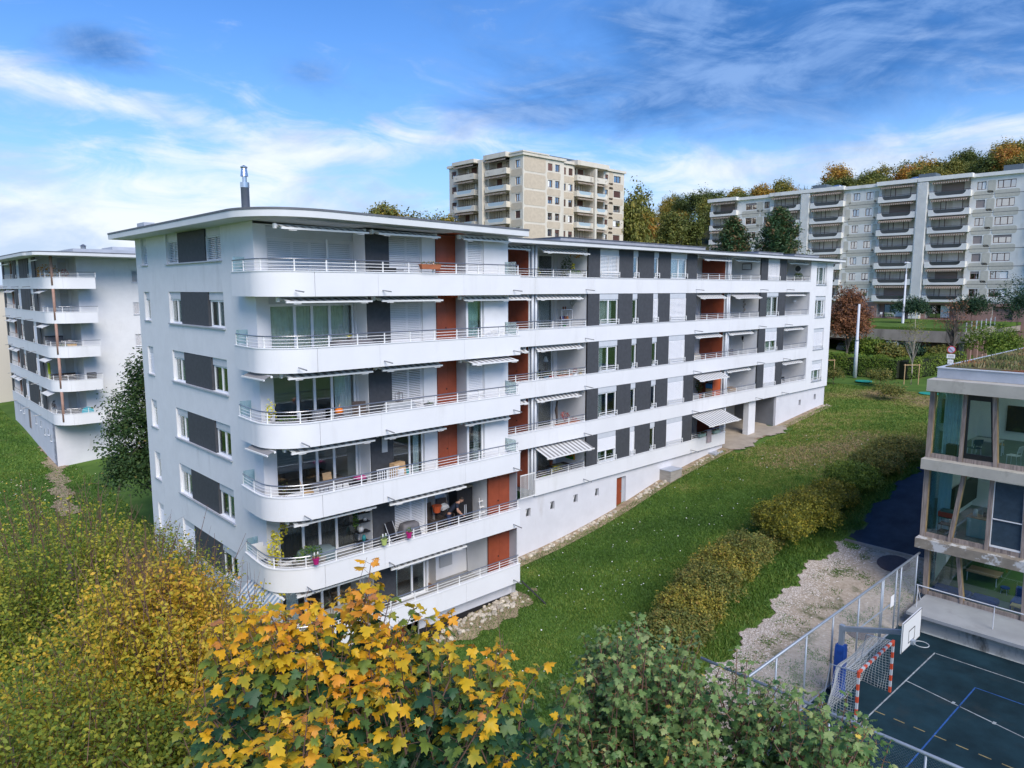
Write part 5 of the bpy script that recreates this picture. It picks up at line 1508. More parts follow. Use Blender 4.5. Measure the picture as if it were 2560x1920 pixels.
MB().tube([(8.05, -14.05, 8.0), (23.6, -14.05, 8.0)], .045, 8).build('top_rail', m_galv, f1, smooth=True)
MB().tube([(8.05, -14.05, 5.22), (20.9, -14.05, 5.22)], .03, 6).build('bottom_rail', m_galv, f1)
MB().tube([(16.7, -14.05, 6.6), (20.75, -14.05, 6.55)], .03, 6).build('mid_rail', m_galv, f1)
for a, b in zip(ps, ps[1:]): meshpanel('S', a, b, 5.2, 7.96, -14.05, f1)
o = MB().box(20.1, 20.5, -14.10, -14.085, 6.45, 6.95).build('notice', m_frame, f1)
f2 = root('chain_link_fence', 'nearest chain link fence running along the bottom right court edge', 'fence', 8.0, -14.1, 5.1)
pt = [-14.1, -16.6, -19.1, -21.6, -24.1]
for t in pt[1:]: MB().tube([(8.0, t, 5.0), (8.0, t, 7.98)], .035, 7).build('post', m_galv, f2, smooth=True)
MB().tube([(8.0, -12.4, 8.0), (8.0, -25, 8.0)], .05, 8).build('top_rail', m_galv, f2, smooth=True)
for a, b in zip(pt, pt[1:]): meshpanel('T', b, a, 5.15, 7.96, 8.0, f2)
# ------------------------------------------------------------------ handball goal
GO = root('handball_goal', 'red and white banded handball goal with a white net on the court', 'goal', 14.1, -15.7, 5.1)
m_gred = M('goal red', (.60, .085, .035), .5); m_gwhite = M('goal grey white', (.50, .54, .57), .5)
def banded(p, q, n, name):
    p = Vector(p); q = Vector(q)
    o = None
    A = MB(); B = MB()
    for i in range(n):
        (A if i % 2 == 0 else B).bar(p + (q - p) * i / n, p + (q - p) * (i + 1) / n, .08)
    o = A.build(name, m_gred, GO); B.build('white_band', m_gwhite, o)
banded((12.53, -15.7, 5.1), (12.53, -15.7, 7.14), 9, 'post')
banded((15.70, -15.7, 5.1), (15.70, -15.7, 7.14), 9, 'post')
banded((12.575, -15.7, 7.10), (15.655, -15.7, 7.10), 15, 'crossbar')
for s in (12.53, 15.7):
    MB().tube([(s, -15.7, 7.1), (s, -14.75, 7.02), (s, -14.5, 5.1)], .022, 6).build('net_stay', m_galv, GO)
nb = MB()
def netgrid(c00, c10, c01, c11, nu, nv, sag=0):
    c = [Vector(x) for x in (c00, c10, c01, c11)]
    def pt_(u, v):
        p = c[0] * (1 - u) * (1 - v) + c[1] * u * (1 - v) + c[2] * (1 - u) * v + c[3] * u * v
        return p + Vector((0, sag * math.sin(u * math.pi) * math.sin(v * math.pi) + .03 * math.sin(9 * u + 7 * v), -.03 * math.sin(5 * u)))
    for i in range(nu + 1):
        nb.tube([pt_(i / nu, j / 6) for j in range(7)], .006, 3, caps=False)
    for j in range(nv + 1):
        nb.tube([pt_(i / 8, j / nv) for i in range(9)], .006, 3, caps=False)
netgrid((12.55, -14.7, 5.12), (15.68, -14.7, 5.12), (12.55, -14.95, 7.0), (15.68, -14.95, 7.0), 30, 19, .3)
netgrid((12.54, -15.68, 5.12), (12.54, -14.7, 5.12), (12.54, -15.68, 7.08), (12.54, -14.95, 7.0), 9, 19)
netgrid((15.69, -15.68, 5.12), (15.69, -14.7, 5.12), (15.69, -15.68, 7.08), (15.69, -14.95, 7.0), 9, 19)
netgrid((12.55, -15.68, 7.08), (15.68, -15.68, 7.08), (12.55, -14.95, 7.0), (15.68, -14.95, 7.0), 30, 7, 0)
nb.build('net', M('net cord', (.55, .57, .56), .8), GO, kind='stuff')
# ------------------------------------------------------------------ basketball stand
BS = root('basketball_stand', 'grey basketball stand with a blue padded post beside the fence', 'basketball hoop', 14.07, -14.48, 5.1)
MB().bar((14.07, -14.48, 5.1), (14.07, -14.48, 7.85), .16).build('pole', m_galv, BS)
MB().loft([[(14.07 + a * w, -14.48 + b * w, z) for a, b in ((-1, -1), (1, -1), (1, 1), (-1, 1))] for z, w in ((5.12, .19), (5.5, .17), (6.9, .165), (7.1, .15))]).build('pad', M('blue tarp', (.012, .065, .30), .45, var=.2, scale=4), BS)
MB().bar((14.05, -14.5, 7.72), (13.95, -16.72, 8.42), .13, .16).build('arm', m_galv, BS)
MB().box(13.05, 14.85, -16.80, -16.76, 8.0, 9.05).build('backboard', M('backboard white', (.74, .75, .74), .4), BS)
for bx in ((13.05, 14.85, -16.806, -16.80, 8.0, 8.025), (13.05, 14.85, -16.806, -16.80, 9.025, 9.05), (13.05, 13.075, -16.806, -16.80, 8.0, 9.05), (14.825, 14.85, -16.806, -16.80, 8.0, 9.05), (13.65, 14.25, -16.805, -16.80, 8.15, 8.18), (13.65, 14.25, -16.805, -16.80, 8.57, 8.6), (13.65, 13.68, -16.805, -16.80, 8.15, 8.6), (14.22, 14.25, -16.805, -16.80, 8.15, 8.6)):
    MB().box(*bx).build('board_line', m_black, BS)
MB().tube([(13.95 + .225 * math.cos(t), -17.12 + .225 * math.sin(t), 8.15) for t in np.linspace(0, 2 * math.pi, 21)], .014, 6).build('rim', M('grey rim', (.42, .45, .46), .5), BS)
MB().box(13.87, 14.03, -16.92, -16.80, 8.06, 8.2).build('rim_bracket', m_galv, BS)
# ------------------------------------------------------------------ vegetation
def leaf_arrays(pos, nrm, size, rng, aspect=.6, fold=.25, jit=.6):
    """folded diamond leaves: 4 points, 2 triangles each"""
    n = len(pos)
    d = rng.normal(size=(n, 3)) * jit + nrm
    d /= np.linalg.norm(d, axis=1, keepdims=True) + 1e-9
    a = rng.normal(size=(n, 3))
    a -= (a * d).sum(1, keepdims=True) * d
    a /= np.linalg.norm(a, axis=1, keepdims=True) + 1e-9
    b = np.cross(d, a)
    s = (size * rng.uniform(.6, 1.25, n))[:, None]
    base = pos - a * s * .5
    tip = pos + a * s * .5
    mid = pos + d * s * fold * .3
    l = mid + b * s * aspect * .5
    r = mid - b * s * aspect * .5
    V = np.stack([base, l, tip, r], 1).reshape(-1, 3)
    k = np.arange(n)[:, None] * 4
    F = np.concatenate([k + np.array([[0, 1, 2]]), k + np.array([[0, 2, 3]])], 1).reshape(-1, 3)
    return V, F
def crown_points(lobes, ntw, per, rng, twig=.5, up=.6, shell=.55, spread=.10):
    """leaf positions clustered along twigs that start inside the lobes and reach out"""
    L = np.array(lobes, float)
    w = (L[:, 3] * L[:, 4] * L[:, 5]) ** (2 / 3); w /= w.sum()
    c = rng.choice(len(L), ntw, p=w)
    u = rng.normal(size=(ntw, 3)); u /= np.linalg.norm(u, axis=1, keepdims=True)
    u[:, 2] = np.where(u[:, 2] < -.35, -u[:, 2] * .5, u[:, 2])
    rr = rng.uniform(shell ** 3, 1, ntw) ** (1 / 3)
    bump = 1 + .16 * np.sin(u[:, 0] * 7 + c) * np.sin(u[:, 1] * 6 + 2 * c) + .10 * np.sin(u[:, 2] * 11 + u[:, 0] * 5)
    p = L[c, :3] + u * L[c, 3:6] * (rr * bump)[:, None]
    d = u * .6 + np.array([0, 0, up]) + rng.normal(size=(ntw, 3)) * .35
    d /= np.linalg.norm(d, axis=1, keepdims=True)
    t = rng.uniform(0, 1, (ntw, per, 1))
    q = p[:, None, :] + d[:, None, :] * t * twig * rng.uniform(.5, 1.3, (ntw, 1, 1)) + rng.normal(size=(ntw, per, 3)) * spread
    nr = np.repeat(u[:, None, :] * .5 + np.array([0, 0, .8]), per, 1)
    tw = np.repeat(rng.uniform(0, 1, (ntw, 1)), per, 1)
    return q.reshape(-1, 3), nr.reshape(-1, 3), tw.ravel(), p, d
def limb_mesh(name, base, tips, r0, mat, rng, trunk_top, bend=.3, k=5):
    mb = MB()
    b = Vector(base)
    for t in tips:
        t = Vector(t)
        h = rng.uniform(.25, .85)
        s = b + (Vector(trunk_top) - b) * h
        m = (s + t) / 2 + Vector(rng.normal(size=3)) * bend * (t - s).length * .25 + Vector((0, 0, .12 * (t - s).length))
        r = r0 * (1.05 - h) * .55
        mb.tube([s, s * .5 + m * .5 + Vector((0, 0, .05)), m, t], [r, r * .75, r * .5, r * .15], k, caps=False)
    return mb
def trunk_mb(base, top, r, rng, k=8):
    b = Vector(base); t = Vector(top)
    pts = [b + (t - b) * i / 5 + Vector((rng.normal() * r * .5, rng.normal() * r * .5, 0)) * (0 if i == 0 else 1) for i in range(6)]
    return MB().tube(pts, [r * 1.25, r, r * .85, r * .7, r * .5, r * .3], k)
m_bark = M('grey bark', (0.12, 0.10, 0.085), .9, var=.25, scale=4, stretch=(3, 3, .6), bump=.5, bscale=14)
m_bark2 = M('red brown twig', (0.15, 0.085, 0.065), .8, var=.2, scale=4)
def make_tree(name, label, cat, S, T, z, lobes, ntw, per, size, mat, seed, trunk_r=.16, trunk_h=None, nlimb=14, group=None, twig=.5, up=.6, tint_fn=None, aspect=.6, shell=.55, bark=None, jit=.6, spread=.10, twigs=0, kind_leaf='crown', tips_bare=0):
    rng = np.random.default_rng(seed)
    r = lroot(name, label, cat, S, T, z, 0, group)
    q, nr, tw, p, d = crown_points(lobes, ntw, per, rng, twig, up, shell, spread)
    V, F = leaf_arrays(q, nr, np.full(len(q), size), rng, aspect, jit=jit)
    L = np.array(lobes, float)
    zt = (L[:, 2] + L[:, 5]).max(); zb = (L[:, 2] - L[:, 5]).min()
    hn = (q[:, 2] - zb) / (zt - zb)
    tint = tint_fn(q, hn, tw, rng) if tint_fn else np.clip(.5 * tw + .5 * rng.uniform(0, 1, len(q)), 0, 1)
    cr = link_mesh(kind_leaf, npmesh(kind_leaf, V, F, mat, np.repeat(tint, 4)), r)
    top = (L[0, 0] * .6, L[0, 1] * .6, trunk_h or zt * .75)
    trunk_mb((0, 0, -.3), top, trunk_r, rng).build('trunk', bark or m_bark, r, smooth=True)
    idx = rng.choice(len(p), min(nlimb, len(p)), replace=False)
    if nlimb: limb_mesh('branches', (0, 0, 0), p[idx], trunk_r, bark or m_bark, rng, top).build('branches', bark or m_bark, r, kind='stuff')
    if twigs:
        mb = MB(); idx = rng.choice(len(p), twigs, replace=False)
        for i in idx:
            a = Vector(p[i]); dd = Vector(d[i])
            mb.tube([a - dd * .3, a + dd * twig * 1.1 + Vector(rng.normal(size=3)) * .05], [.008, .003], 3, caps=False)
        mb.build('twigs', m_bark2, r, kind='stuff')
    if tips_bare:
        mb = MB(); hi = np.argsort(-p[:, 2] + rng.normal(size=len(p)) * .8)[:tips_bare]
        for i in hi:
            a = Vector(p[i]); dd = (Vector(d[i]) + Vector((0, 0, .7))).normalized()
            e = a + dd * rng.uniform(.6, 1.5) + Vector(rng.normal(size=3)) * .12
            mb.tube([a - dd * .4, (a + e) / 2 + Vector(rng.normal(size=3)) * .04, e], [.010, .007, .003], 4, caps=False)
            for _ in range(3):
                f_ = rng.uniform(.3, .8); s_ = a + (e - a) * f_
                mb.tube([s_, s_ + (dd + Vector(rng.normal(size=3)) * .5) * .3], [.005, .002], 3, caps=False)
        mb.build('bare_shoots', m_bark2, r, kind='stuff')
    return r
# leaf colour ramps (real leaf colours)
lm_oak = leafmat('dark green foliage', [(0, (.012, .030, .010)), (.5, (.030, .062, .018)), (.85, (.060, .095, .026)), (1, (.14, .12, .035))], .25)
lm_birch = leafmat('turning foliage', [(0, (.060, .095, .014)), (.22, (.17, .19, .022)), (.45, (.38, .31, .030)), (.75, (.50, .31, .035)), (1, (.50, .19, .07))], .42)
lm_birch2 = leafmat('turning green foliage', [(0, (.036, .074, .018)), (.35, (.11, .155, .022)), (.65, (.28, .27, .030)), (1, (.48, .35, .04))], .42)
lm_dk = leafmat('understory foliage', [(0, (.010, .030, .018)), (.6, (.022, .055, .026)), (1, (.060, .10, .035))], .25)
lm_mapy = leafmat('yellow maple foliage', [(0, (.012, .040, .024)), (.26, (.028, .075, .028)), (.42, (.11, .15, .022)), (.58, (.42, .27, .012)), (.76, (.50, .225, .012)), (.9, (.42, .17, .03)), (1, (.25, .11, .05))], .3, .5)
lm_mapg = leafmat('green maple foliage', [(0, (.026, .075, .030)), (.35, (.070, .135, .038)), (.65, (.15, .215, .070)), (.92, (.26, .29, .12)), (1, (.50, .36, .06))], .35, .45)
lm_hedge = leafmat('clipped hedge foliage', [(0, (.030, .060, .010)), (.5, (.085, .135, .016)), (1, (.19, .23, .03))], .25)
lm_shrub = leafmat('shrub foliage', [(0, (.036, .052, .016)), (.45, (.095, .115, .026)), (.8, (.20, .17, .036)), (1, (.24, .13, .05))], .25)
lm_shry = leafmat('golden shrub foliage', [(0, (.036, .046, .012)), (.4, (.12, .125, .022)), (.75, (.25, .21, .03)), (1, (.27, .14, .04))], .25)
lm_shrg = leafmat('yellow green shrub foliage', [(0, (.025, .036, .008)), (.4, (.085, .095, .012)), (.8, (.21, .19, .018)), (1, (.30, .20, .03))], .25)
lm_red = leafmat('copper foliage', [(0, (.050, .026, .018)), (.5, (.15, .065, .030)), (1, (.27, .125, .05))], .25)
lm_con = leafmat('conifer foliage', [(0, (.016, .042, .020)), (.6, (.045, .090, .032)), (.85, (.10, .085, .035)), (1, (.20, .085, .045))], .15)
def forestmat():
    m = leafmat('autumn wood foliage', [(0, (.036, .060, .016)), (.35, (.085, .105, .024)), (.6, (.17, .155, .030)), (.8, (.30, .18, .030)), (1, (.32, .12, .035))], .25)
    t = m.node_tree
    a = [n for n in t.nodes if n.type == 'ATTRIBUTE'][0]; rp = [n for n in t.nodes if n.type == 'VALTORGB'][0]
    oi = t.nodes.new('ShaderNodeObjectInfo')
    s = mth('ADD', mth('MULTIPLY', a.outputs['Fac'], .38, tree=t), mth('MULTIPLY', oi.outputs['Random'], .66, tree=t), tree=t)
    t.links.new(s, rp.inputs[0])
    return m
lm_for = forestmat()
def wg(x, y): return w2g(x, y)

# --- hill and its wood
def px_theta(px): return math.atan((px - 1280) / 1806)
A_T = [px_theta(p) for p in (-2500, 300, 800, 1000, 1350, 1600, 2000, 2560, 3200, 5000)]
A_V = [-6, -6, 2, 10, 20, 27, 31.5, 38.5, 45, 46]
def hill_z(x, y):
    d = np.hypot(x, y); th = np.arctan2(x, y)
    a = np.interp(th, A_T, A_V)
    return 13.5 + np.clip((d - 150) / 100, 0, 1.0) * a + np.clip((d - 250) / 600, 0, 1) * a * .15 - np.clip((150 - d) / 20, 0, 1) * 8
th = np.linspace(px_theta(-2500), px_theta(5000), 90); dd = np.r_[np.linspace(132, 290, 26), 400, 700, 1500]
D, TH = np.meshgrid(dd, th, indexing='ij')
X = (D * np.sin(TH)).ravel(); Y = (D * np.cos(TH)).ravel()
gS, gT = np.array([w2g(a, b) for a, b in zip(X, Y)]).T
V = np.c_[gS, gT, hill_z(X, Y)]
i, j = np.meshgrid(np.arange(len(dd) - 1), np.arange(len(th) - 1), indexing='ij'); i = i.ravel(); j = j.ravel(); b = len(th)
F = np.c_[i * b + j, (i + 1) * b + j, (i + 1) * b + j + 1, i * b + j + 1]
link_mesh('hill', npmesh('hill', V, F, M('woodland floor', (.045, .050, .02), .95, var=.3, scale=.1), smooth=True), kind='structure')
protos = []
for s in range(6):
    rg = random.Random(100 + s)
    lobes = [(0, 0, 7.0, 3.4, 3.4, 4.6)] + [(rg.uniform(-2, 2), rg.uniform(-2, 2), rg.uniform(4, 10), rg.uniform(1.6, 2.6), rg.uniform(1.5, 2.4), rg.uniform(1.6, 2.6)) for _ in range(5)]
    t = make_tree('wood_tree', 'autumn tree in the wood on the hill behind the blocks', 'tree', 0, 0, -200, lobes, 620, 9, .52, lm_for, 300 + s, .25, None, 10, 'trees of the wooded hill', twig=1.0, spread=.35, shell=.5)
    protos.append(t)
frng = random.Random(21)
spots = []
for ring, (d, n) in enumerate(((268, 30), (250, 30), (230, 26), (208, 22), (186, 18), (166, 12))):
    for q in range(n):
        px = 1350 + (2640 - 1350) * (q + frng.uniform(-.35, .35)) / (n - 1)
        if d < 220 and px > 1850: continue
        spots.append((px, d + frng.uniform(-8, 8)))
spots += [(p, 135 + frng.uniform(-4, 8)) for p in (955, 985, 1015, 1045, 1080, 1110)] + [(p, 160 + frng.uniform(-4, 8)) for p in (1560, 1590, 1620, 1660, 1700, 1740, 1770)] + [(818, 128), (1580, 150)]
used_p = set()
for n, (px, d) in enumerate(spots):
    t = px_theta(px); x, y = d * math.sin(t), d * math.cos(t)
    S, T = w2g(x, y)
    z = float(hill_z(np.array([x]), np.array([y]))[0]) - 3.6
    s = frng.uniform(.8, 1.25)
    if px < 1120: z = 21.5 + frng.uniform(-1.5, 1.5) - (6 if px < 900 else 0); s = .95
    if 1550 < px < 1600 and d < 160: s = 1.75; z = 16
    pi = n % 6
    slim = .6 if 1550 < px < 1600 and d < 160 else 1
    rz = frng.uniform(0, 6.28)
    sc_ = (slim * s * frng.uniform(.9, 1.15), slim * s * frng.uniform(.9, 1.15), s * frng.uniform(.9, 1.2))
    if pi not in used_p:
        used_p.add(pi)
        o = protos[pi]; o.location = gw(S, T, z); o.rotation_euler = (0, 0, GROT + rz); o.scale = sc_
    else:
        o = copy_thing(protos[pi], S, T, z, rz, sc_)
    elif_zone = 'the right part of the grey block' if px > 2200 else 'the middle of the grey block' if px > 1900 else 'the left end of the grey block' if px > 1680 else 'the gap between tower and grey block'
    o['label'] = ('autumn tree on the crest above ' if d > 235 else 'autumn tree lower in the wood behind ') + elif_zone
    o['group'] = 'wood trees above ' + elif_zone if d > 235 else 'lower wood trees behind ' + elif_zone
    if px < 1120:
        o['label'] = 'olive green tree showing above the white roof left of the tower'; o['group'] = 'trees above the white roof'
# --- conifers in front of the grey block
def conifer(label, px, top_y, d, w, seed):
    t = px_theta(px); x, y = d * math.sin(t), d * math.cos(t)
    S, T = w2g(x, y); zt = 20 + (722 - top_y) / 1790 * d; zb = 12.5; h = zt - zb
    rng = np.random.default_rng(seed)
    r = lroot('conifer', label, 'tree', S, T, zb)
    n = 1500; hh = rng.uniform(.05, 1, n) ** .8; ang = rng.uniform(0, 6.28, n)
    rad = w * (1 - hh) ** .6 * (1 + .3 * np.sin(ang * 3 + hh * 20)) * rng.uniform(.75, 1.1, n) + .1
    P_, Nn, tw = [], [], []
    per = 14
    for q in range(n):
        tt = rng.uniform(.25, 1, per)[:, None]
        e = np.array([[rad[q] * math.cos(ang[q]), rad[q] * math.sin(ang[q]), 0]])
        pts = e * tt + np.array([[0, 0, hh[q] * h]]) + np.c_[rng.normal(size=per) * .18, rng.normal(size=per) * .18, rng.normal(size=per) * .12 + .55 * tt[:, 0] ** 2 * w * .35]
        P_.append(pts); Nn.append(np.tile([0, 0, 1.0], (per, 1))); tw.append(np.full(per, rng.uniform()))
    P_ = np.concatenate(P_); Nn = np.concatenate(Nn); tw = np.concatenate(tw)
    V, F = leaf_arrays(P_, Nn, np.full(len(P_), .5), rng, .35, jit=.8)
    link_mesh('crown', npmesh('crown', V, F, lm_con, np.repeat(np.clip(tw * .8 + rng.uniform(0, .25, len(tw)), 0, 1), 4)), r)
    MB().tube([(0, 0, -.3), (0, 0, h * .95)], [.3, .03], 7).build('trunk', m_bark, r)
conifer('dark conifer, the left of two above the white roof', 1826, 572, 104, 5.6, 41)
conifer('taller dark conifer, the right of two above the white roof', 1940, 556, 102, 6.4, 42)
# --- trees, hedges and bushes near the garage
def at_px(px, d): 
    t = px_theta(px); return w2g(d * math.sin(t) / 1, d * math.cos(t))
S, T = at_px(2128, 98)
make_tree('copper_tree', 'round copper red tree beside the end of the white block', 'tree', S, T, 10.6, [(0, 0, 5.0, 2.7, 2.7, 2.6), (-.3, 0, 7.4, 1.8, 1.8, 2.0), (1.6, .3, 4.0, 1.7, 1.7, 1.6), (-1.6, 0, 4.2, 1.6, 1.6, 1.7)], 1500, 9, .26, lm_red, 51, .17, 5, twig=.6, spread=.2)
S, T = at_px(2395, 101)
make_tree('bare_tree', 'nearly bare tree with a few rusty leaves before the garage', 'tree', S, T, 11.0, [(0, 0, 4.6, 2.6, 2.6, 1.6), (0, 0, 6.5, 1.4, 1.4, 1.8)], 130, 5, .2, lm_red, 52, .17, 5.5, 70, twig=.6, twigs=120)
def young(label, px, d, zb, h, seed, stakes=True, leafy=.3):
    S, T = at_px(px, d)
    r = make_tree('young_tree', label, 'tree', S, T, zb, [(0, 0, h * .62, h * .16, h * .16, h * .34)], 90, 4, .16, lm_birch2, seed, .06, h * .98, 46, twig=.5, twigs=85, up=1.0, bark=M('pale bark', (.36, .32, .26), .8, var=.15, scale=4))
    if stakes:
        for i, (a, b) in enumerate(((-.75, 0), (.75, 0))):
            MB().tube([(a * .72, -a * .7, -.1), (a * .72, -a * .7, 2.1)], .05, 7).build('stake', m_pine, r)
        MB().tube([(-.62, .6, 2.0), (.62, -.6, 2.0)], .045, 6).build('crossbar', m_pine, r)
    return r
young('slim pale young tree tied between two timber stakes on the far lawn', 2295, 87, 9.95, 7.9, 61)
S, T = at_px(2084, 86)
ss_ = lroot('tree_stake', 'timber stake frame half hidden by the end of the white block', 'stake', S, T, 10.0)
MB().tube([(.4, -.4, -.1), (.4, -.4, 2.3)], .05, 7).build('stake', m_pine, ss_); MB().tube([(-.8, .8, 2.2), (.45, -.45, 2.2)], .045, 6).build('crossbar', m_pine, ss_)
def hedge_row(label, pts, w, h, n, mat, seed, size=.16):
    """clipped hedge: dense leaf skin over a dark core, one thing"""
    rng = np.random.default_rng(seed)
    a = np.array(pts[0], float); b = np.array(pts[1], float)
    r = lroot('hedge', label, 'hedge', a[0], a[1], a[2])
    L = b - a; ln = np.hypot(L[0], L[1]); dx = L[:2] / ln; nx = np.array([-dx[1], dx[0]])
    u = rng.uniform(0, 1, n); f = rng.uniform(0, 1, n)
    side = rng.choice(3, n, p=[.38, .38, .24])
    off = np.where(side == 0, -w / 2, np.where(side == 1, w / 2, (f - .5) * w)); zz = np.where(side == 2, h, f * h)
    lump = 1 + .10 * np.sin(u * ln * 1.3) + .06 * np.sin(u * ln * 3.1 + 1)
    p = np.c_[u[:, None] * L[:2] + (off * lump)[:, None] * nx, u * L[2] + zz * lump] + rng.normal(size=(n, 3)) * .06
    nr = np.c_[(np.sign(off) * (side < 2))[:, None] * nx, (side == 2) * 1.0 + .3]
    V, F = leaf_arrays(p, nr, np.full(n, size), rng, .65)
    tint = np.clip(.35 * f + .4 * rng.uniform(0, 1, n) + .25 * np.sin(u * ln * .8) ** 2, 0, 1)
    link_mesh('foliage', npmesh('foliage', V, F, mat, np.repeat(tint, 4)), r)
    c = MB(); k = 8
    q = [(L[0] * i / k, L[1] * i / k, L[2] * i / k) for i in range(k + 1)]
    c.loft([[(x + nx[0] * s * w * .45, y + nx[1] * s * w * .45, z + t) for s, t in ((-1, 0), (1, 0), (1, h * .93), (-1, h * .93))] for x, y, z in q])
    c.build('core', M('hedge core', (.014, .02, .008), .95), r)
    return r
def gpt(px, py, z):
    u = px - 1280; v = 960 - py; p_ = math.atan(238 / 1790); c_, s_ = math.cos(p_), math.sin(p_)
    r_ = (u, 1790 * c_ + v * s_, -1790 * s_ + v * c_); k_ = (z - 20) / r_[2]
    return w2g(r_[0] * k_, r_[1] * k_) + (z,)
hedge_row('long clipped green hedge along the far lawn in front of the garage', [gpt(2060, 930, 10.1), gpt(2245, 945, 10.1)], 1.6, 2.1, 9000, lm_hedge, 71)
hedge_row('clipped green hedge behind the staked young tree', [gpt(2250, 945, 10.1), gpt(2395, 925, 10.4)], 1.6, 2.0, 7000, lm_hedge, 72)
def bush(label, S, T, z, rx, ry, rz, mat, seed, n=900, size=.16, name='bush', per=8, hollow=.6, jit=.6, group=None):
    rng = np.random.default_rng(seed)
    lobes = [(0, 0, rz * .55, rx * .8, ry * .8, rz * .5)] + [(rng.uniform(-.5, .5) * rx, rng.uniform(-.5, .5) * ry, rz * rng.uniform(.35, .6), rx * .5, ry * .5, rz * .38) for _ in range(4)]
    return make_tree(name, label, 'bush', S, T, z, lobes, n, per, size, mat, seed, .04, rz * .6, 10, group, twig=rz * .14, spread=.08, shell=hollow, jit=jit)
for lab, px, d, zb, rx, rz, mat, sd in (('clipped dome bush on the block lawn beside the tall lamp post', 2283, 124, 14.9, 2.7, 3.7, lm_dk, 81), ('round evergreen bush before the pink ground storey', 2434, 129, 14.9, 3.1, 4.0, lm_dk, 82), ('large dark evergreen bush at the right edge of the photo', 2550, 122, 13.5, 4.4, 7.6, lm_dk, 83), ('big rounded hedge bush beside the garage wing', 2492, 104, 10.6, 3.9, 4.9, lm_hedge, 84), ('low clipped bush in front of the parked vans', 2178, 101, 10.9, 2.9, 3.0, lm_hedge, 85), ('greyish brown shrub next to the clipped bush before the vans', 2232, 100, 10.8, 2.6, 2.4, lm_shrub, 86), ('small dark shrub under the garage beam', 2292, 101, 10.8, 2.2, 2.4, lm_dk, 87), ('brown dry shrub in front of the garage columns', 2362, 101, 10.8, 2.2, 2.2, lm_shrub, 88)):
    S, T = at_px(px, d); bush(lab, S, T, zb, rx, rx, rz, mat, sd, 1100, .22)
for lab, px, py, z, rx, rz, mat, sd in (('loose olive bush against the end corner of the white block', 2083, 965, 9.75, 1.3, 2.0, lm_shrub, 91), ('straggly yellowing shrub on the far lawn', 2210, 1000, 9.6, 1.9, 1.7, lm_shrub, 92), ('thin brown shrub behind the straggly one', 2200, 965, 9.9, 1.6, 1.8, lm_shrub, 93)):
    S, T, z = gpt(px, py, z); bush(lab, S, T, z, rx, rx, rz, mat, sd, 420, .14, hollow=.3)
S, T = at_px(2045 + 20, 70)
# --- shrub row between lawn and gravel
rowrng = random.Random(4)
SHR = [(13.2, -8.2, 1.5, 1.3, 'reddish brown shrub, nearest of the row along the gravel'), (14.7, -7.9, 1.5, 1.6, 'yellow brown shrub, second of the row from the near end'), (16.4, -7.6, 1.6, 1.9, 'olive shrub with a yellow flank, third of the row'), (18.3, -7.3, 1.6, 1.9, 'bushy olive shrub in the middle of the row'), (20.3, -7.2, 1.5, 1.7, 'greyish shrub left of the bare gap in the row'), (22.2, -7.3, .9, 1.2, 'thin grey twiggy shrub filling the gap in the row'), (24.0, -7.4, 1.7, 2.0, 'large golden green shrub by the asphalt corner'), (26.4, -7.5, 1.8, 2.0, 'second golden green shrub beside the asphalt lane'), (29.5, -7.6, 1.5, 1.5, 'dark low shrub past the golden ones'), (32.0, -7.7, 1.6, 1.6, 'dark green shrub half way up the asphalt lane'), (35.0, -7.9, 1.7, 1.5, 'grey green shrub near the school corner'), (38.5, -8.2, 1.9, 1.4, 'tangled shrub at the top of the asphalt lane')]
for n, (s, t, r_, h_, lab) in enumerate(SHR):
    bush(lab, s, t, g1(s, t) - .05, r_ * 1.28, r_ * 1.0, h_ * 1.12, (lm_shrub, lm_shry, lm_shrub, lm_shry, lm_shrub, lm_shrub, lm_shrg, lm_shrg, lm_shrg, lm_hedge, lm_shrub, lm_shrub)[n], 400 + n, 2600 if r_ > 1 else 450, .11, name='shrub', hollow=.62, group=None, per=10)
# --- tree between the two white blocks
S, T = w2g(-21.9, 43.0)
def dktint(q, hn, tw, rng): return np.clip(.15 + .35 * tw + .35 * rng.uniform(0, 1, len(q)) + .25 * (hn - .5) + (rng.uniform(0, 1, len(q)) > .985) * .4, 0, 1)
make_tree('broad_leaf_tree', 'dark green oval tree standing between the two white blocks', 'tree', S, T, g1(S, T), [(0, 0, 6.0, 2.7, 2.7, 4.6), (.5, -.4, 9.3, 1.8, 1.8, 2.2), (-1.0, 0, 4.0, 1.8, 1.8, 2.0), (1.2, 0, 5.6, 1.9, 1.9, 3.0)], 3600, 9, .20, lm_oak, 95, .24, 9, 18, twig=.55, tint_fn=dktint, spread=.16, shell=.6)
# --- turning trees, lower left
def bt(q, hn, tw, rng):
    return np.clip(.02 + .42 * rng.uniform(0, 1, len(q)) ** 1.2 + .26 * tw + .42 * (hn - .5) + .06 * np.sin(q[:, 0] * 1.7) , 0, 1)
S, T = w2g(-7.3, 14.0)
make_tree('turning_tree', 'tall tree with small orange and olive leaves in front of the end wall', 'tree', S, T, 3.3, [(0, 0, 7.0, 2.9, 2.9, 3.8), (-1.2, -1.4, 6.0, 2.2, 2.2, 3.0), (1.5, .2, 6.6, 1.7, 1.7, 3.0), (.2, .5, 9.3, 1.3, 1.3, 1.5), (-2.6, .6, 5.4, 1.8, 1.8, 2.6)], 8200, 12, .10, lm_birch, 96, .2, 9.5, 60, twig=.55, tint_fn=bt, up=1.0, spread=.075, twigs=3000, tips_bare=110, shell=.45, jit=.9)
S, T = w2g(-12.6, 19.5)
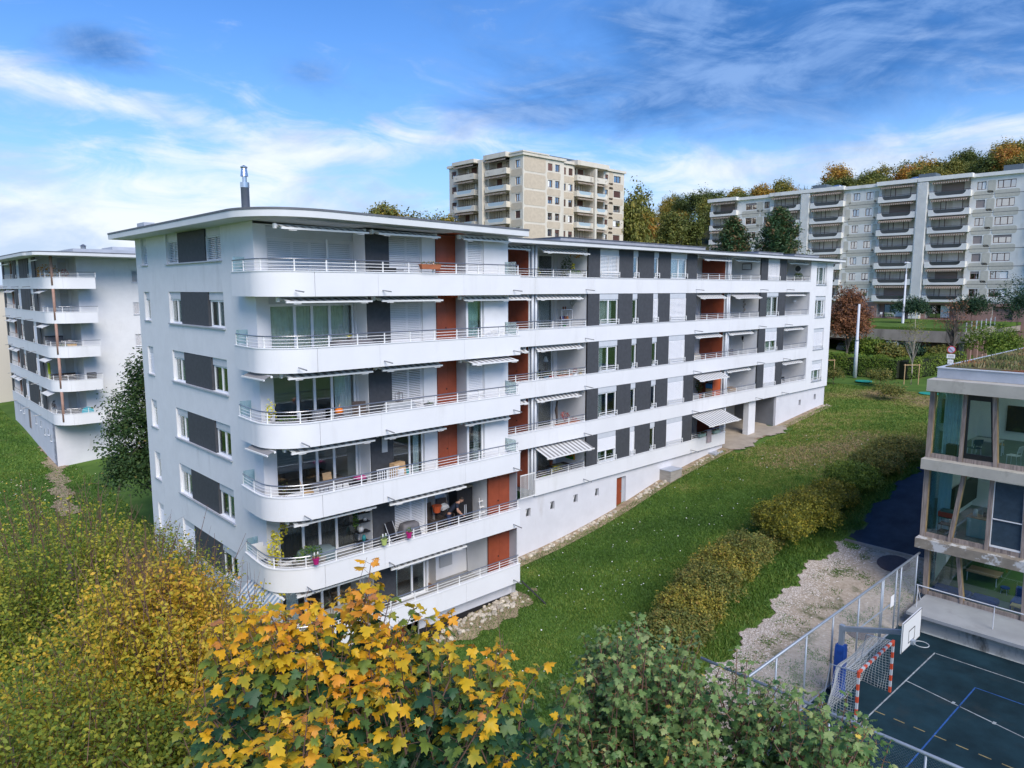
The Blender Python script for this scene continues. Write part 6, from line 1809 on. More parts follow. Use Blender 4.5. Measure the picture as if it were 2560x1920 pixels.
make_tree('turning_tree', 'olive and yellow tree at the left edge below the left white block', 'tree', S, T, 3.3, [(0, 0, 6.8, 3.2, 3.2, 3.6), (2.2, .4, 6.2, 2.2, 2.2, 3.0), (-2, -1.5, 6.6, 2.4, 2.4, 3.0), (1.2, -2.6, 5.6, 2.4, 2.4, 3.0)], 7500, 12, .10, lm_birch2, 97, .22, 9, 50, twig=.6, tint_fn=bt, up=1.0, spread=.11, twigs=1800, tips_bare=80, shell=.5, jit=.9)
S, T = w2g(-7.6, 10.6)
make_tree('turning_tree', 'dark green tree in the bottom left corner with some yellow leaves', 'tree', S, T, 4.0, [(0, 0, 7.0, 2.3, 2.3, 2.9), (1.6, -.6, 6.4, 1.7, 1.7, 2.4), (-1.5, -1.2, 6.6, 2, 2, 2.6)], 5200, 12, .085, lm_birch2, 98, .18, 8, 40, twig=.5, tint_fn=lambda q, hn, tw, rng: np.clip(.45 * rng.uniform(0, 1, len(q)) + .25 * tw + .15 * (hn - .5), 0, 1), up=.9, spread=.09, twigs=1200, shell=.5, jit=.9)
# ------------------------------------------------------------------ foreground maples: shoots with paired lobed leaves
def maple_template():
    half = [(0, 0), (.10, .02), (.26, -.10), (.30, .04), (.52, .08), (.42, .22), (.58, .42), (.40, .44), (.34, .50), (.22, .46), (.28, .70), (.14, .78), (0, 1.02)]
    out = half + [(-x, y) for x, y in half[-2:0:-1]]
    pts = np.array(out)
    c = np.array([[0, .30]])
    P = np.r_[c, pts]
    z = -.30 * np.abs(P[:, 0]) ** 1.4 - .22 * np.maximum(P[:, 1] - .3, 0) ** 1.6 + .05 * np.sin(P[:, 0] * 9)
    V = np.c_[P, z]
    n = len(pts)
    F = np.array([[0, 1 + i, 1 + (i + 1) % n] for i in range(n)])
    return V, F
ML_V, ML_F = maple_template()
def place_leaves(base, out, up, size, curl, rng):
    """template leaves at 'base' pointing along 'out', face toward 'up'"""
    n = len(base)
    y = out / np.linalg.norm(out, axis=1, keepdims=True)
    x = np.cross(y, up); x /= np.linalg.norm(x, axis=1, keepdims=True) + 1e-9
    z = np.cross(x, y)
    T = ML_V[None] * np.stack([rng.uniform(.75, 1.12, n), rng.uniform(.85, 1.1, n), curl], 1)[:, None, :]
    T[:, :, 2] += np.abs(T[:, :, 0]) * rng.uniform(-.55, .45, n)[:, None] + .10 * rng.normal(size=(n, 1)) * np.sin(T[:, :, 1] * 5 + rng.uniform(0, 6, (n, 1)))
    V = base[:, None, :] + size[:, None, None] * (T[:, :, 0:1] * x[:, None] + T[:, :, 1:2] * y[:, None] + T[:, :, 2:3] * z[:, None])
    return V
def maple(name, label, wx, wy, zb, lobes, nshoot, leaf, mat, seed, tintf, droop, nbranch=26, n_free=300, shoot=(.55, 1.3), pet_m=None, extra=0):
    rng = np.random.default_rng(seed)
    S, T = w2g(wx, wy)
    r = lroot(name, label, 'tree', S, T, zb)
    camS, camT = w2g(0, 0); camp = np.array([camS - S, camT - T, 20 - zb])
    L = np.array(lobes, float)
    w = (L[:, 3] * L[:, 4]); w /= w.sum()
    c = rng.choice(len(L), nshoot, p=w)
    u = rng.normal(size=(nshoot, 3)); u /= np.linalg.norm(u, axis=1, keepdims=True)
    u[:, 2] = np.abs(u[:, 2]) * np.where(rng.uniform(size=nshoot) < .8, 1, -.4)
    rad = rng.uniform(.35, 1.0, nshoot) ** .5
    p1 = L[c, :3] + u * L[c, 3:6] * rad[:, None]
    d = u * np.array([.55, .55, .3]) + np.array([0, 0, 1.0]) + rng.normal(size=(nshoot, 3)) * .16
    d /= np.linalg.norm(d, axis=1, keepdims=True)
    ln = rng.uniform(*shoot, nshoot)
    p0 = p1 - d * ln[:, None]
    stems = MB(); pets = MB()
    B, O, U, SZ, TN, PW = [], [], [], [], [], []
    for i in range(nshoot):
        k = max(3, int(ln[i] / .13))
        ph = rng.uniform(0, 3.14)
        bend = rng.normal(size=3) * .05
        a = Vector(p0[i]); e = Vector(p1[i])
        m = (a + e) / 2 + Vector(bend)
        stems.tube([a, m, e], [.014, .009, .005], 5, caps=False)
        for j in range(k + 1):
            f = j / k
            q = p0[i] * (1 - f) + p1[i] * f + bend * (1 - (2 * f - 1) ** 2)
            npair = 2 if j < k else 3
            for s in range(npair):
                an = ph + j * 1.571 + s * (2 * math.pi / npair)
                hd = np.array([math.cos(an), math.sin(an), .25 + .5 * f + rng.normal() * .2])
                pl = leaf * rng.uniform(.5, 1.0) * (1.1 - .6 * f)
                bq = q + hd / np.linalg.norm(hd) * pl
                B.append(bq)
                od = hd * np.array([1, 1, 0]) + np.array([0, 0, -droop * rng.uniform(.2, 1.6) + (.5 if j == k else 0)]) + rng.normal(size=3) * .25
                O.append(od)
                U.append(np.array([0, 0, 1.0]) + hd * .3 + rng.normal(size=3) * .35)
                SZ.append(leaf * rng.uniform(.65, 1.2) * (1 - .30 * f if rad[i] > .5 else 1))
                TN.append((f, rad[i], i)); PW.append((tuple(q), tuple(bq)))
    B = np.array(B); O = np.array(O); U = np.array(U); SZ = np.array(SZ); TN = np.array(TN)
    zt = (L[:, 2] + L[:, 5]).max(); hn = (B[:, 2] - (zt - 2.4)) / 2.4
    tint = tintf(hn, TN, rng, B)
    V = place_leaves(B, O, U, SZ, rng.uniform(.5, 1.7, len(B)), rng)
    # the largest-showing leaves are single parts, the rest is one mass
    dist = np.linalg.norm(B - camp, axis=1)
    vis = SZ / dist * (1 + .5 * np.clip(hn, 0, 1)) * np.where((TN[:, 1] > .72), 1, .6)
    order = np.argsort(-vis)
    free = order[:n_free]
    rest = order[n_free:]
    nv = len(ML_V)
    VV = V[rest].reshape(-1, 3)
    FF = (ML_F[None] + (np.arange(len(rest)) * nv)[:, None, None]).reshape(-1, 3)
    tv = np.repeat(tint[rest], nv).reshape(-1, nv)
    # browned lobe tips on some of the leaves
    edge = np.linalg.norm(ML_V[:, :2] - np.array([0, .3]), axis=1)[None] * rng.uniform(-.10, .22, len(rest))[:, None]
    tv = np.clip(tv + edge, 0, 1).ravel()
    link_mesh('foliage', npmesh('foliage', VV, FF, mat, tv, smooth=True), r, kind='stuff')
    variants = []
    for q in range(12):
        tq = np.clip((q + .5) / 12 + np.linalg.norm(ML_V[:, :2] - np.array([0, .3]), axis=1) * .1, 0, 1)
        variants.append([npmesh('leaf', ML_V * np.array([1, 1, cz]), ML_F, mat, tq, smooth=True) for cz in (.6, 1.3)])
    for n_ in free:
        me = variants[min(11, int(tint[n_] * 12))][int(rng.integers(2))]
        o = bpy.data.objects.new('leaf', me); C.objects.link(o); o.parent = r
        y = Vector(O[n_]).normalized(); x = y.cross(Vector(U[n_])).normalized(); z = x.cross(y)
        s = SZ[n_]
        mx = Matrix(((x.x * s, y.x * s, z.x * s, B[n_][0]), (x.y * s, y.y * s, z.y * s, B[n_][1]), (x.z * s, y.z * s, z.z * s, B[n_][2]), (0, 0, 0, 1)))
        o.matrix_local = mx
        PIV[o.name] = (0, 0, 0)
    for a, b in PW:
        pets.tube([a, b], [.0035, .0025], 3, caps=False)
    pets.build('petioles', pet_m or m_bark2, r, kind='stuff')
    stems.build('shoots', m_bark2, r, kind='stuff')
    top = (0, 0, zt * .72)
    trunk_mb((0, 0, -.3), top, .16, rng).build('trunk', m_bark, r, smooth=True)
    idx = rng.choice(nshoot, min(nbranch, nshoot), replace=False)
    limb_mesh('branches', (0, 0, 0), p0[idx], .13, m_bark, rng, top).build('branches', m_bark, r, kind='stuff')
    if extra:
        mb = MB()
        for i in rng.choice(nshoot, extra, replace=False):
            a = Vector(p1[i]); dd = Vector(d[i])
            mb.tube([a - dd * .2, a + dd * rng.uniform(.25, .6)], [.006, .003], 4, caps=False)
        mb.build('bare_shoots', m_bark2, r, kind='stuff')
    return r
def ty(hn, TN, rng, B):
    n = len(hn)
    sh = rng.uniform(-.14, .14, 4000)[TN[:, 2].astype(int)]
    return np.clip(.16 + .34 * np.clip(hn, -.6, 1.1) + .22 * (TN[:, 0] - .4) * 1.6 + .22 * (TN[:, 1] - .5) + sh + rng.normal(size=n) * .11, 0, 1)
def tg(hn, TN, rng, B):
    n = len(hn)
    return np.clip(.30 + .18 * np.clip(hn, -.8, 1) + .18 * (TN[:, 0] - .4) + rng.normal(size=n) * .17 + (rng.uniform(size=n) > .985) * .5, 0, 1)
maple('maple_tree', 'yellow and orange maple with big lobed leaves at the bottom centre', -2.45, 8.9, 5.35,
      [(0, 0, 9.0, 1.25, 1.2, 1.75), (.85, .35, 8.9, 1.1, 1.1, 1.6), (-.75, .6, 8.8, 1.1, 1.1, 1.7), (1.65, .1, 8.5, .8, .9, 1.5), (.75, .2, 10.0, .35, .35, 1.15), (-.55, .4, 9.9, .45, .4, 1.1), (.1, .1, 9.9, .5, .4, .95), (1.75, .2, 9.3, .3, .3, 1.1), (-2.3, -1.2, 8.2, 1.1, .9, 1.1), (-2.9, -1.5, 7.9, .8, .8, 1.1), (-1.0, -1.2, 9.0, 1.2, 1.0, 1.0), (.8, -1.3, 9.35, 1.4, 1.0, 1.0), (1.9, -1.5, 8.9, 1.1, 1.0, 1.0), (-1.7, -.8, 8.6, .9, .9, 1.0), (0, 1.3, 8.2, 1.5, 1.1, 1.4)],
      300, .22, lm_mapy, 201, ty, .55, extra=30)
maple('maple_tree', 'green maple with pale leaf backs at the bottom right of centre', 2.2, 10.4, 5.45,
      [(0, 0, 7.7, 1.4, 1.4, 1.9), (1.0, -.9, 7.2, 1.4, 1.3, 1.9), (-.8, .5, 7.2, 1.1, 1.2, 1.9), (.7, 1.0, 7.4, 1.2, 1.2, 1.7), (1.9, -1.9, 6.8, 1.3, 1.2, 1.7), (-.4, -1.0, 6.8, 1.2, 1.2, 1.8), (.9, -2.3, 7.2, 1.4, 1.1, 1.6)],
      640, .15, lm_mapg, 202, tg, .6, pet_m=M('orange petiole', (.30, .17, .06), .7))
S, T = w2g(.45, 10.2)
make_tree('understory_tree', 'shaded bluish green undergrowth tree between the two maples', 'tree', S, T, 4.4, [(0, 0, 4.6, 2.0, 2.0, 2.6), (-1.2, -1, 5.2, 1.8, 1.6, 2.4), (.6, -1.4, 4.8, 1.6, 1.6, 2.0)], 2000, 10, .13, lm_dk, 203, .12, 5, 20, twig=.5, spread=.12)

# ------------------------------------------------------------------ lawn blades, leaf litter, stones
def cover_ok(S, T):
    edge = t_edge(S)
    a = (T > edge + .15) | (S < 2) | (T < -15) * (S < 7.5)
    bld = ((S > -.1) & (S < 12) & (T > 2.2) & (T < 17)) | ((S > 11.5) & (S < 53.2) & (T > 2.9) & (T < 16)) | ((S > .4) & (S < 27) & (T > 44.5))
    u = (S > 35.5) & (S < 44.2) & (T > 1.8)
    sch = (S > 21) & (T < -13.9)
    crt = (S > 7.6) & (T < -13.8)
    return a & ~bld & ~sch & ~crt & ~u
BARE = [(34, -3.5, 3.2), (40, -1.5, 3.4), (46, .5, 4), (28, 1.6, 1.1), (30.5, -5.2, 1.5), (20, -1, .6), (44, -4.5, 2.2), (52, -2, 3), (37, 1.5, 2.2), (25, -4.6, .8), (14, 1.6, .9), (61, -1, 3.5)]
def blades(name, n, srng, trng_, h, w, seed, mat, tint0=0.0, prob=None):
    rng = np.random.default_rng(seed)
    S = rng.uniform(*srng, n); T = rng.uniform(*trng_, n)
    ok = cover_ok(S, T)
    if prob is not None: ok &= rng.uniform(size=n) < prob(S, T)
    S = S[ok]; T = T[ok]; n = len(S)
    Z = gz(S, T) - .01
    a = rng.uniform(0, 6.28, n); bare = sum(np.exp(-((S - a) ** 2 + (T - b) ** 2) / c ** 2) for a, b, c in BARE) * (.75 + .5 * np.sin(S * 3.1 + 2 * np.sin(T * 2.3)) * np.sin(T * 3.7)); bare = np.clip(bare, 0, 1); hh = h * rng.uniform(.5, 1.4, n) * (1 - .5 * bare); ww = w * rng.uniform(.6, 1.3, n)
    lean = rng.normal(size=(n, 2)) * .5 * hh[:, None]
    V = np.empty((n, 3, 3))
    V[:, 0] = np.c_[S - np.cos(a) * ww, T - np.sin(a) * ww, Z]
    V[:, 1] = np.c_[S + np.cos(a) * ww, T + np.sin(a) * ww, Z]
    V[:, 2] = np.c_[S + lean[:, 0], T + lean[:, 1], Z + hh]
    pat = .5 + .25 * np.sin(S * .9 + 1.3 * np.sin(T * .7)) * np.sin(T * .8 + .5 * S) + .2 * np.sin(S * .23 + T * .31)
    pat2 = np.sin(S * .31 + 2 * np.sin(T * .23)) * np.sin(T * .47 - .6 * np.sin(S * .19)); far = np.clip((S - 24) / 25, 0, 1)
    tint = np.clip(tint0 + .5 * pat + .45 * rng.uniform(size=n) - .22 + .22 * np.maximum(pat2 - .25, 0) + far * (.16 + .16 * pat2) + .34 * bare, 0, 1)
    return link_mesh(name, npmesh(name, V.reshape(-1, 3), np.arange(n * 3).reshape(-1, 3), mat, np.repeat(tint, 3)), kind='stuff')
lm_grass = leafmat('grass blades', [(0, (.038, .085, .016)), (.36, (.072, .140, .022)), (.62, (.135, .180, .032)), (.84, (.22, .20, .065)), (1, (.27, .20, .11))], .3, .6)
blades('grass', 300000, (-6, 34), (-11, 3.3), .085, .028, 31, lm_grass)
blades('grass', 150000, (34, 66), (-11, 14), .12, .05, 32, lm_grass, .12)
blades('grass', 60000, (-14, 2), (14, 46), .11, .05, 33, lm_grass)
blades('grass', 40000, (-16, .4), (44, 78), .12, .06, 35, lm_grass)
blades('tall_grass', 26000, (6, 40), (-11.2, -8.3), .15, .035, 34, lm_grass, .06, prob=lambda S, T: np.exp(-((T - (t_edge(S) + 1.0)) / .9) ** 2))
lm_lit = leafmat('fallen leaves', [(0, (.30, .16, .03)), (.5, (.45, .30, .04)), (1, (.55, .50, .40))], .2)
rng = np.random.default_rng(77)
S = np.r_[rng.uniform(-10, -1, 700), rng.normal(-9, 4, 500)]; T = np.r_[rng.uniform(25, 45, 700), rng.normal(38, 5, 500)]
ok = cover_ok(S, T); S, T = S[ok], T[ok]
V, F = leaf_arrays(np.c_[S, T, gz(S, T) + .06], np.tile([0, 0, 1.], (len(S), 1)), np.full(len(S), .14), rng, .8, jit=.3)
link_mesh('fallen_leaves', npmesh('fallen_leaves', V, F, lm_lit, np.repeat(rng.uniform(size=len(S)), 4)), kind='stuff')
S = np.r_[rng.uniform(2, 45, 260), rng.normal(16, 1.4, 40)]; T = np.r_[rng.uniform(-7, 2.5, 260), rng.normal(-2.5, .8, 40)]
ok = cover_ok(S, T); S, T = S[ok], T[ok]
V, F = leaf_arrays(np.c_[S, T, gz(S, T) + .10], np.tile([0, 0, 1.], (len(S), 1)), np.full(len(S), .075), rng, .9, jit=.4)
link_mesh('daisies', npmesh('daisies', V, F, M('daisy petals', (.72, .72, .70), .7)), kind='stuff')
# gravel: loose stones thick along the grass edge
def stone_mesh(seed):
    rg = random.Random(seed)
    return MB().blob((0, 0, 0), (.5, .42, .33), 6, 4, .18, rg).mesh('stone', M('limestone', (.46, .41, .33), .9, var=.2, scale=3, rand=.3))
n = 19000
S = rng.uniform(2, 27, n); e = rng.exponential(.42, n); T = t_edge(S) - .05 - e
ok = (T > -13.9); S, T = S[ok], T[ok]; n = len(S)
sz = rng.uniform(.022, .06, n)
base = np.array([(0, 0, .6), (1, 0, 0), (-.5, .86, 0), (-.5, -.86, 0)]); bf = np.array([[0, 1, 2], [0, 2, 3], [0, 3, 1]])
a = rng.uniform(0, 6.28, n); ca, sa = np.cos(a), np.sin(a)
B = base[None] * sz[:, None, None] * rng.uniform(.6, 1.2, (n, 1, 3))
V = np.stack([B[:, :, 0] * ca[:, None] - B[:, :, 1] * sa[:, None] + S[:, None], B[:, :, 0] * sa[:, None] + B[:, :, 1] * ca[:, None] + T[:, None], B[:, :, 2] + (gz(S, T) + .028)[:, None]], 2)
link_mesh('gravel_stones', npmesh('gravel_stones', V.reshape(-1, 3), (bf[None] + (np.arange(n) * 4)[:, None, None]).reshape(-1, 3), leafmat('gravel stone', [(0, (.17, .145, .12)), (.5, (.29, .255, .215)), (1, (.46, .43, .40))], 0), np.repeat(rng.uniform(size=n), 4)), kind='stuff')
blades('weeds', 26000, (2, 27), (-13.9, -9.4), .07, .03, 36, lm_grass, -.05) if False else None
def weeds():
    rng = np.random.default_rng(36); n = 9000
    cS = rng.uniform(3, 26.5, 150); cT = -13.9 + rng.beta(1, 1.6, 150) * 4.2
    k = rng.integers(0, 150, n); S = cS[k] + rng.normal(size=n) * .22; T = cT[k] + rng.normal(size=n) * .18
    ok = (T < t_edge(S)) & (T > -13.98); S, T = S[ok], T[ok]; n = len(S); Z = gz(S, T) + .02
    a = rng.uniform(0, 6.28, n); V = np.empty((n, 3, 3)); w = .03; h = .06
    V[:, 0] = np.c_[S - np.cos(a) * w, T - np.sin(a) * w, Z]; V[:, 1] = np.c_[S + np.cos(a) * w, T + np.sin(a) * w, Z]; V[:, 2] = np.c_[S + rng.normal(size=n) * .04, T + rng.normal(size=n) * .04, Z + h]
    link_mesh('weeds', npmesh('weeds', V.reshape(-1, 3), np.arange(n * 3).reshape(-1, 3), lm_grass, np.repeat(rng.uniform(0, .5, n), 3)), kind='stuff')
weeds()
# stone drip strip along the wall foot, every larger stone a piece of its own
ds = sheet('drip_strip', lambda s, t: (t > 2.45) & (t < 3.36), (11.8, 53), (2.4, 3.4), .2, .03, m_dirt)
ds2 = sheet('dirt_patch', lambda s, t: ((s - 9.3) / 3.2) ** 2 + ((t - .1) / 1.1) ** 2 < 1 + .25 * np.sin(s * 5), (5.5, 13), (-1.6, 2.4), .1, .03, m_dirt)
SM = [stone_mesh(s) for s in range(8)]
srng_ = random.Random(66)
cnt = 0
segs = [(12.2, 22.8, 175, 2.75, 3.25), (24.6, 28.6, 60, 2.5, 3.2), (31.4, 35.0, 22, 2.6, 3.2), (51.2, 53.2, 18, 2.6, 3.2)]
for a, b, n, t0, t1 in segs:
    for _ in range(n):
        s = srng_.uniform(a, b); t = srng_.triangular(t0, t1, t1 - .15)
        q = srng_.uniform(.10, .30)
        o = put('stone', srng_.choice(SM), ds, (s, t, g1(s, t) + q * .18), (srng_.uniform(-.4, .4), srng_.uniform(-.4, .4), srng_.uniform(0, 6.28)), (q, q * srng_.uniform(.7, 1), q))
for _ in range(150):
    s = srng_.uniform(6.5, 12.0); t = .55 - srng_.random() ** 1.5 * .95
    q = srng_.uniform(.12, .34)
    put('stone', srng_.choice(SM), ds2, (s, t, g1(s, t) + q * .2), (srng_.uniform(-.4, .4), srng_.uniform(-.4, .4), srng_.uniform(0, 6.28)), (q, q * srng_.uniform(.7, 1), q))
MB().box(6.0, 11.64, .55, .598, 3.2, 4.95).build('dark_foot_strip', m_black, AB)  # black strip along the foot of the front base wall
MB().tube([(11.7, -.05, 5.75), (12.3, -1.5, 4.6)], .04, 6).build('prop', m_black, AB)

# worn dirt path along the left white block
PP = np.array([gpt(-60, 800, 7.5)[:2], gpt(20, 930, 6.4)[:2], gpt(70, 1010, 5.7)[:2], gpt(112, 1090, 5.2)[:2], gpt(140, 1180, 4.8)[:2], gpt(170, 1300, 4.3)[:2]])
def near_path(s, t):
    d = np.full(np.shape(s), 1e9)
    for (a, b), (c, e) in zip(PP, PP[1:]):
        l2 = (c - a) ** 2 + (e - b) ** 2; u = np.clip(((s - a) * (c - a) + (t - b) * (e - b)) / l2, 0, 1)
        d = np.minimum(d, np.hypot(s - a - u * (c - a), t - b - u * (e - b)))
    return d < .55 + .25 * np.sin(s * 2.3 + t * 1.1) + .12 * np.sin(t * 5.1)
sheet('dirt_path', near_path, (PP[:, 0].min() - 1.5, PP[:, 0].max() + 1.5), (PP[:, 1].min() - 1.5, PP[:, 1].max() + 1.5), .15, .05, m_dirt)
# ------------------------------------------------------------------ things standing on the balconies
fl = lambda k: Z0(k) + FL - .02
m_terra = M('terracotta', (.38, .13, .06), .8, var=.12, scale=5)
m_pinkp = M('magenta pot', (.42, .015, .16), .5)
m_limep = M('lime pot', (.42, .52, .16), .5)
m_whitep = M('white plastic', (.68, .69, .68), .5)
m_cover = M('grey cover', (.14, .135, .145), .7, var=.1, scale=3)
m_lcov = M('light grey cover', (.36, .38, .39), .75, var=.12, scale=3)
m_bcov = M('blue grey tablecloth', (.15, .20, .21), .75, var=.1, scale=3)
m_wick = M('brown wicker', (.085, .065, .055), .8, var=.25, scale=18)
lm_pl = leafmat('pot plant leaves', [(0, (.02, .06, .015)), (.6, (.05, .12, .02)), (1, (.16, .20, .04))], .3)
lm_yl = leafmat('yellow vine leaves', [(0, (.28, .26, .02)), (.6, (.52, .42, .03)), (1, (.60, .50, .08))], .4)
lm_rd = leafmat('red leaves', [(0, (.16, .02, .02)), (.6, (.34, .05, .045)), (1, (.42, .14, .10))], .3)
lm_yf = leafmat('yellow flowers', [(0, (.10, .13, .02)), (.4, (.62, .42, .01)), (1, (.75, .55, .03))], .3)
lm_mx = leafmat('mixed flowers', [(0, (.03, .08, .02)), (.55, (.08, .13, .03)), (.75, (.25, .20, .04)), (.9, (.45, .06, .07)), (1, (.55, .30, .05))], .3)
lm_or = leafmat('orange leaves', [(0, (.25, .12, .02)), (1, (.52, .25, .03))], .3)
def tuft(parent, c, r, n, size, mat, seed, name='foliage', up=.5, stems=0):
    rng = np.random.default_rng(seed)
    u = rng.normal(size=(n, 3)); u /= np.linalg.norm(u, axis=1, keepdims=True)
    p = np.array(c) + u * np.array(r) * rng.uniform(.3, 1, (n, 1)) ** .5
    V, F = leaf_arrays(p, u * .6 + np.array([0, 0, up]), np.full(n, size), rng, .6)
    link_mesh(name, npmesh(name, V, F, mat, np.repeat(rng.uniform(size=n), 4)), parent)
    if stems:
        mb = MB()
        for i in range(stems):
            q = p[i]; mb.tube([(c[0] + rng.normal() * .03, c[1] + rng.normal() * .03, c[2] - r[2] * 1.05), tuple(q)], [.006, .003], 3, caps=False)
        mb.build('stems', m_bark2, parent, kind='stuff')
def pot_plant(label, S, T, z, pr, ph, pm, fr, fm, seed, n=90, size=.07, name='potted_plant', cat='plant', lift=None, stems=6, group=None):
    r = lroot(name, label, cat, S, T, z, 0, group)
    MB().lathe([(.01, 0), (pr * .72, 0), (pr * .95, ph * .88), (pr * 1.06, ph * .88), (pr * 1.06, ph), (pr * .9, ph), (.01, ph * .93)], 12).build('pot', pm, r, smooth=False)
    if fm: tuft(r, (0, 0, ph + (lift if lift is not None else fr[2] * .8)), fr, n, size, fm, seed, stems=stems)
    return r
def box_plant(label, S, T, z, w, d, h, pm, fm, seed, n=160, fh=.18, size=.07, rz=0, name='planter_box', cat='planter', fr=None):
    r = lroot(name, label, cat, S, T, z, rz)
    MB().loft([[(a * w / 2 * k, b * d / 2 * k, zz) for a, b in ((-1, -1), (1, -1), (1, 1), (-1, 1))] for zz, k in ((0, .9), (h * .85, 1), (h * .85, 1.04), (h, 1.04))]).build('box', pm, r)
    if fm: tuft(r, (0, 0, h + fh * .5), (w / 2, d / 2 + .03, fh), n, size, fm, seed)
    return r
def covered(label, S, T, z, w, d, h, mat, name='covered_table', cat='table', top=.9, seed=0, rz=0):
    """draped cover with folds over furniture"""
    rg = random.Random(seed); k = 28; rings = []
    def ring(zz, s, wob):
        out = []
        for i in range(k):
            t = 2 * math.pi * i / k; c, s_ = math.cos(t), math.sin(t)
            q = (abs(c) ** 6 + abs(s_) ** 6) ** (-1 / 6)
            f = s * (1 + wob * math.sin(i * 2.1 + seed))
            out.append((c * q * w / 2 * f, s_ * q * d / 2 * f, zz + .02 * math.sin(i * 1.3)))
        return out
    rings = [ring(.04, 1.05, .05), ring(h * .4, 1.02, .035), ring(h * .85, top + .06, .015), ring(h * .97, top, 0), ring(h, top * .8, 0)]
    r = MB().loft(rings).mesh(name, mat, smooth=True)
    o = bpy.data.objects.new(name, r); C.objects.link(o); o.location = gw(S, T, z); o.rotation_euler = (0, 0, GROT + rz); PIV[o.name] = (0, 0, 0)
    return tag(o, label, cat)
def single(mb, name, mat, label, cat, S=None, T=None, z=None, rz=0, smooth=False):
    o = mb.build(name, mat, None, smooth=smooth)
    if S is not None:
        o.location = gw(S, T, z); o.rotation_euler = (0, 0, GROT + rz)
    return tag(o, label, cat)
# front wing, top floor
box_plant('terracotta flower box hooked on the top floor railing', 6.38, -.10, Z0(6) + 1.08, 1.0, .2, .2, m_terra, lm_mx, 1, 120, .1, .06)
g = lroot('barbecue', 'black folded barbecue on the top floor balcony', 'barbecue', 4.8, .95, fl(6))
MB().box(-.55, .45, -.25, .25, .62, .85).build('lid', m_black, g); MB().box(.45, .85, -.2, .2, .74, .78).build('side_shelf', m_black, g)
for a in (-.45, .35): MB().box(a, a + .05, -.2, .2, 0, .62).build('leg', m_black, g)
# fifth floor
covered('grey covered table on the balcony below the top floor', 3.4, 1.2, fl(5), 1.75, .85, .78, m_cover, seed=3)
pot_plant('little yellow flower pot on the grey covered table', 3.2, 1.1, fl(5) + .79, .09, .1, m_wick, (.1, .1, .06), lm_yf, 4, 40, .05, stems=0)
box_plant('red orange planter box standing by the teal curtain window', 9.0, .42, fl(5) + .35, .38, .2, .3, m_terra, None, 5)
MB()
dr = lroot('drying_rack', 'folding drying rack against the right end of the fifth floor balcony', 'drying rack', 10.6, .42, fl(5))
for a in np.linspace(0, 1, 7): MB().tube([(-.6 + a * 1.1, -.25, .72 + .14 * math.sin(a * 3.1)), (-.6 + a * 1.1, .25, .74 + .14 * math.sin(a * 3.1))], .008, 4).build('bar', m_rail, dr)
for b in (-.25, .25): MB().tube([(-.7, b, .62)] + [(-.6 + a * 1.1, b, .73 + .14 * math.sin(a * 3.1)) for a in np.linspace(0, 1, 6)], .012, 5).build('frame', m_rail, dr)
for a in (-.5, .4): MB().tube([(a, -.2, 0), (a, .2, .72)], .012, 5).build('leg', m_rail, dr)
# fourth floor
pk = lroot('pumpkin', 'bright orange pumpkin behind the fourth floor railing', 'pumpkin', 2.45, .75, fl(4) + .66)
rings = []
for i in range(8):
    t = math.pi * (i + .02) / 7.04
    rings.append([(.17 * math.sin(t) * (1 + .09 * math.cos(q * 2 * math.pi / 20 * 9)) * math.cos(2 * math.pi * q / 20), .17 * math.sin(t) * (1 + .09 * math.cos(q * 2 * math.pi / 20 * 9)) * math.sin(2 * math.pi * q / 20), .15 - .15 * math.cos(t)) for q in range(20)])
MB().loft(rings).build('flesh', M('pumpkin orange', (.72, .17, .01), .5), pk, smooth=True); MB().tube([(0, 0, .28), (.02, .01, .36), (.06, .02, .40)], .018, 6).build('stalk', m_pine, pk)
single(MB().lathe([(.01, 0), (.16, 0), (.13, .3), (.2, .66), (.01, .66)], 12), 'side_table', m_cover, 'small dark side table under the orange pumpkin', 'table', 2.45, .75, fl(4))
pot_plant('spindly yellow green plant at the rounded end of the fourth floor balcony', -.15, 1.2, fl(4), .16, .3, m_wick, (.22, .2, .5), lm_yl, 7, 60, .14, lift=.75, stems=10)
box_plant('long black planter box beside the spindly plant', .55, 1.15, fl(4), 1.2, .4, .62, m_cover, lm_pl, 8, 220, .1, .06)
for i, (s, lab) in enumerate(((1.75, 'round backed grey chair left of the pumpkin'), (2.95, 'round backed grey chair right of the pumpkin'))):
    r = lroot('chair', lab, 'chair', s, 1.05, fl(4), .3)
    MB().lathe([(.01, .4), (.25, .4), (.27, .45), (.01, .46)], 14).build('seat', m_cover, r)
    MB().loft([[(.28 * math.cos(t), .28 * math.sin(t), zz) for t in np.linspace(-.2, math.pi + .2, 9)] + [(.25 * math.cos(t), .25 * math.sin(t), zz) for t in np.linspace(math.pi + .2, -.2, 9)] for zz in (.5, .85)]).build('backrest', M('grey mesh', (.17, .18, .20), .7), r)
    for q in range(4): MB().tube([(.2 * math.cos(q * 1.57 + .8), .2 * math.sin(q * 1.57 + .8), 0), (.18 * math.cos(q * 1.57 + .8), .18 * math.sin(q * 1.57 + .8), .4)], .015, 5).build('leg', m_cover, r)
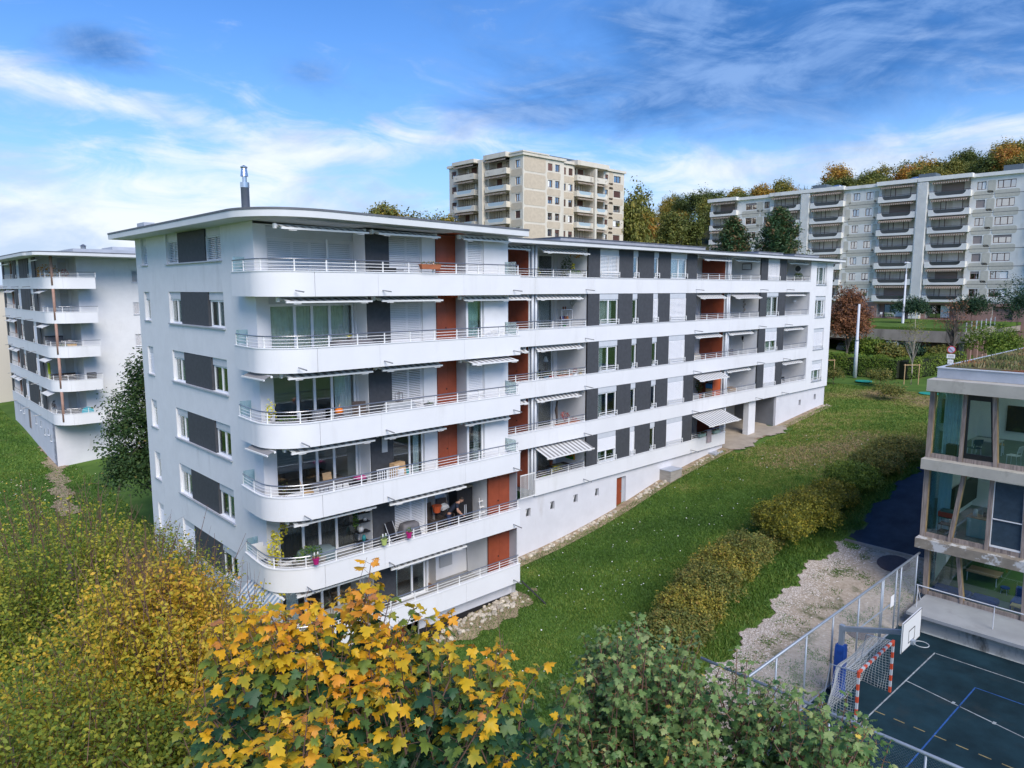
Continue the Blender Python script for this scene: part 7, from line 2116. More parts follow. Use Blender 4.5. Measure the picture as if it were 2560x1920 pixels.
def wicker(label, S, T, z, rz, h=1.0):
    r = lroot('armchair', label, 'armchair', S, T, z, rz)
    MB().box(-.3, .3, -.3, .3, .3, .46).build('seat', m_wick, r); MB().loft([[(-.3, .24, .4), (.3, .24, .4), (.3, .32, .4), (-.3, .32, .4)], [(-.27, .34, h), (.27, .34, h), (.27, .4, h), (-.27, .4, h)]]).build('backrest', m_wick, r)
    for a in (-1, 1):
        MB().box(min(a * .3, a * .36), max(a * .3, a * .36), -.3, .3, 0, .64).build('armrest', m_wick, r)
    return r
wicker('dark brown armchair near the anthracite panel on the fourth floor', 3.7, 1.3, fl(4), -.5, .95)
covered('light grey covered furniture before the blind on the fourth floor', 5.3, .75, fl(4), 1.5, .75, .88, m_lcov, 'covered_furniture', 'cover', .8, 5)
ln = lroot('lantern', 'dark open lantern standing on the light grey cover', 'lantern', 5.28, .75, fl(4) + .88)
MB().box(-.12, .12, -.12, .12, 0, .02).build('base', m_cover, ln); MB().box(-.12, .12, -.12, .12, .36, .38).build('cap', m_cover, ln)
for a in (-.11, .11):
    for b in (-.11, .11): MB().bar((a, b, .02), (a, b, .36), .015).build('post', m_cover, ln)
MB().tube([(-.05, 0, .38), (0, 0, .46), (.05, 0, .38)], .008, 4).build('ring', m_cover, ln)
pot_plant('dark square pot with a low plant left of the red cupboard on the fourth floor', 6.9, .75, fl(4), .26, .62, m_cover, (.2, .2, .07), lm_pl, 9, 60, .06, stems=0)
# third floor
table(2.15, 1.0, fl(3), 1.5, .8, .74, m_cover, m_cover, 'long grey balcony table on the third floor')
for i, (s, t, rz, lab) in enumerate(((1.3, 1.35, 1.2, 'pale folding chair at the left end of the long grey table'), (2.5, 1.75, 0, 'pale wooden chair behind the long grey table'))):
    chair(s, t, fl(3), rz, m_pine, m_cover, lab)
tp = lroot('toy_kitchen', 'pale wooden toy kitchen leaning by the third floor window', 'toy', 5.35, 1.0, fl(3), .2)
MB().loft([[(-.35, -.2, 0), (.35, -.2, 0), (.35, .2, 0), (-.35, .2, 0)], [(-.33, -.1, 1.0), (.3, -.1, 1.0), (.3, .2, 1.0), (-.33, .2, 1.0)]]).build('body', m_pine, tp); MB().box(-.2, .1, -.24, -.17, .5, .75).build('oven_door', m_frame, tp)
MB().box(.3, .55, -.1, .1, .3, .6).build('teal_box', M('turquoise plastic', (.03, .32, .34), .5), tp)
bg_ = lroot('baby_gate', 'white slatted child gate leaning on the third floor railing', 'gate', 4.4, .35, fl(3) + .3)
for zz in (.05, .70): MB().box(-.55, .55, -.015, .015, zz, zz + .05).build('rail', m_frame, bg_)
for q in range(10): MB().box(-.52 + q * .11, -.49 + q * .11, -.012, .012, .09, .71).build('slat', m_frame, bg_)
o = single(MB().box(-.25, .25, -.02, .02, -.30, .30), 'wall_mirror', M('pale mirror', (.5, .52, .53), .15), 'white framed narrow mirror hung on the dark panel of the third floor', 'mirror', 5.0, 1.50, fl(3) + 1.75); o.scale = (.55, 1, 1.1)
pk2 = lroot('doll_pram', 'black doll pram with a pink blanket on the third floor balcony', 'pram', 3.25, .85, fl(3))
MB().loft([[(-.3, -.15, .4), (.3, -.15, .4), (.3, .15, .4), (-.3, .15, .4)], [(-.36, -.2, .7), (.36, -.2, .7), (.36, .2, .7), (-.36, .2, .7)]]).build('basket', m_black, pk2); MB().box(-.1, .3, -.18, .18, .7, .8).build('blanket', M('pink cloth', (.5, .06, .22), .9), pk2)
for a in (-.25, .25): MB().tube([(a, -.17, .12), (a, -.17, .4)], .015, 4).build('strut', m_black, pk2); MB().lathe([(.01, -.02), (.12, -.02), (.12, .02), (.01, .02)], 12, a, 0, .12).build('wheel', m_black, pk2)
pot_plant('bare branched pot plant in the rounded corner of the third floor', .2, 1.1, fl(3), .15, .28, m_terra, (.25, .2, .35), lm_mx, 11, 26, .08, lift=.5, stems=16)
# second floor (person, plants, furniture)
vine = lroot('vine', 'tall yellow leaved vine at the rounded end of the second floor balcony', 'plant', -.15, 1.35, fl(2))
MB().lathe([(.01, 0), (.2, 0), (.24, .4), (.01, .4)], 12).build('pot', m_cover, vine)
tuft(vine, (0, 0, 1.25), (.32, .3, .75), 150, .17, lm_yl, 12, stems=26)
tuft(vine, (.45, .2, 1.85), (.2, .15, .25), 25, .16, lm_yl, 13, 'foliage', stems=3)
box_plant('long weathered planter with wispy green plants on the second floor corner', .95, .78, fl(2), 1.2, .40, .70, M('grey basket', (.26, .24, .21), .9, var=.2, scale=12), lm_pl, 14, 420, .38, .10)
single(MB().loft([[(a * .32 * k, b * .25 * k, z) for a, b in ((-1, -1), (1, -1), (1, 1), (-1, 1))] for z, k in ((0, .85), (.55, 1), (.55, .92), (.1, .8))]), 'white_tub', m_whitep, 'open white plastic tub at the left tip of the second floor balcony', 'tub', -.15, 2.6, fl(2) + .55)
covered('blue grey tablecloth over a table behind the pink pot', 1.5, 1.2, fl(2), 1.5, .95, .86, m_bcov, seed=8)
def hook_pot(label, S, k, pm, fm, seed, deco=True):
    r = pot_plant(label, S, -.12, Z0(k) + 1.08, .13, .24, pm, (.14, .14, .12), fm, seed, 60, .06, 'hanging_pot', 'pot', stems=2)
    MB().tube([(-.1, .1, .2), (-.1, .2, .30), (.1, .2, .30), (.1, .1, .2)], .008, 4).build('hook', m_steel, r)
    if deco:
        for x in (-.06, .08):
            MB().tube([(x, 0, .24), (x, 0, .42)], .006, 4).build('stick', m_whitep, r); MB().lathe([(.01, .36), (.035, .37), (.028, .46), (.01, .48)], 8, x, 0, 0).build('solar_lamp', m_whitep, r)
    return r
hook_pot('magenta pot with two white lamps hooked on the second floor railing', .78, 2, m_pinkp, lm_mx, 15)
hook_pot('lime green pot with two white lamps hooked on the railing before the dark panel', 3.83, 2, m_limep, lm_pl, 16)
hook_pot('magenta pot with bright green leaves hooked on the railing before the grey cover', 5.06, 2, m_pinkp, lm_pl, 17, False)
sh_ = lroot('corner_shelf', 'black metal corner shelf with pots and bottles on the second floor', 'shelf', 4.05, 1.9, fl(2))
for a, b in ((-.32, .2), (.32, .2), (-.32, -.2), (.32, -.2)): MB().tube([(a, b, 0), (a, b, 1.75), (a * .6, b, 1.95), (0, b, 2.0)], .012, 5).build('frame', m_black, sh_)
for zz in (.35, .8, 1.25, 1.65): MB().box(-.32, .32, -.2, .2, zz, zz + .02).build('shelf', m_black, sh_)
for i, (x, zz, r_, h, c, nm, lab) in enumerate(((-.1, .82, .14, .22, (.62, .62, .60), 'bowl', 'white bowl on the black corner shelf'), (.05, .37, .09, .26, (.03, .26, .28), 'bottle', 'teal bottle on the bottom tier of the corner shelf'), (0, 1.67, .11, .2, (.45, .20, .04), 'jar', 'amber jar on the top tier of the corner shelf'), (.12, 1.27, .1, .14, (.5, .5, .48), 'cup', 'pale cup on the upper middle tier of the corner shelf'))):
    single(MB().lathe([(.01, 0), (r_ * .8, 0), (r_, h * .6), (r_ * .6, h), (.01, h)], 12), nm, M('shelf ware%d' % i, c, .45), lab, nm, 4.05 + x, 1.9, fl(2) + zz, smooth=True)
hp = lroot('hanging_plant', 'trailing green plant hanging left of the black corner shelf', 'plant', 3.6, 1.7, fl(2) + 1.05)
tuft(hp, (0, 0, .5), (.14, .12, .5), 130, .11, lm_pl, 18); MB().lathe([(.01, .75), (.1, .75), (.13, .92), (.01, .92)], 10).build('pot', m_whitep, hp)
fc = lroot('folding_chair', 'black folding chair leaning on the anthracite panel of the second floor', 'chair', 5.1, 1.2, fl(2), .2)
MB().loft([[(-.22, .1, .55), (.22, .1, .55), (.22, .13, .55), (-.22, .13, .55)], [(-.2, .2, 1.1), (.2, .2, 1.1), (.2, .23, 1.1), (-.2, .23, 1.1)]]).build('backrest', m_black, fc)
MB().box(-.22, .22, -.3, .1, .44, .47).build('seat', m_black, fc)
for a in (-.23, .23): MB().tube([(a, -.3, 0), (a, .22, 1.1)], .014, 5).build('leg', m_lgrey, fc); MB().tube([(a, .3, 0), (a, -.28, .46)], .014, 5).build('leg', m_lgrey, fc)
covered('dark grey barbecue cover before the closed blind of the second floor', 5.85, 1.0, fl(2), 1.0, .6, 1.02, m_cover, 'barbecue_cover', 'barbecue', .78, 10)
wicker('brown wicker armchair holding the orange pot', 7.75, 1.75, fl(2), .15, 1.25); wicker('brown wicker armchair behind the man', 8.5, 1.85, fl(2), -.1, 1.3)
pot_plant('empty orange plastic pot stacked on the wicker armchair', 7.75, 1.5, fl(2) + .95, .22, .32, M('orange plastic', (.55, .10, .03), .5), None, None, 0)
single(MB().blob((0, 0, .15), (.28, .2, .16), 8, 5, .2), 'white_cloth', m_whitep, 'crumpled white bag on the wicker armchair beside the man', 'bag', 8.2, 1.55, fl(2) + .95)
cb = lroot('cabinet', 'tall black plastic garden cabinet left of the red cupboard', 'cabinet', 9.45, 1.85, fl(2))
MB().box(-.48, .48, -.3, .3, 0, 1.75).build('body', m_black, cb)
for a, b in ((-.47, -.005), (.005, .47)):
    d = MB().box(a, b, -.33, -.302, .05, 1.7).build('door', m_black, cb); MB().box(-.06 if a < 0 else .03, -.03 if a < 0 else .06, -.36, -.33, .5, .95).build('handle', m_lgrey, d)
MB().loft([[(-.5, -.36, 1.752), (.5, -.36, 1.752), (.5, .32, 1.752), (-.5, .32, 1.752)], [(-.46, -.3, 1.84), (.46, -.3, 1.84), (.46, .3, 1.84), (-.46, .3, 1.84)]]).build('lid', M('tan plastic', (.27, .22, .15), .7), cb)
sl = lroot('step_ladder', 'white and blue step ladder between the black cabinet and the red cupboard', 'ladder', 10.12, 1.0, fl(2))
for a in (-.2, .2): MB().tube([(a, -.15, 0), (a * .7, .1, 1.25)], .018, 5).build('rail', m_rail, sl)
for q in range(4): MB().box(-.18, .18, -.12 + q * .06, -.02 + q * .06, .25 + q * .27, .28 + q * .27).build('step', m_rail, sl)
# ground storey terrace
table(2.3, 1.25, fl(1), 1.9, .9, .75, M('pale table', (.5, .5, .46), .5), m_rail, 'white table on the lowest balcony behind the maple top')
bs = lroot('wooden_stool', 'small pine stool by the wall of the lowest balcony', 'stool', 3.6, 1.75, fl(1))
MB().box(-.28, .28, -.2, .2, .46, .50).build('seat', m_pine, bs)
for a in (-.24, .24):
    for b in (-.16, .16): MB().bar((a, b, 0), (a, b, .46), .05).build('leg', m_pine, bs)
ch_ = chair(2.55, .65, fl(1), 3.1, m_black, m_black, 'black spindle back chair at the white table on the lowest balcony', back=.5)
for k_, (a, b, z, w, h, c, nm, lab) in enumerate(((8.9, 2.37, fl(1) + .85, .75, .55, (.40, .41, .41), 'wall_box', 'grey wall panel on the white terrace wall of the lowest balcony'),)):
    single(MB().box(-w / 2, w / 2, -.03, .0, -h / 2, h / 2), nm, M('wallbox%d' % k_, c, .6), lab, 'panel', a, b, z)
single(MB().tube([(9.9, 1.9, fl(1)), (10.1, 2.3, fl(1) + 2.0)], .015, 5), 'broom_handle', m_cover, 'thin dark pole leaning beside the lowest red cupboard', 'pole')
# long wing loggias
iv = lroot('climbing_plant', 'dark ivy on a trellis with orange and yellow sprays in the top floor loggia', 'plant', 19.4, 4.2, fl(6))
MB().box(-.4, .4, -.2, .2, 0, .5).build('planter', m_whitep, iv)
tuft(iv, (0, 0, 1.15), (.42, .4, .75), 420, .11, lm_oak, 19, stems=10); tuft(iv, (.35, -.4, 1.95), (.5, .4, .18), 60, .12, lm_or, 20); tuft(iv, (.2, -.5, .85), (.45, .3, .3), 130, .16, lm_pl, 21); tuft(iv, (.1, -.4, 1.3), (.15, .1, .2), 24, .12, lm_yf, 22)
pot_plant('yellow flowers at the downpipe of the top floor loggia', 16.55, 3.75, fl(6), .16, .35, m_cover, (.18, .18, .35), lm_yf, 23, 50, .07, lift=.55)
box_plant('white balcony trough below the ivy on the top floor', 19.3, 3.5, Z0(6) + .95, 1.3, .22, .2, m_whitep, lm_pl, 24, 140, .12, .07)
ms = lroot('metal_shelf', 'grey metal shelf with jars in the fifth floor loggia', 'shelf', 19.55, 4.5, fl(5))
for a in (-.45, .45):
    for b in (-.2, .2): MB().bar((a, b, 0), (a, b, 1.6), .035).build('upright', m_lgrey, ms)
for zz in (.5, 1.0, 1.57): MB().box(-.46, .46, -.21, .21, zz, zz + .03).build('shelf', m_lgrey, ms)
for q, (x, zz, c) in enumerate(((-.3, 1.03, (.06, .02, .06)), (-.15, 1.03, (.02, .04, .16)), (.0, 1.03, (.12, .03, .03)), (.25, 1.03, (.36, .14, .05)), (0, .53, (.02, .16, .06)), (-.1, 1.6, (.22, .07, .03)), (.08, 1.6, (.25, .08, .04)))):
    single(MB().lathe([(.01, 0), (.08 if zz < 1.5 else .045, 0), (.08 if zz < 1.5 else .05, .14), (.01, .18)], 10), 'jar', M('jarc%d' % q, c, .5), ['dark plum jar at the left of the metal shelf', 'navy jar second from left on the metal shelf', 'dark red jar in the middle of the metal shelf', 'brown round jar at the right of the metal shelf', 'green tub on the low tier of the metal shelf', 'left little brown pot on top of the metal shelf', 'right little brown pot on top of the metal shelf'][q], 'jar', 19.55 + x, 4.5, fl(5) + zz)
hb = lroot('heart_wreath', 'white heart shaped wreath on the side wall of the fifth floor loggia', 'wreath', 20.02, 4.3, fl(5) + 1.95)
MB().tube([(0, .16 * 1.1 * math.sin(t) ** 3, .012 * (13 * math.cos(t) - 5 * math.cos(2 * t) - 2 * math.cos(3 * t) - math.cos(4 * t))) for t in np.linspace(0, 2 * math.pi, 25)], .035, 6).build('wreath', M('dried white', (.45, .46, .44), .9, var=.3, scale=20), hb)
pots = [(16.2, .13, .26, m_whitep, lm_pl, 'white pot with green spikes beside the downpipes on the fourth floor'), (16.9, .15, .2, M('blue glaze', (.02, .13, .24), .4), lm_pl, 'blue glazed bowl on the fourth floor loggia'), (17.35, .14, .24, M('red plastic pot', (.45, .02, .03), .5), lm_mx, 'red pot with mixed flowers on the fourth floor loggia'), (18.0, .15, .22, m_terra, lm_mx, 'terracotta pot with rusty flowers, left of the long terracotta box'), (19.35, .13, .22, m_whitep, lm_rd, 'white pot with a reddish plant toward the right end of the fourth floor loggia'), (19.8, .11, .18, M('yellow pot', (.5, .34, .04), .5), lm_mx, 'small yellow pot at the right end of the fourth floor loggia')]
for q, (s, r_, h, pm, fm, lab) in enumerate(pots): pot_plant(lab, s, 3.42, Z0(4) + .82, r_, h, pm, (.18, .14, .16), fm, 40 + q, 60, .06)
box_plant('long terracotta box of geraniums on the fourth floor loggia', 18.6, 3.45, Z0(4) + .80, .9, .2, .2, m_terra, lm_mx, 46, 170, .2, .07)
o = lroot('table_lamp', 'lamp with a pale conical shade glimpsed in the fourth floor loggia', 'lamp', 18.9, 5.4, fl(4) + .74); MB().lathe([(.01, .84), (.06, .86), (.17, .56), (.15, .56)], 14).build('lamp_shade', m_whitep, o)
lt = lroot('lamp_table', 'dark side table below the pale lampshade', 'table', 18.9, 5.4, fl(4)); MB().box(-.22, .22, -.12, .12, .7, .74).build('top', m_cover, lt); MB().box(-.2, .2, -.1, .1, .1, .68).build('cabinet', m_wick, lt); MB().tube([(0, 0, 0), (0, 0, .6)], .02, 6).build('lamp_stem', m_cover, o)
pot_plant('red leaved small maple in a white pot on the third floor loggia', 18.7, 3.6, fl(3) + .3, .16, .3, m_whitep, (.32, .25, .32), lm_rd, 50, 160, .09, lift=.45)
pot_plant('dark red bushy plant right of the small maple', 19.4, 3.55, fl(3) + .35, .15, .25, m_cover, (.25, .2, .2), lm_rd, 51, 110, .07)
box_plant('terracotta trough along the third floor loggia parapet', 18.7, 3.40, Z0(3) + .86, 2.0, .18, .12, m_terra, None, 52)
single(MB().tube([(18.3, 3.9, fl(3)), (18.36, 3.92, fl(3) + .9), (18.28, 3.9, fl(3) + 1.4), (18.34, 3.9, fl(3) + 1.95)], [.09, .07, .09, .06], 7), 'driftwood_post', m_wick, 'dark driftwood post standing in the third floor loggia', 'driftwood')
# lowest loggia with the painting
pa = single(MB().box(20.02, 20.06, 4.0, 4.75, fl(2) + .95, fl(2) + 1.95), 'painting', None, 'abstract yellow green and red painting on the loggia wall under the let down awning', 'painting')
def artm():
    m = bpy.data.materials.new('abstract paint'); m.use_nodes = True; t = m.node_tree; b = t.nodes['Principled BSDF']
    co = t.nodes.new('ShaderNodeTexCoord'); v = t.nodes.new('ShaderNodeTexVoronoi'); v.inputs['Scale'].default_value = 3.2
    r = t.nodes.new('ShaderNodeValToRGB'); r.color_ramp.interpolation = 'CONSTANT'; e = r.color_ramp.elements
    for p, c in ((0, (.55, .38, .01)), (.3, (.02, .20, .04)), (.55, (.45, .07, .01)), (.72, (.60, .45, .02)), (.88, (.01, .05, .03))):
        (e[0] if p == 0 else e.new(p)).color = (*c, 1)
    e[-1].color = (.45, .07, .01, 1)
    t.links.new(co.outputs['Generated'], v.inputs['Vector']); t.links.new(v.outputs['Color'], r.inputs[0]); t.links.new(r.outputs[0], b.inputs['Base Color'])
    return m
pa.data.materials.clear(); pa.data.materials.append(artm())
box_plant('yellow chrysanthemums in a box on the lowest loggia railing', 17.9, 3.5, Z0(2) + .86, .95, .26, .2, m_cover, lm_yf, 53, 260, .18, .09)
table(19.0, 4.3, fl(2), 1.5, .8, .76, m_wick, m_wick, 'dark table with a pale runner in the lowest loggia')
single(MB().box(18.5, 19.3, 4.1, 4.5, fl(2) + .762, fl(2) + .775), 'table_runner', M('moss runner', (.30, .32, .20), .9, var=.3, scale=8), 'pale mossy runner on the dark loggia table', 'runner')
pot_plant('yellow bouquet with a brown lamp foot in the lowest loggia', 18.6, 4.6, fl(2) + .78, .12, .25, m_terra, (.3, .2, .2), lm_yf, 54, 80, .09, lift=.3)
wicker('striped dark armchair at the left of the lowest loggia', 17.2, 4.1, fl(2), 1.2, 1.05); bk = single(MB().lathe([(.01, 0), (.2, 0), (.25, .28), (.22, .28), (.01, .1)], 12), 'basket', M('grey wicker', (.24, .20, .17), .9, var=.2, scale=15), 'grey wicker basket on the striped armchair', 'basket', 17.2, 4.0, fl(2) + .48)
single(MB().box(16.9, 17.5, 3.35, 3.75, fl(2) + .45, fl(2) + .55), 'lime_cushion', M('lime cloth', (.25, .42, .04), .9), 'lime green cushion low behind the loggia railing', 'cushion')
# far loggias
single(MB().box(40.14, 40.2, 3.95, 4.75, fl(6) + 1.45, fl(6) + 1.95), 'wall_picture', m_cover, 'dark framed picture on the top floor loggia wall', 'picture'); single(MB().box(40.12, 40.139, 4.01, 4.69, fl(6) + 1.51, fl(6) + 1.89), 'picture_print', m_lgrey, 'pale print inside the dark frame of the top floor loggia', 'picture')
tb = lroot('glass_table', 'pale glass table in the top floor loggia below the picture', 'table', 38.7, 3.95, fl(6)); MB().box(-.9, .9, -.4, .4, .8, .83).build('tabletop', m_screen2, tb)
for a in (-.8, .75):
    for b in (-.3, .3): MB().tube([(a, b, 0), (a, b, .8)], .02, 5).build('leg', m_lgrey, tb)
bd = lroot('wall_ornament', 'string of carved birds hung on the fifth floor loggia wall', 'ornament', 40.1, 4.4, fl(5) + 1.0)
for q in range(5): MB().blob((0, .04 * (-1) ** q, q * .2), (.06, .09, .10), 7, 5, .15).build('bird', M('driftwood', (.36, .33, .29), .9, var=.2, scale=9), bd)
MB().tube([(0, 0, 0), (0, 0, 1.05)], .006, 4).build('cord', m_cover, bd)
rc = chair(37.3, 4.0, fl(5), .5, M('wine cloth', (.20, .02, .04), .9), m_cover, 'wine red chair in the fifth floor loggia beyond the downpipes'); single(MB().lathe([(.01, 0), (.32, 0), (.34, .04), (.01, .05)], 16), 'white_plate_table', m_whitep, 'white round bistro table top by the wine red chair', 'table', 36.6, 3.6, fl(5) + .75)
wl = lroot('wall_lamp', 'black carriage lamp on the fourth floor loggia wall', 'lamp', 40.05, 4.4, fl(4) + 1.75); MB().lathe([(.01, -.15), (.05, -.15), (.09, .05), (.11, .06), (.02, .16), (.01, .2)], 8).build('lantern', m_black, wl); MB().tube([(0, 0, -.15), (.1, 0, -.3), (.15, 0, -.2)], .015, 5).build('bracket', m_black, wl); MB().bar((.13, 0, -1.2), (.13, 0, -.3), .03).build('cable_duct', m_rail, wl)
be = lroot('bench', 'grey slatted bench in the fourth floor loggia', 'bench', 38.2, 4.2, fl(4)); MB().box(-.55, .55, -.25, .25, .42, .47).build('seat', m_cover, be); MB().box(-.55, .55, .22, .27, .5, .95).build('backrest', m_cover, be)
for a in (-.5, .5): MB().box(a - .03, a + .03, -.22, .22, 0, .42).build('leg', m_cover, be)
covered('beige barbecue cover at the left of the far fourth floor loggia', 32.6, 3.95, fl(4), 1.0, .7, 1.0, M('beige cover', (.38, .35, .30), .8), 'barbecue_cover', 'barbecue', .85, 12)
mi = lroot('round_mirror', 'round white framed mirror on the end loggia wall of the top floor', 'mirror', 48.58, 4.25, fl(6) + 1.7)
MB().tube([(0, .3 * math.cos(t), .3 * math.sin(t)) for t in np.linspace(0, 2 * math.pi, 25)], .06, 6).build('frame', m_frame, mi); MB().loft([[(-.01, .27 * math.cos(t), .27 * math.sin(t)) for t in np.linspace(0, 6.0, 16)], [(.01, .27 * math.cos(t), .27 * math.sin(t)) for t in np.linspace(0, 6.0, 16)]]).build('glass', M('dark mirror', (.10, .11, .11), .1), mi)
box_plant('bushy green planter on the end loggia railing of the top floor', 47.4, 3.6, Z0(6) + .8, 1.6, .4, .3, m_cover, lm_oak, 55, 420, .35, .13)
pot_plant('slim climbing plant at the left of the end loggia on the top floor', 45.6, 3.9, fl(6), .16, .4, m_cover, (.2, .2, .6), lm_yl, 56, 60, .1, lift=.9)
single(MB().blob((0, 0, 0), (.17, .17, .17), 14, 10), 'globe_lamp', m_whitep, 'white globe lamp on the end loggia wall of the fifth floor', 'lamp', 48.45, 4.4, fl(5) + 1.75, smooth=True)
chair(45.6, 4.0, fl(3), 1.0, M('crimson cloth', (.36, .01, .06), .9), m_cover, 'crimson chair in the end loggia of the third floor', back=.6); chair(46.7, 4.0, fl(3), -.3, m_black, m_cover, 'black chair beside the crimson one in the end loggia', back=.5)
# open cupboard with boxes, plants, plastic chair
for q, (s, t, z, c, lab) in enumerate(((35.3, 4.2, .35, (.36, .24, .13), 'brown carton in the open red cupboard, lower one'), (35.3, 4.2, .72, (.42, .30, .18), 'brown carton stacked under the blue one'), (35.3, 4.2, 1.08, (.05, .20, .42), 'blue and white carton topmost in the open red cupboard'))):
    single(MB().box(s - .25, s + .25, t - .25, t + .25, fl(3) + z, fl(3) + z + .33), 'carton', M('carton%d' % q, c, .8), lab, 'carton')
pot_plant('terracotta pot plant in the dark corner before the open cupboard', 33.9, 4.3, fl(3) + .35, .24, .42, m_terra, (.3, .3, .5), lm_oak, 57, 120, .14, lift=.6)
pot_plant('tall dark houseplant at the left of the open cupboard loggia', 32.4, 4.6, fl(3), .25, .4, m_cover, (.5, .5, .9), lm_oak, 58, 260, .2, lift=.9)
chair(32.8, 3.75, fl(3), 1.9, m_whitep, m_whitep, 'white plastic chair by the open red cupboard', back=.55)
single(MB().box(37.2, 38.3, 3.7, 4.2, fl(3) + .62, fl(3) + .9), 'cardboard_pile', M('cardboard', (.30, .20, .11), .85, var=.2, scale=3), 'pile of flattened cardboard in the loggia above the underpass', 'cardboard')
single(MB().loft([[(36.05 + .06 * math.cos(t), 3.5 + .05 * math.sin(t), fl(3) + z) for t in np.linspace(0, 5.5, 8)] for z in (.4, .9, 1.5)]), 'closed_parasol', m_whitep, 'furled white parasol next to the downpipes above the underpass', 'parasol', smooth=False)
sk = lroot('hand_truck', 'grey folding hand truck in the loggia above the underpass', 'hand truck', 39.3, 4.0, fl(3)); MB().tube([(-.2, 0, .1), (-.2, 0, 1.1), (.2, 0, 1.1), (.2, 0, .1)], .02, 5).build('frame', m_lgrey, sk); MB().box(-.22, .22, -.25, .0, .08, .1).build('toe_plate', m_lgrey, sk)
for a in (-.25, .25): MB().tube([(a - .03, .05, .1), (a + .03, .05, .1)], .1, 10).build('wheel', m_black, sk)
tw_ = MB()
for i in range(6):
    x0 = 33.25 + i * .1; dz = .02 * math.sin(i * 2)
    tw_.quad((x0, 3.30, Z0(2) + 1.36), (x0 + .1, 3.30, Z0(2) + 1.36), (x0 + .1, 3.10, Z0(2) + 1.30), (x0, 3.10, Z0(2) + 1.30)).quad((x0, 3.10, Z0(2) + 1.30), (x0 + .1, 3.10, Z0(2) + 1.30), (x0 + .1, 3.08 + dz, Z0(2) + .45), (x0, 3.08 - dz, Z0(2) + .45))
single(tw_, 'towel', M('mauve towel', (.42, .35, .37), .95), 'pale mauve towel hung over the railing beside the underpass', 'towel')
box_plant('pale green flower box left of the hanging towel', 32.6, 3.1, Z0(2) + 1.02, .8, .2, .2, M('mint box', (.30, .42, .38), .6), lm_mx, 59, 90, .1, .06)
box_plant('pale green flower box right of the hanging towel', 34.5, 3.1, Z0(2) + 1.02, .8, .2, .2, M('mint box', (.30, .42, .38), .6), lm_mx, 60, 90, .1, .06)
# left white block: goods on the balconies
sbf = lambda i: SZ(i) + .28
tuft_r = lroot('climbing_plant', 'russet vine spread over the top corner loggia of the left white block', 'plant', 1.4, 45.9, sbf(0)); tuft(tuft_r, (0, 0, 1.1), (1.0, .5, .7), 300, .16, lm_or, 61, stems=8); MB().box(-.5, .5, -.2, .2, 0, .4).build('planter', m_wick, tuft_r)
pot_plant('red leaved plant by the door of the top corner loggia on the left block', 2.3, 44.6, sbf(0), .2, .35, m_terra, (.3, .3, .5), lm_rd, 62, 90, .12, lift=.6)
wd = lroot('garden_cabinet', 'dark grey garden cupboard in the third corner loggia of the left block', 'cabinet', 1.6, 46.6, sbf(2)); MB().box(-.7, .5, -.3, .3, 0, 1.3).build('body', m_cover, wd); MB().box(-.72, .52, -.32, .32, 1.302, 1.36).build('lid', m_black, wd)
hu = lroot('playhouse', 'small yellow wooden playhouse behind the railing of the left block', 'playhouse', 2.2, 44.6, sbf(2)); MB().box(-.45, .45, -.35, .35, 0, .8).build('wall', M('yellow timber', (.45, .24, .04), .7), hu); MB().loft([[(-.5, -.4, .8), (.5, -.4, .8), (.5, .4, .8), (-.5, .4, .8)], [(-.02, -.4, 1.15), (.02, -.4, 1.15), (.02, .4, 1.15), (-.02, .4, 1.15)]]).build('roof', m_cover, hu)
pot_plant('leafy green planter before the yellow playhouse', 1.5, 43.8, sbf(2), .3, .4, m_wick, (.45, .3, .25), lm_pl, 63, 140, .12)
sf2 = lroot('sofa', 'brown lounge sofa in the fourth corner loggia of the left block', 'sofa', 1.9, 46.0, sbf(3)); MB().box(-.9, .9, -.4, .4, 0, .42).build('seat', m_wick, sf2); MB().box(-.9, .9, .3, .5, .42, .95).build('backrest', m_wick, sf2)
g = lroot('barbecue', 'black kettle cabinet barbecue at the right of the fourth left block balcony', 'barbecue', 3.6, 44.3, sbf(3)); MB().box(-.3, .3, -.25, .25, 0, .8).build('cabinet', m_black, g); MB().box(-.32, .32, -.27, .27, .8, 1.05).build('lid', m_black, g)
single(MB().tube([(.95, 46.6, sbf(3)), (.95, 46.6, sbf(3) + 1.9)], .1, 8), 'slide_tube', M('lime tube', (.45, .55, .02), .5), 'bright lime tube standing in the fourth corner loggia of the left block', 'tube')
single(MB().lathe([(.01, 0), (.5, .0), (.5, .04), (.01, .05)], 24), 'round_disc', M('cyan plastic', (.01, .40, .48), .4), 'round cyan disc leaning on the lowest left block railing', 'disc', 2.9, 43.4, sbf(4) + .6); bpy.data.objects['round_disc'].rotation_euler = (R(80), 0, GROT + .2)
covered('camouflage grey tarpaulin over goods on the lowest left block balcony', 1.7, 44.3, sbf(4), 1.8, .8, .9, M('tarp', (.12, .12, .12), .8, var=.6, scale=5), 'tarpaulin', 'tarpaulin', .8, 14)
bk_ = lroot('bicycle', 'bicycle wheel up against the post of the lowest left block balcony', 'bicycle', .9, 45.6, sbf(4) + .6)
for y in (-.45, .5): MB().tube([(0, y + .3 * math.cos(t), .45 + .3 * math.sin(t)) for t in np.linspace(0, 6.3, 19)], .025, 5).build('wheel', m_black, bk_)
MB().tube([(0, -.45, .45), (0, -.1, .85), (0, .35, .85), (0, .0, .4), (0, -.1, .85)], .02, 5).build('frame', m_cover, bk_); MB().tube([(0, .5, .45), (0, .35, .9), (.2, .38, .95)], .02, 5).build('handlebar', m_cover, bk_); MB().box(-.06, .06, -.22, .02, .9, .95).build('saddle', m_black, bk_)
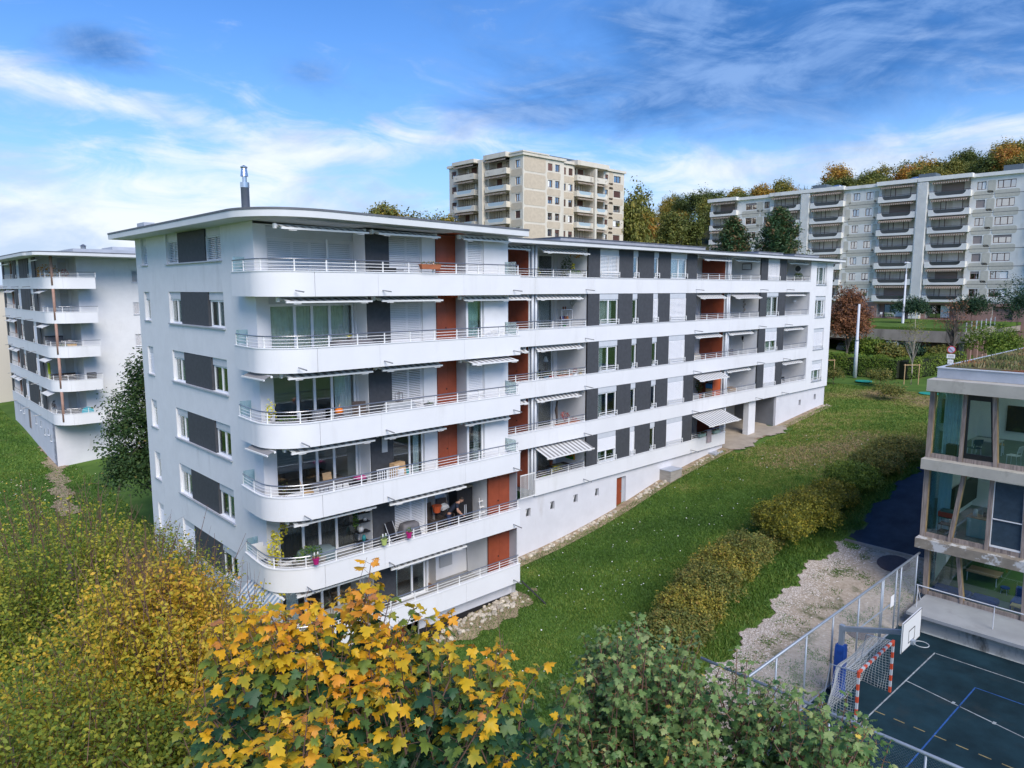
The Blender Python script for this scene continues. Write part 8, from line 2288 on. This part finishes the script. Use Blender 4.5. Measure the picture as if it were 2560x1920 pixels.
# ------------------------------------------------------------------ street furniture and vans by the garage
def pole(label, px, py, zb, h, name='street_pole', lamp=False):
    S, T, z = gpt(px, py, zb); r = lroot(name, label, 'pole' if not lamp else 'lamp post', S, T, zb)
    MB().tube([(0, 0, -.2), (0, 0, h * .5), (0, 0, h * .502), (0, 0, h)], [.21, .19, .15, .12], 12).build('pole', m_lgrey, r, smooth=True)
    MB().lathe([(.155, h * .5 - .1), (.205, h * .5 - .1), (.205, h * .5 + .06), (.155, h * .5 + .06)], 12).build('collar', m_galv, r)
    if lamp:
        MB().tube([(0, 0, h), (0, 0, h + 1.6)], .07, 8).build('mast', m_lgrey, r); MB().loft([[(-.5, -.2, h + 1.55), (.6, -.2, h + 1.62), (.6, .2, h + 1.62), (-.5, .2, h + 1.55)], [(-.4, -.12, h + 1.75), (.5, -.12, h + 1.75), (.5, .12, h + 1.75), (-.4, .12, h + 1.75)]]).build('lamp_head', m_lgrey, r)
    return r
pole('plain grey steel pole on the far lawn nearest the white block', 2137, 940, 10.2, 8.1)
pole('tall grey lamp post before the garage', 2252, 873, 11.0, 11.2, 'lamp_post', True)
S, T = at_px(2391, 80); sg = lroot('road_sign', 'no stopping disc above two white plates and a blue plate on a post', 'sign', S, T, 10.9)
MB().tube([(0, 0, 0), (0, 0, 3.6)], .035, 7).build('post', m_galv, sg)
face = Vector((-S + w2g(0, 0)[0], -T + w2g(0, 0)[1], 0)).normalized(); side = face.cross(Vector((0, 0, 1)))
def plate(c, w, h, mat, name, off=.05, round_=False):
    c = Vector(c) + face * off
    if round_: pts = [c + side * w * math.cos(t) + Vector((0, 0, h * math.sin(t))) for t in np.linspace(0, 2 * math.pi, 22, endpoint=False)]
    else: pts = [c + side * a * w + Vector((0, 0, b * h)) for a, b in ((-1, -1), (1, -1), (1, 1), (-1, 1))]
    return MB().loft([pts, [p - face * .012 for p in pts]]).build(name, mat, sg)
m_sred = M('sign red', (.50, .04, .06), .5); m_sblue = M('sign blue', (.02, .14, .55), .5)
plate((0, 0, 3.35), .36, .36, m_sred, 'red_ring', .05, True); plate((0, 0, 3.35), .28, .28, M('sign pale blue', (.50, .52, .66), .5), 'disc', .056, True)
c = Vector((0, 0, 3.35)) + face * .066; MB().bar(c + side * .2 + Vector((0, 0, .2)), c - side * .2 - Vector((0, 0, .2)), .07, .012).build('red_bar', m_sred, sg)
plate((0, 0, 2.72), .34, .2, m_frame, 'white_plate'); plate((0, 0, 2.2), .24, .2, m_frame, 'white_plate'); plate((.05, 0, 1.68), .24, .2, m_sblue, 'blue_plate')
for z in (2.80, 2.72, 2.64): plate((0, 0, z), .24, .012, m_cover, 'text_line', .056)
for z in (2.25, 2.15): plate((0, 0, z), .16, .012, m_cover, 'text_line', .056)
def van(label, S, T, z, rz, col, name='parked_van'):
    r = lroot(name, label, 'van', S, T, z, rz)
    prof = [(-.85, .35), (-.88, 1.0), (-.80, 1.75), (-.68, 1.95), (.68, 1.95), (.80, 1.75), (.88, 1.0), (.85, .35)]
    MB().loft([[(y, x, zz) for y, zz in prof] for x in (-2.2, -2.1, 1.3)] + [[(y * .98, 1.75, min(zz, 1.25)) for y, zz in prof], [(y * .9, 2.3, min(zz, .95)) for y, zz in prof]]).build('body', M('van paint ' + label[:6], col, .35), r)
    MB().box(-.66, .66, -2.235, -2.205, 1.1, 1.7).build('rear_window', m_blk, r)
    for a in (-.88, .84): MB().box(a, a + .04, -1.9, 1.2, 1.15, 1.65).build('side_window', m_blk, r)
    for q in range(4): MB().tube([(-.7, -2.3, 1.0 + q * .28), (.7, -2.3, 1.0 + q * .28)], .03, 5).build('rack_bar', m_rail, r)
    for a in (-.7, .7): MB().tube([(a, -2.3, .9), (a, -2.3, 2.0)], .03, 5).build('rack_post', m_rail, r)
    for a in (-.8, .8):
        for b in (-1.4, 1.5): MB().tube([(a - .1, b, .33), (a + .1, b, .33)], .33, 14).build('wheel', m_black, r)
        MB().box(a - .08, a + .08, -2.225, -2.2, .75, 1.0).build('tail_light', m_sred, r)
    return r
van('white camper van with a rear rack parked under the garage', 94.5, 11.3, 11.0, -math.pi / 2, (.62, .64, .68))
van('second pale van parked further left under the garage', 95.2, 14.4, 11.0, -math.pi / 2, (.42, .46, .52))
cr_ = lroot('parked_car', 'dark car with a glossy windscreen under the left end of the garage', 'car', 95, 18.2, 11.0, -math.pi / 2)
MB().loft([[(y * s, x, z0 + (z1 - z0) * f) for y, f in ((-.85, 0), (-.88, .5), (-.7, 1), (.7, 1), (.88, .5), (.85, 0))] for x, s, z0, z1 in ((-2.0, .95, .3, .9), (-1.5, 1, .25, 1.3), (-.2, 1, .25, 1.45), (.7, 1, .25, 1.0), (1.9, .92, .3, .75))]).build('body', M('dark car paint', (.06, .07, .09), .25), cr_)
MB().quad((-.6, -1.95, .95), (.6, -1.95, .95), (.55, -1.5, 1.28), (-.55, -1.5, 1.28)).build('rear_window', m_fglass, cr_)
for a in (-.8, .8):
    for b in (-1.3, 1.25): MB().tube([(a - .09, b, .31), (a + .09, b, .31)], .31, 14).build('wheel', m_black, cr_)
tg_ = lroot('garden_table', 'white plastic garden table with chairs before the pink ground storey', 'table', 121.2, 22.2, 15.1); MB().lathe([(.02, .7), (.6, .7), (.6, .74), (.02, .74)], 16).build('tabletop', m_whitep, tg_)
for q in range(4): MB().tube([(.4 * math.cos(q * 1.57), .4 * math.sin(q * 1.57), 0), (.3 * math.cos(q * 1.57), .3 * math.sin(q * 1.57), .7)], .03, 5).build('leg', m_whitep, tg_)
for q, (t, lab) in enumerate(((23.2, 'white plastic chair left of the white garden table'), (21.1, 'white plastic chair right of the white garden table'))): chair(120.6, t, 15.1, 1.57 if q else -1.57, m_whitep, m_whitep, lab)
for lab, px, py, z in (('turquoise round lid in the grass nearest the school', 2322, 987, 9.75), ('turquoise lid in the grass beside the plain grey pole', 2160, 951, 10.1)):
    S, T, z = gpt(px, py, z); o = single(MB().lathe([(.02, .06), (.85, .05), (.9, 0), (.02, 0)], 24), 'green_lid', M('turquoise lid', (.02, .30, .22), .6, var=.15, scale=4), lab, 'lid', S, T, g1(S, T) + .12)
# ------------------------------------------------------------------ man on the second floor balcony
def skin_body(name, joints, bones, radii, mat, parent, sub=2, sets=None):
    me = bpy.data.meshes.new(name); me.from_pydata(joints, bones, []); o = bpy.data.objects.new(name, me); C.objects.link(o); o.parent = parent
    o.modifiers.new('skin', 'SKIN'); o.modifiers.new('sub', 'SUBSURF').levels = sub; o.modifiers['sub'].render_levels = sub
    bpy.context.view_layer.objects.active = o
    for i, r in enumerate(radii):
        v = me.skin_vertices[0].data[i]; v.radius = r if isinstance(r, tuple) else (r, r); v.use_root = (i == 0)
    me.materials.append(mat); PIV[o.name] = (0, 0, 0)
    return o
m_skin = M('skin', (.40, .22, .15), .55); m_hair = M('dark hair', (.022, .016, .013), .7, var=.3, scale=60); m_navy = M('navy t shirt', (.012, .018, .035), .9, var=.2, scale=12); m_jean = M('dark blue trousers', (.02, .03, .07), .9)
def man(label, S, T, z, rz, lean, shirt, trousers, arms, group=None, print_=True, seated=False):
    """facing -y; hips at .93 m"""
    r = lroot('person', label, 'person', S, T, z, rz)
    f = lean
    hip = Vector((0, 0, .93)); waist = hip + Vector((0, -.10 * f, .18)); chest = waist + Vector((0, -.26 * f, .22 - .04 * f)); neck = chest + Vector((0, -.20 * f, .20 - .05 * f)); head = neck + Vector((0, -.12 - .08 * f, .16 - .03 * f))
    shl = neck + Vector((-.19, .02, -.05)); shr = neck + Vector((.19, .02, -.05))
    (el, hl), (er, hr_) = arms
    J = [hip, waist, chest, neck, head - Vector((0, -.02, .06)), shl, Vector(el), Vector(hl), shr, Vector(er), Vector(hr_), hip + Vector((-.10, 0, -.05)), hip + Vector((-.12, -.04, -.47)), hip + Vector((-.12, .02, -.87)), hip + Vector((-.12, -.12, -.90)), hip + Vector((.10, 0, -.05)), hip + Vector((.12, -.06, -.47)), hip + Vector((.13, .0, -.87)), hip + Vector((.13, -.14, -.90))]
    Bn = [(0, 1), (1, 2), (2, 3), (3, 4), (3, 5), (5, 6), (6, 7), (3, 8), (8, 9), (9, 10), (0, 11), (11, 12), (12, 13), (13, 14), (0, 15), (15, 16), (16, 17), (17, 18)]
    Rr = [(.15, .11), (.145, .10), (.165, .11), .06, .055, .065, .043, .03, .065, .043, .03, .085, .06, .045, .035, .085, .06, .045, .035]
    b = skin_body('body', [tuple(j) for j in J], Bn, Rr, m_skin, r)
    # clothes follow the same joints a little larger
    sl_ = .55
    Js = [hip + Vector((0, 0, .02)), waist, chest, neck - Vector((0, 0, .02)), shl, shl + (Vector(el) - shl) * sl_, shr, shr + (Vector(er) - shr) * sl_]
    skin_body('t_shirt', [tuple(j) for j in Js], [(0, 1), (1, 2), (2, 3), (3, 4), (4, 5), (3, 6), (6, 7)], [(.165, .125), (.16, .115), (.18, .125), .066, .078, .062, .078, .062], shirt, r)
    Jt = [hip + Vector((0, 0, .06)), J[11], J[12], J[13], J[15], J[16], J[17]]
    skin_body('trousers', [tuple(j) for j in Jt], [(0, 1), (1, 2), (2, 3), (0, 4), (4, 5), (5, 6)], [(.158, .12), .10, .075, .062, .10, .075, .062], trousers, r)
    for s in (13, 17):
        p = J[s]; MB().blob((p.x, p.y - .08, p.z - .03), (.055, .14, .045), 10, 6).build('shoe', m_black, r, smooth=True)
    # head: shaped skull, nose, ears, eyes, hair
    tiltm = Matrix.Rotation(.25 + .55 * f, 4, 'X')
    def hd(mb):
        mb.v = [tuple(head + (tiltm @ Vector(v))) for v in mb.v]; return mb
    rings = []
    for zz, rx, ry, cy in ((-.115, .035, .04, -.03), (-.10, .055, .065, -.02), (-.06, .066, .085, -.005), (-.01, .073, .095, .0), (.04, .076, .10, .004), (.08, .068, .09, .008), (.11, .045, .06, .01), (.122, .01, .015, .01)):
        rings.append([(rx * math.cos(2 * math.pi * q / 16), cy + ry * math.sin(2 * math.pi * q / 16), zz) for q in range(16)])
    hm = hd(MB().loft(rings)).build('head', m_skin, r, smooth=True)
    hd(MB().loft([[(-.012, -.092, .02), (.012, -.092, .02), (.0, -.085, .025)], [(-.02, -.098, -.03), (.02, -.098, -.03), (0, -.125, -.028)], [(-.015, -.085, -.04), (.015, -.085, -.04), (0, -.1, -.042)]])).build('nose', m_skin, hm)
    for a in (-1, 1):
        hd(MB().blob((a * .076, .01, -.005), (.012, .022, .034), 8, 6)).build('ear', m_skin, hm, smooth=True)
        hd(MB().blob((a * .03, -.088, .012), (.013, .008, .008), 8, 6)).build('eye', m_black, hm)
    hd(MB().box(-.025, .025, -.094, -.088, -.065, -.058)).build('mouth', M('lips', (.28, .10, .08), .6), hm)
    hr2 = []
    for zz, rx, ry, cy in ((.0, .078, .07, .035), (.04, .081, .095, .016), (.08, .076, .097, .012), (.115, .052, .068, .012), (.132, .012, .016, .012)):
        hr2.append([(rx * math.cos(2 * math.pi * q / 16), cy + ry * math.sin(2 * math.pi * q / 16), zz) for q in range(16)])
    hd(MB().loft(hr2)).build('hair', m_hair, r, smooth=True)
    # hands: palm, four fingers, thumb
    for (e, h) in ((el, hl), (er, hr_)):
        h = Vector(h); dd = (h - Vector(e)).normalized(); sd_ = dd.cross(Vector((0, 1, 0.2))).normalized(); nn = dd.cross(sd_)
        pj = [tuple(h), tuple(h + dd * .05), tuple(h + dd * .09)]
        bones = [(0, 1), (1, 2)]; rad = [.026, (.038, .018), (.036, .016)]
        for q, (o_, l_) in enumerate(((-.030, .065), (-.010, .078), (.010, .072), (.029, .055))):
            n0 = len(pj); pj += [tuple(h + dd * .10 + sd_ * o_), tuple(h + dd * (.10 + l_ * .55) + sd_ * o_ * 1.15 + nn * .012), tuple(h + dd * (.10 + l_ * .9) + sd_ * o_ * 1.15 + nn * .036)]
            bones += [(2, n0), (n0, n0 + 1), (n0 + 1, n0 + 2)]; rad += [.0095, .009, .0075]
        n0 = len(pj); pj += [tuple(h + dd * .045 + sd_ * .045 + nn * .01), tuple(h + dd * .085 + sd_ * .062 + nn * .024)]; bones += [(1, n0), (n0, n0 + 1)]; rad += [.012, .009]
        skin_body('hand', pj, bones, rad, m_skin, r, 1)
    if print_:
        MB().blob(tuple(chest + Vector((.03, -.128, .02))), (.07, .012, .06), 8, 5, .25).build('shirt_print', M('pink print', (.45, .16, .22), .9), r)
    return r
man('bearded dark haired man in a navy t shirt bending over by the wicker armchairs', 8.0, .95, fl(2), .9, .75, m_navy, m_jean, (((-.27, -.42, 1.12), (-.20, -.62, .95)), ((.28, -.38, 1.10), (.22, -.58, .90))))
MB()
# pupil in the top floor classroom
pp = man('person in a crimson jumper seated at the right of the top floor classroom', 25.75, -17.95, 12.0, .4, .5, M('crimson jumper', (.35, .012, .05), .9), m_jean, (((-.25, -.30, 1.10), (-.12, -.50, 1.16)), ((.26, -.30, 1.10), (.12, -.50, 1.16))), print_=False)
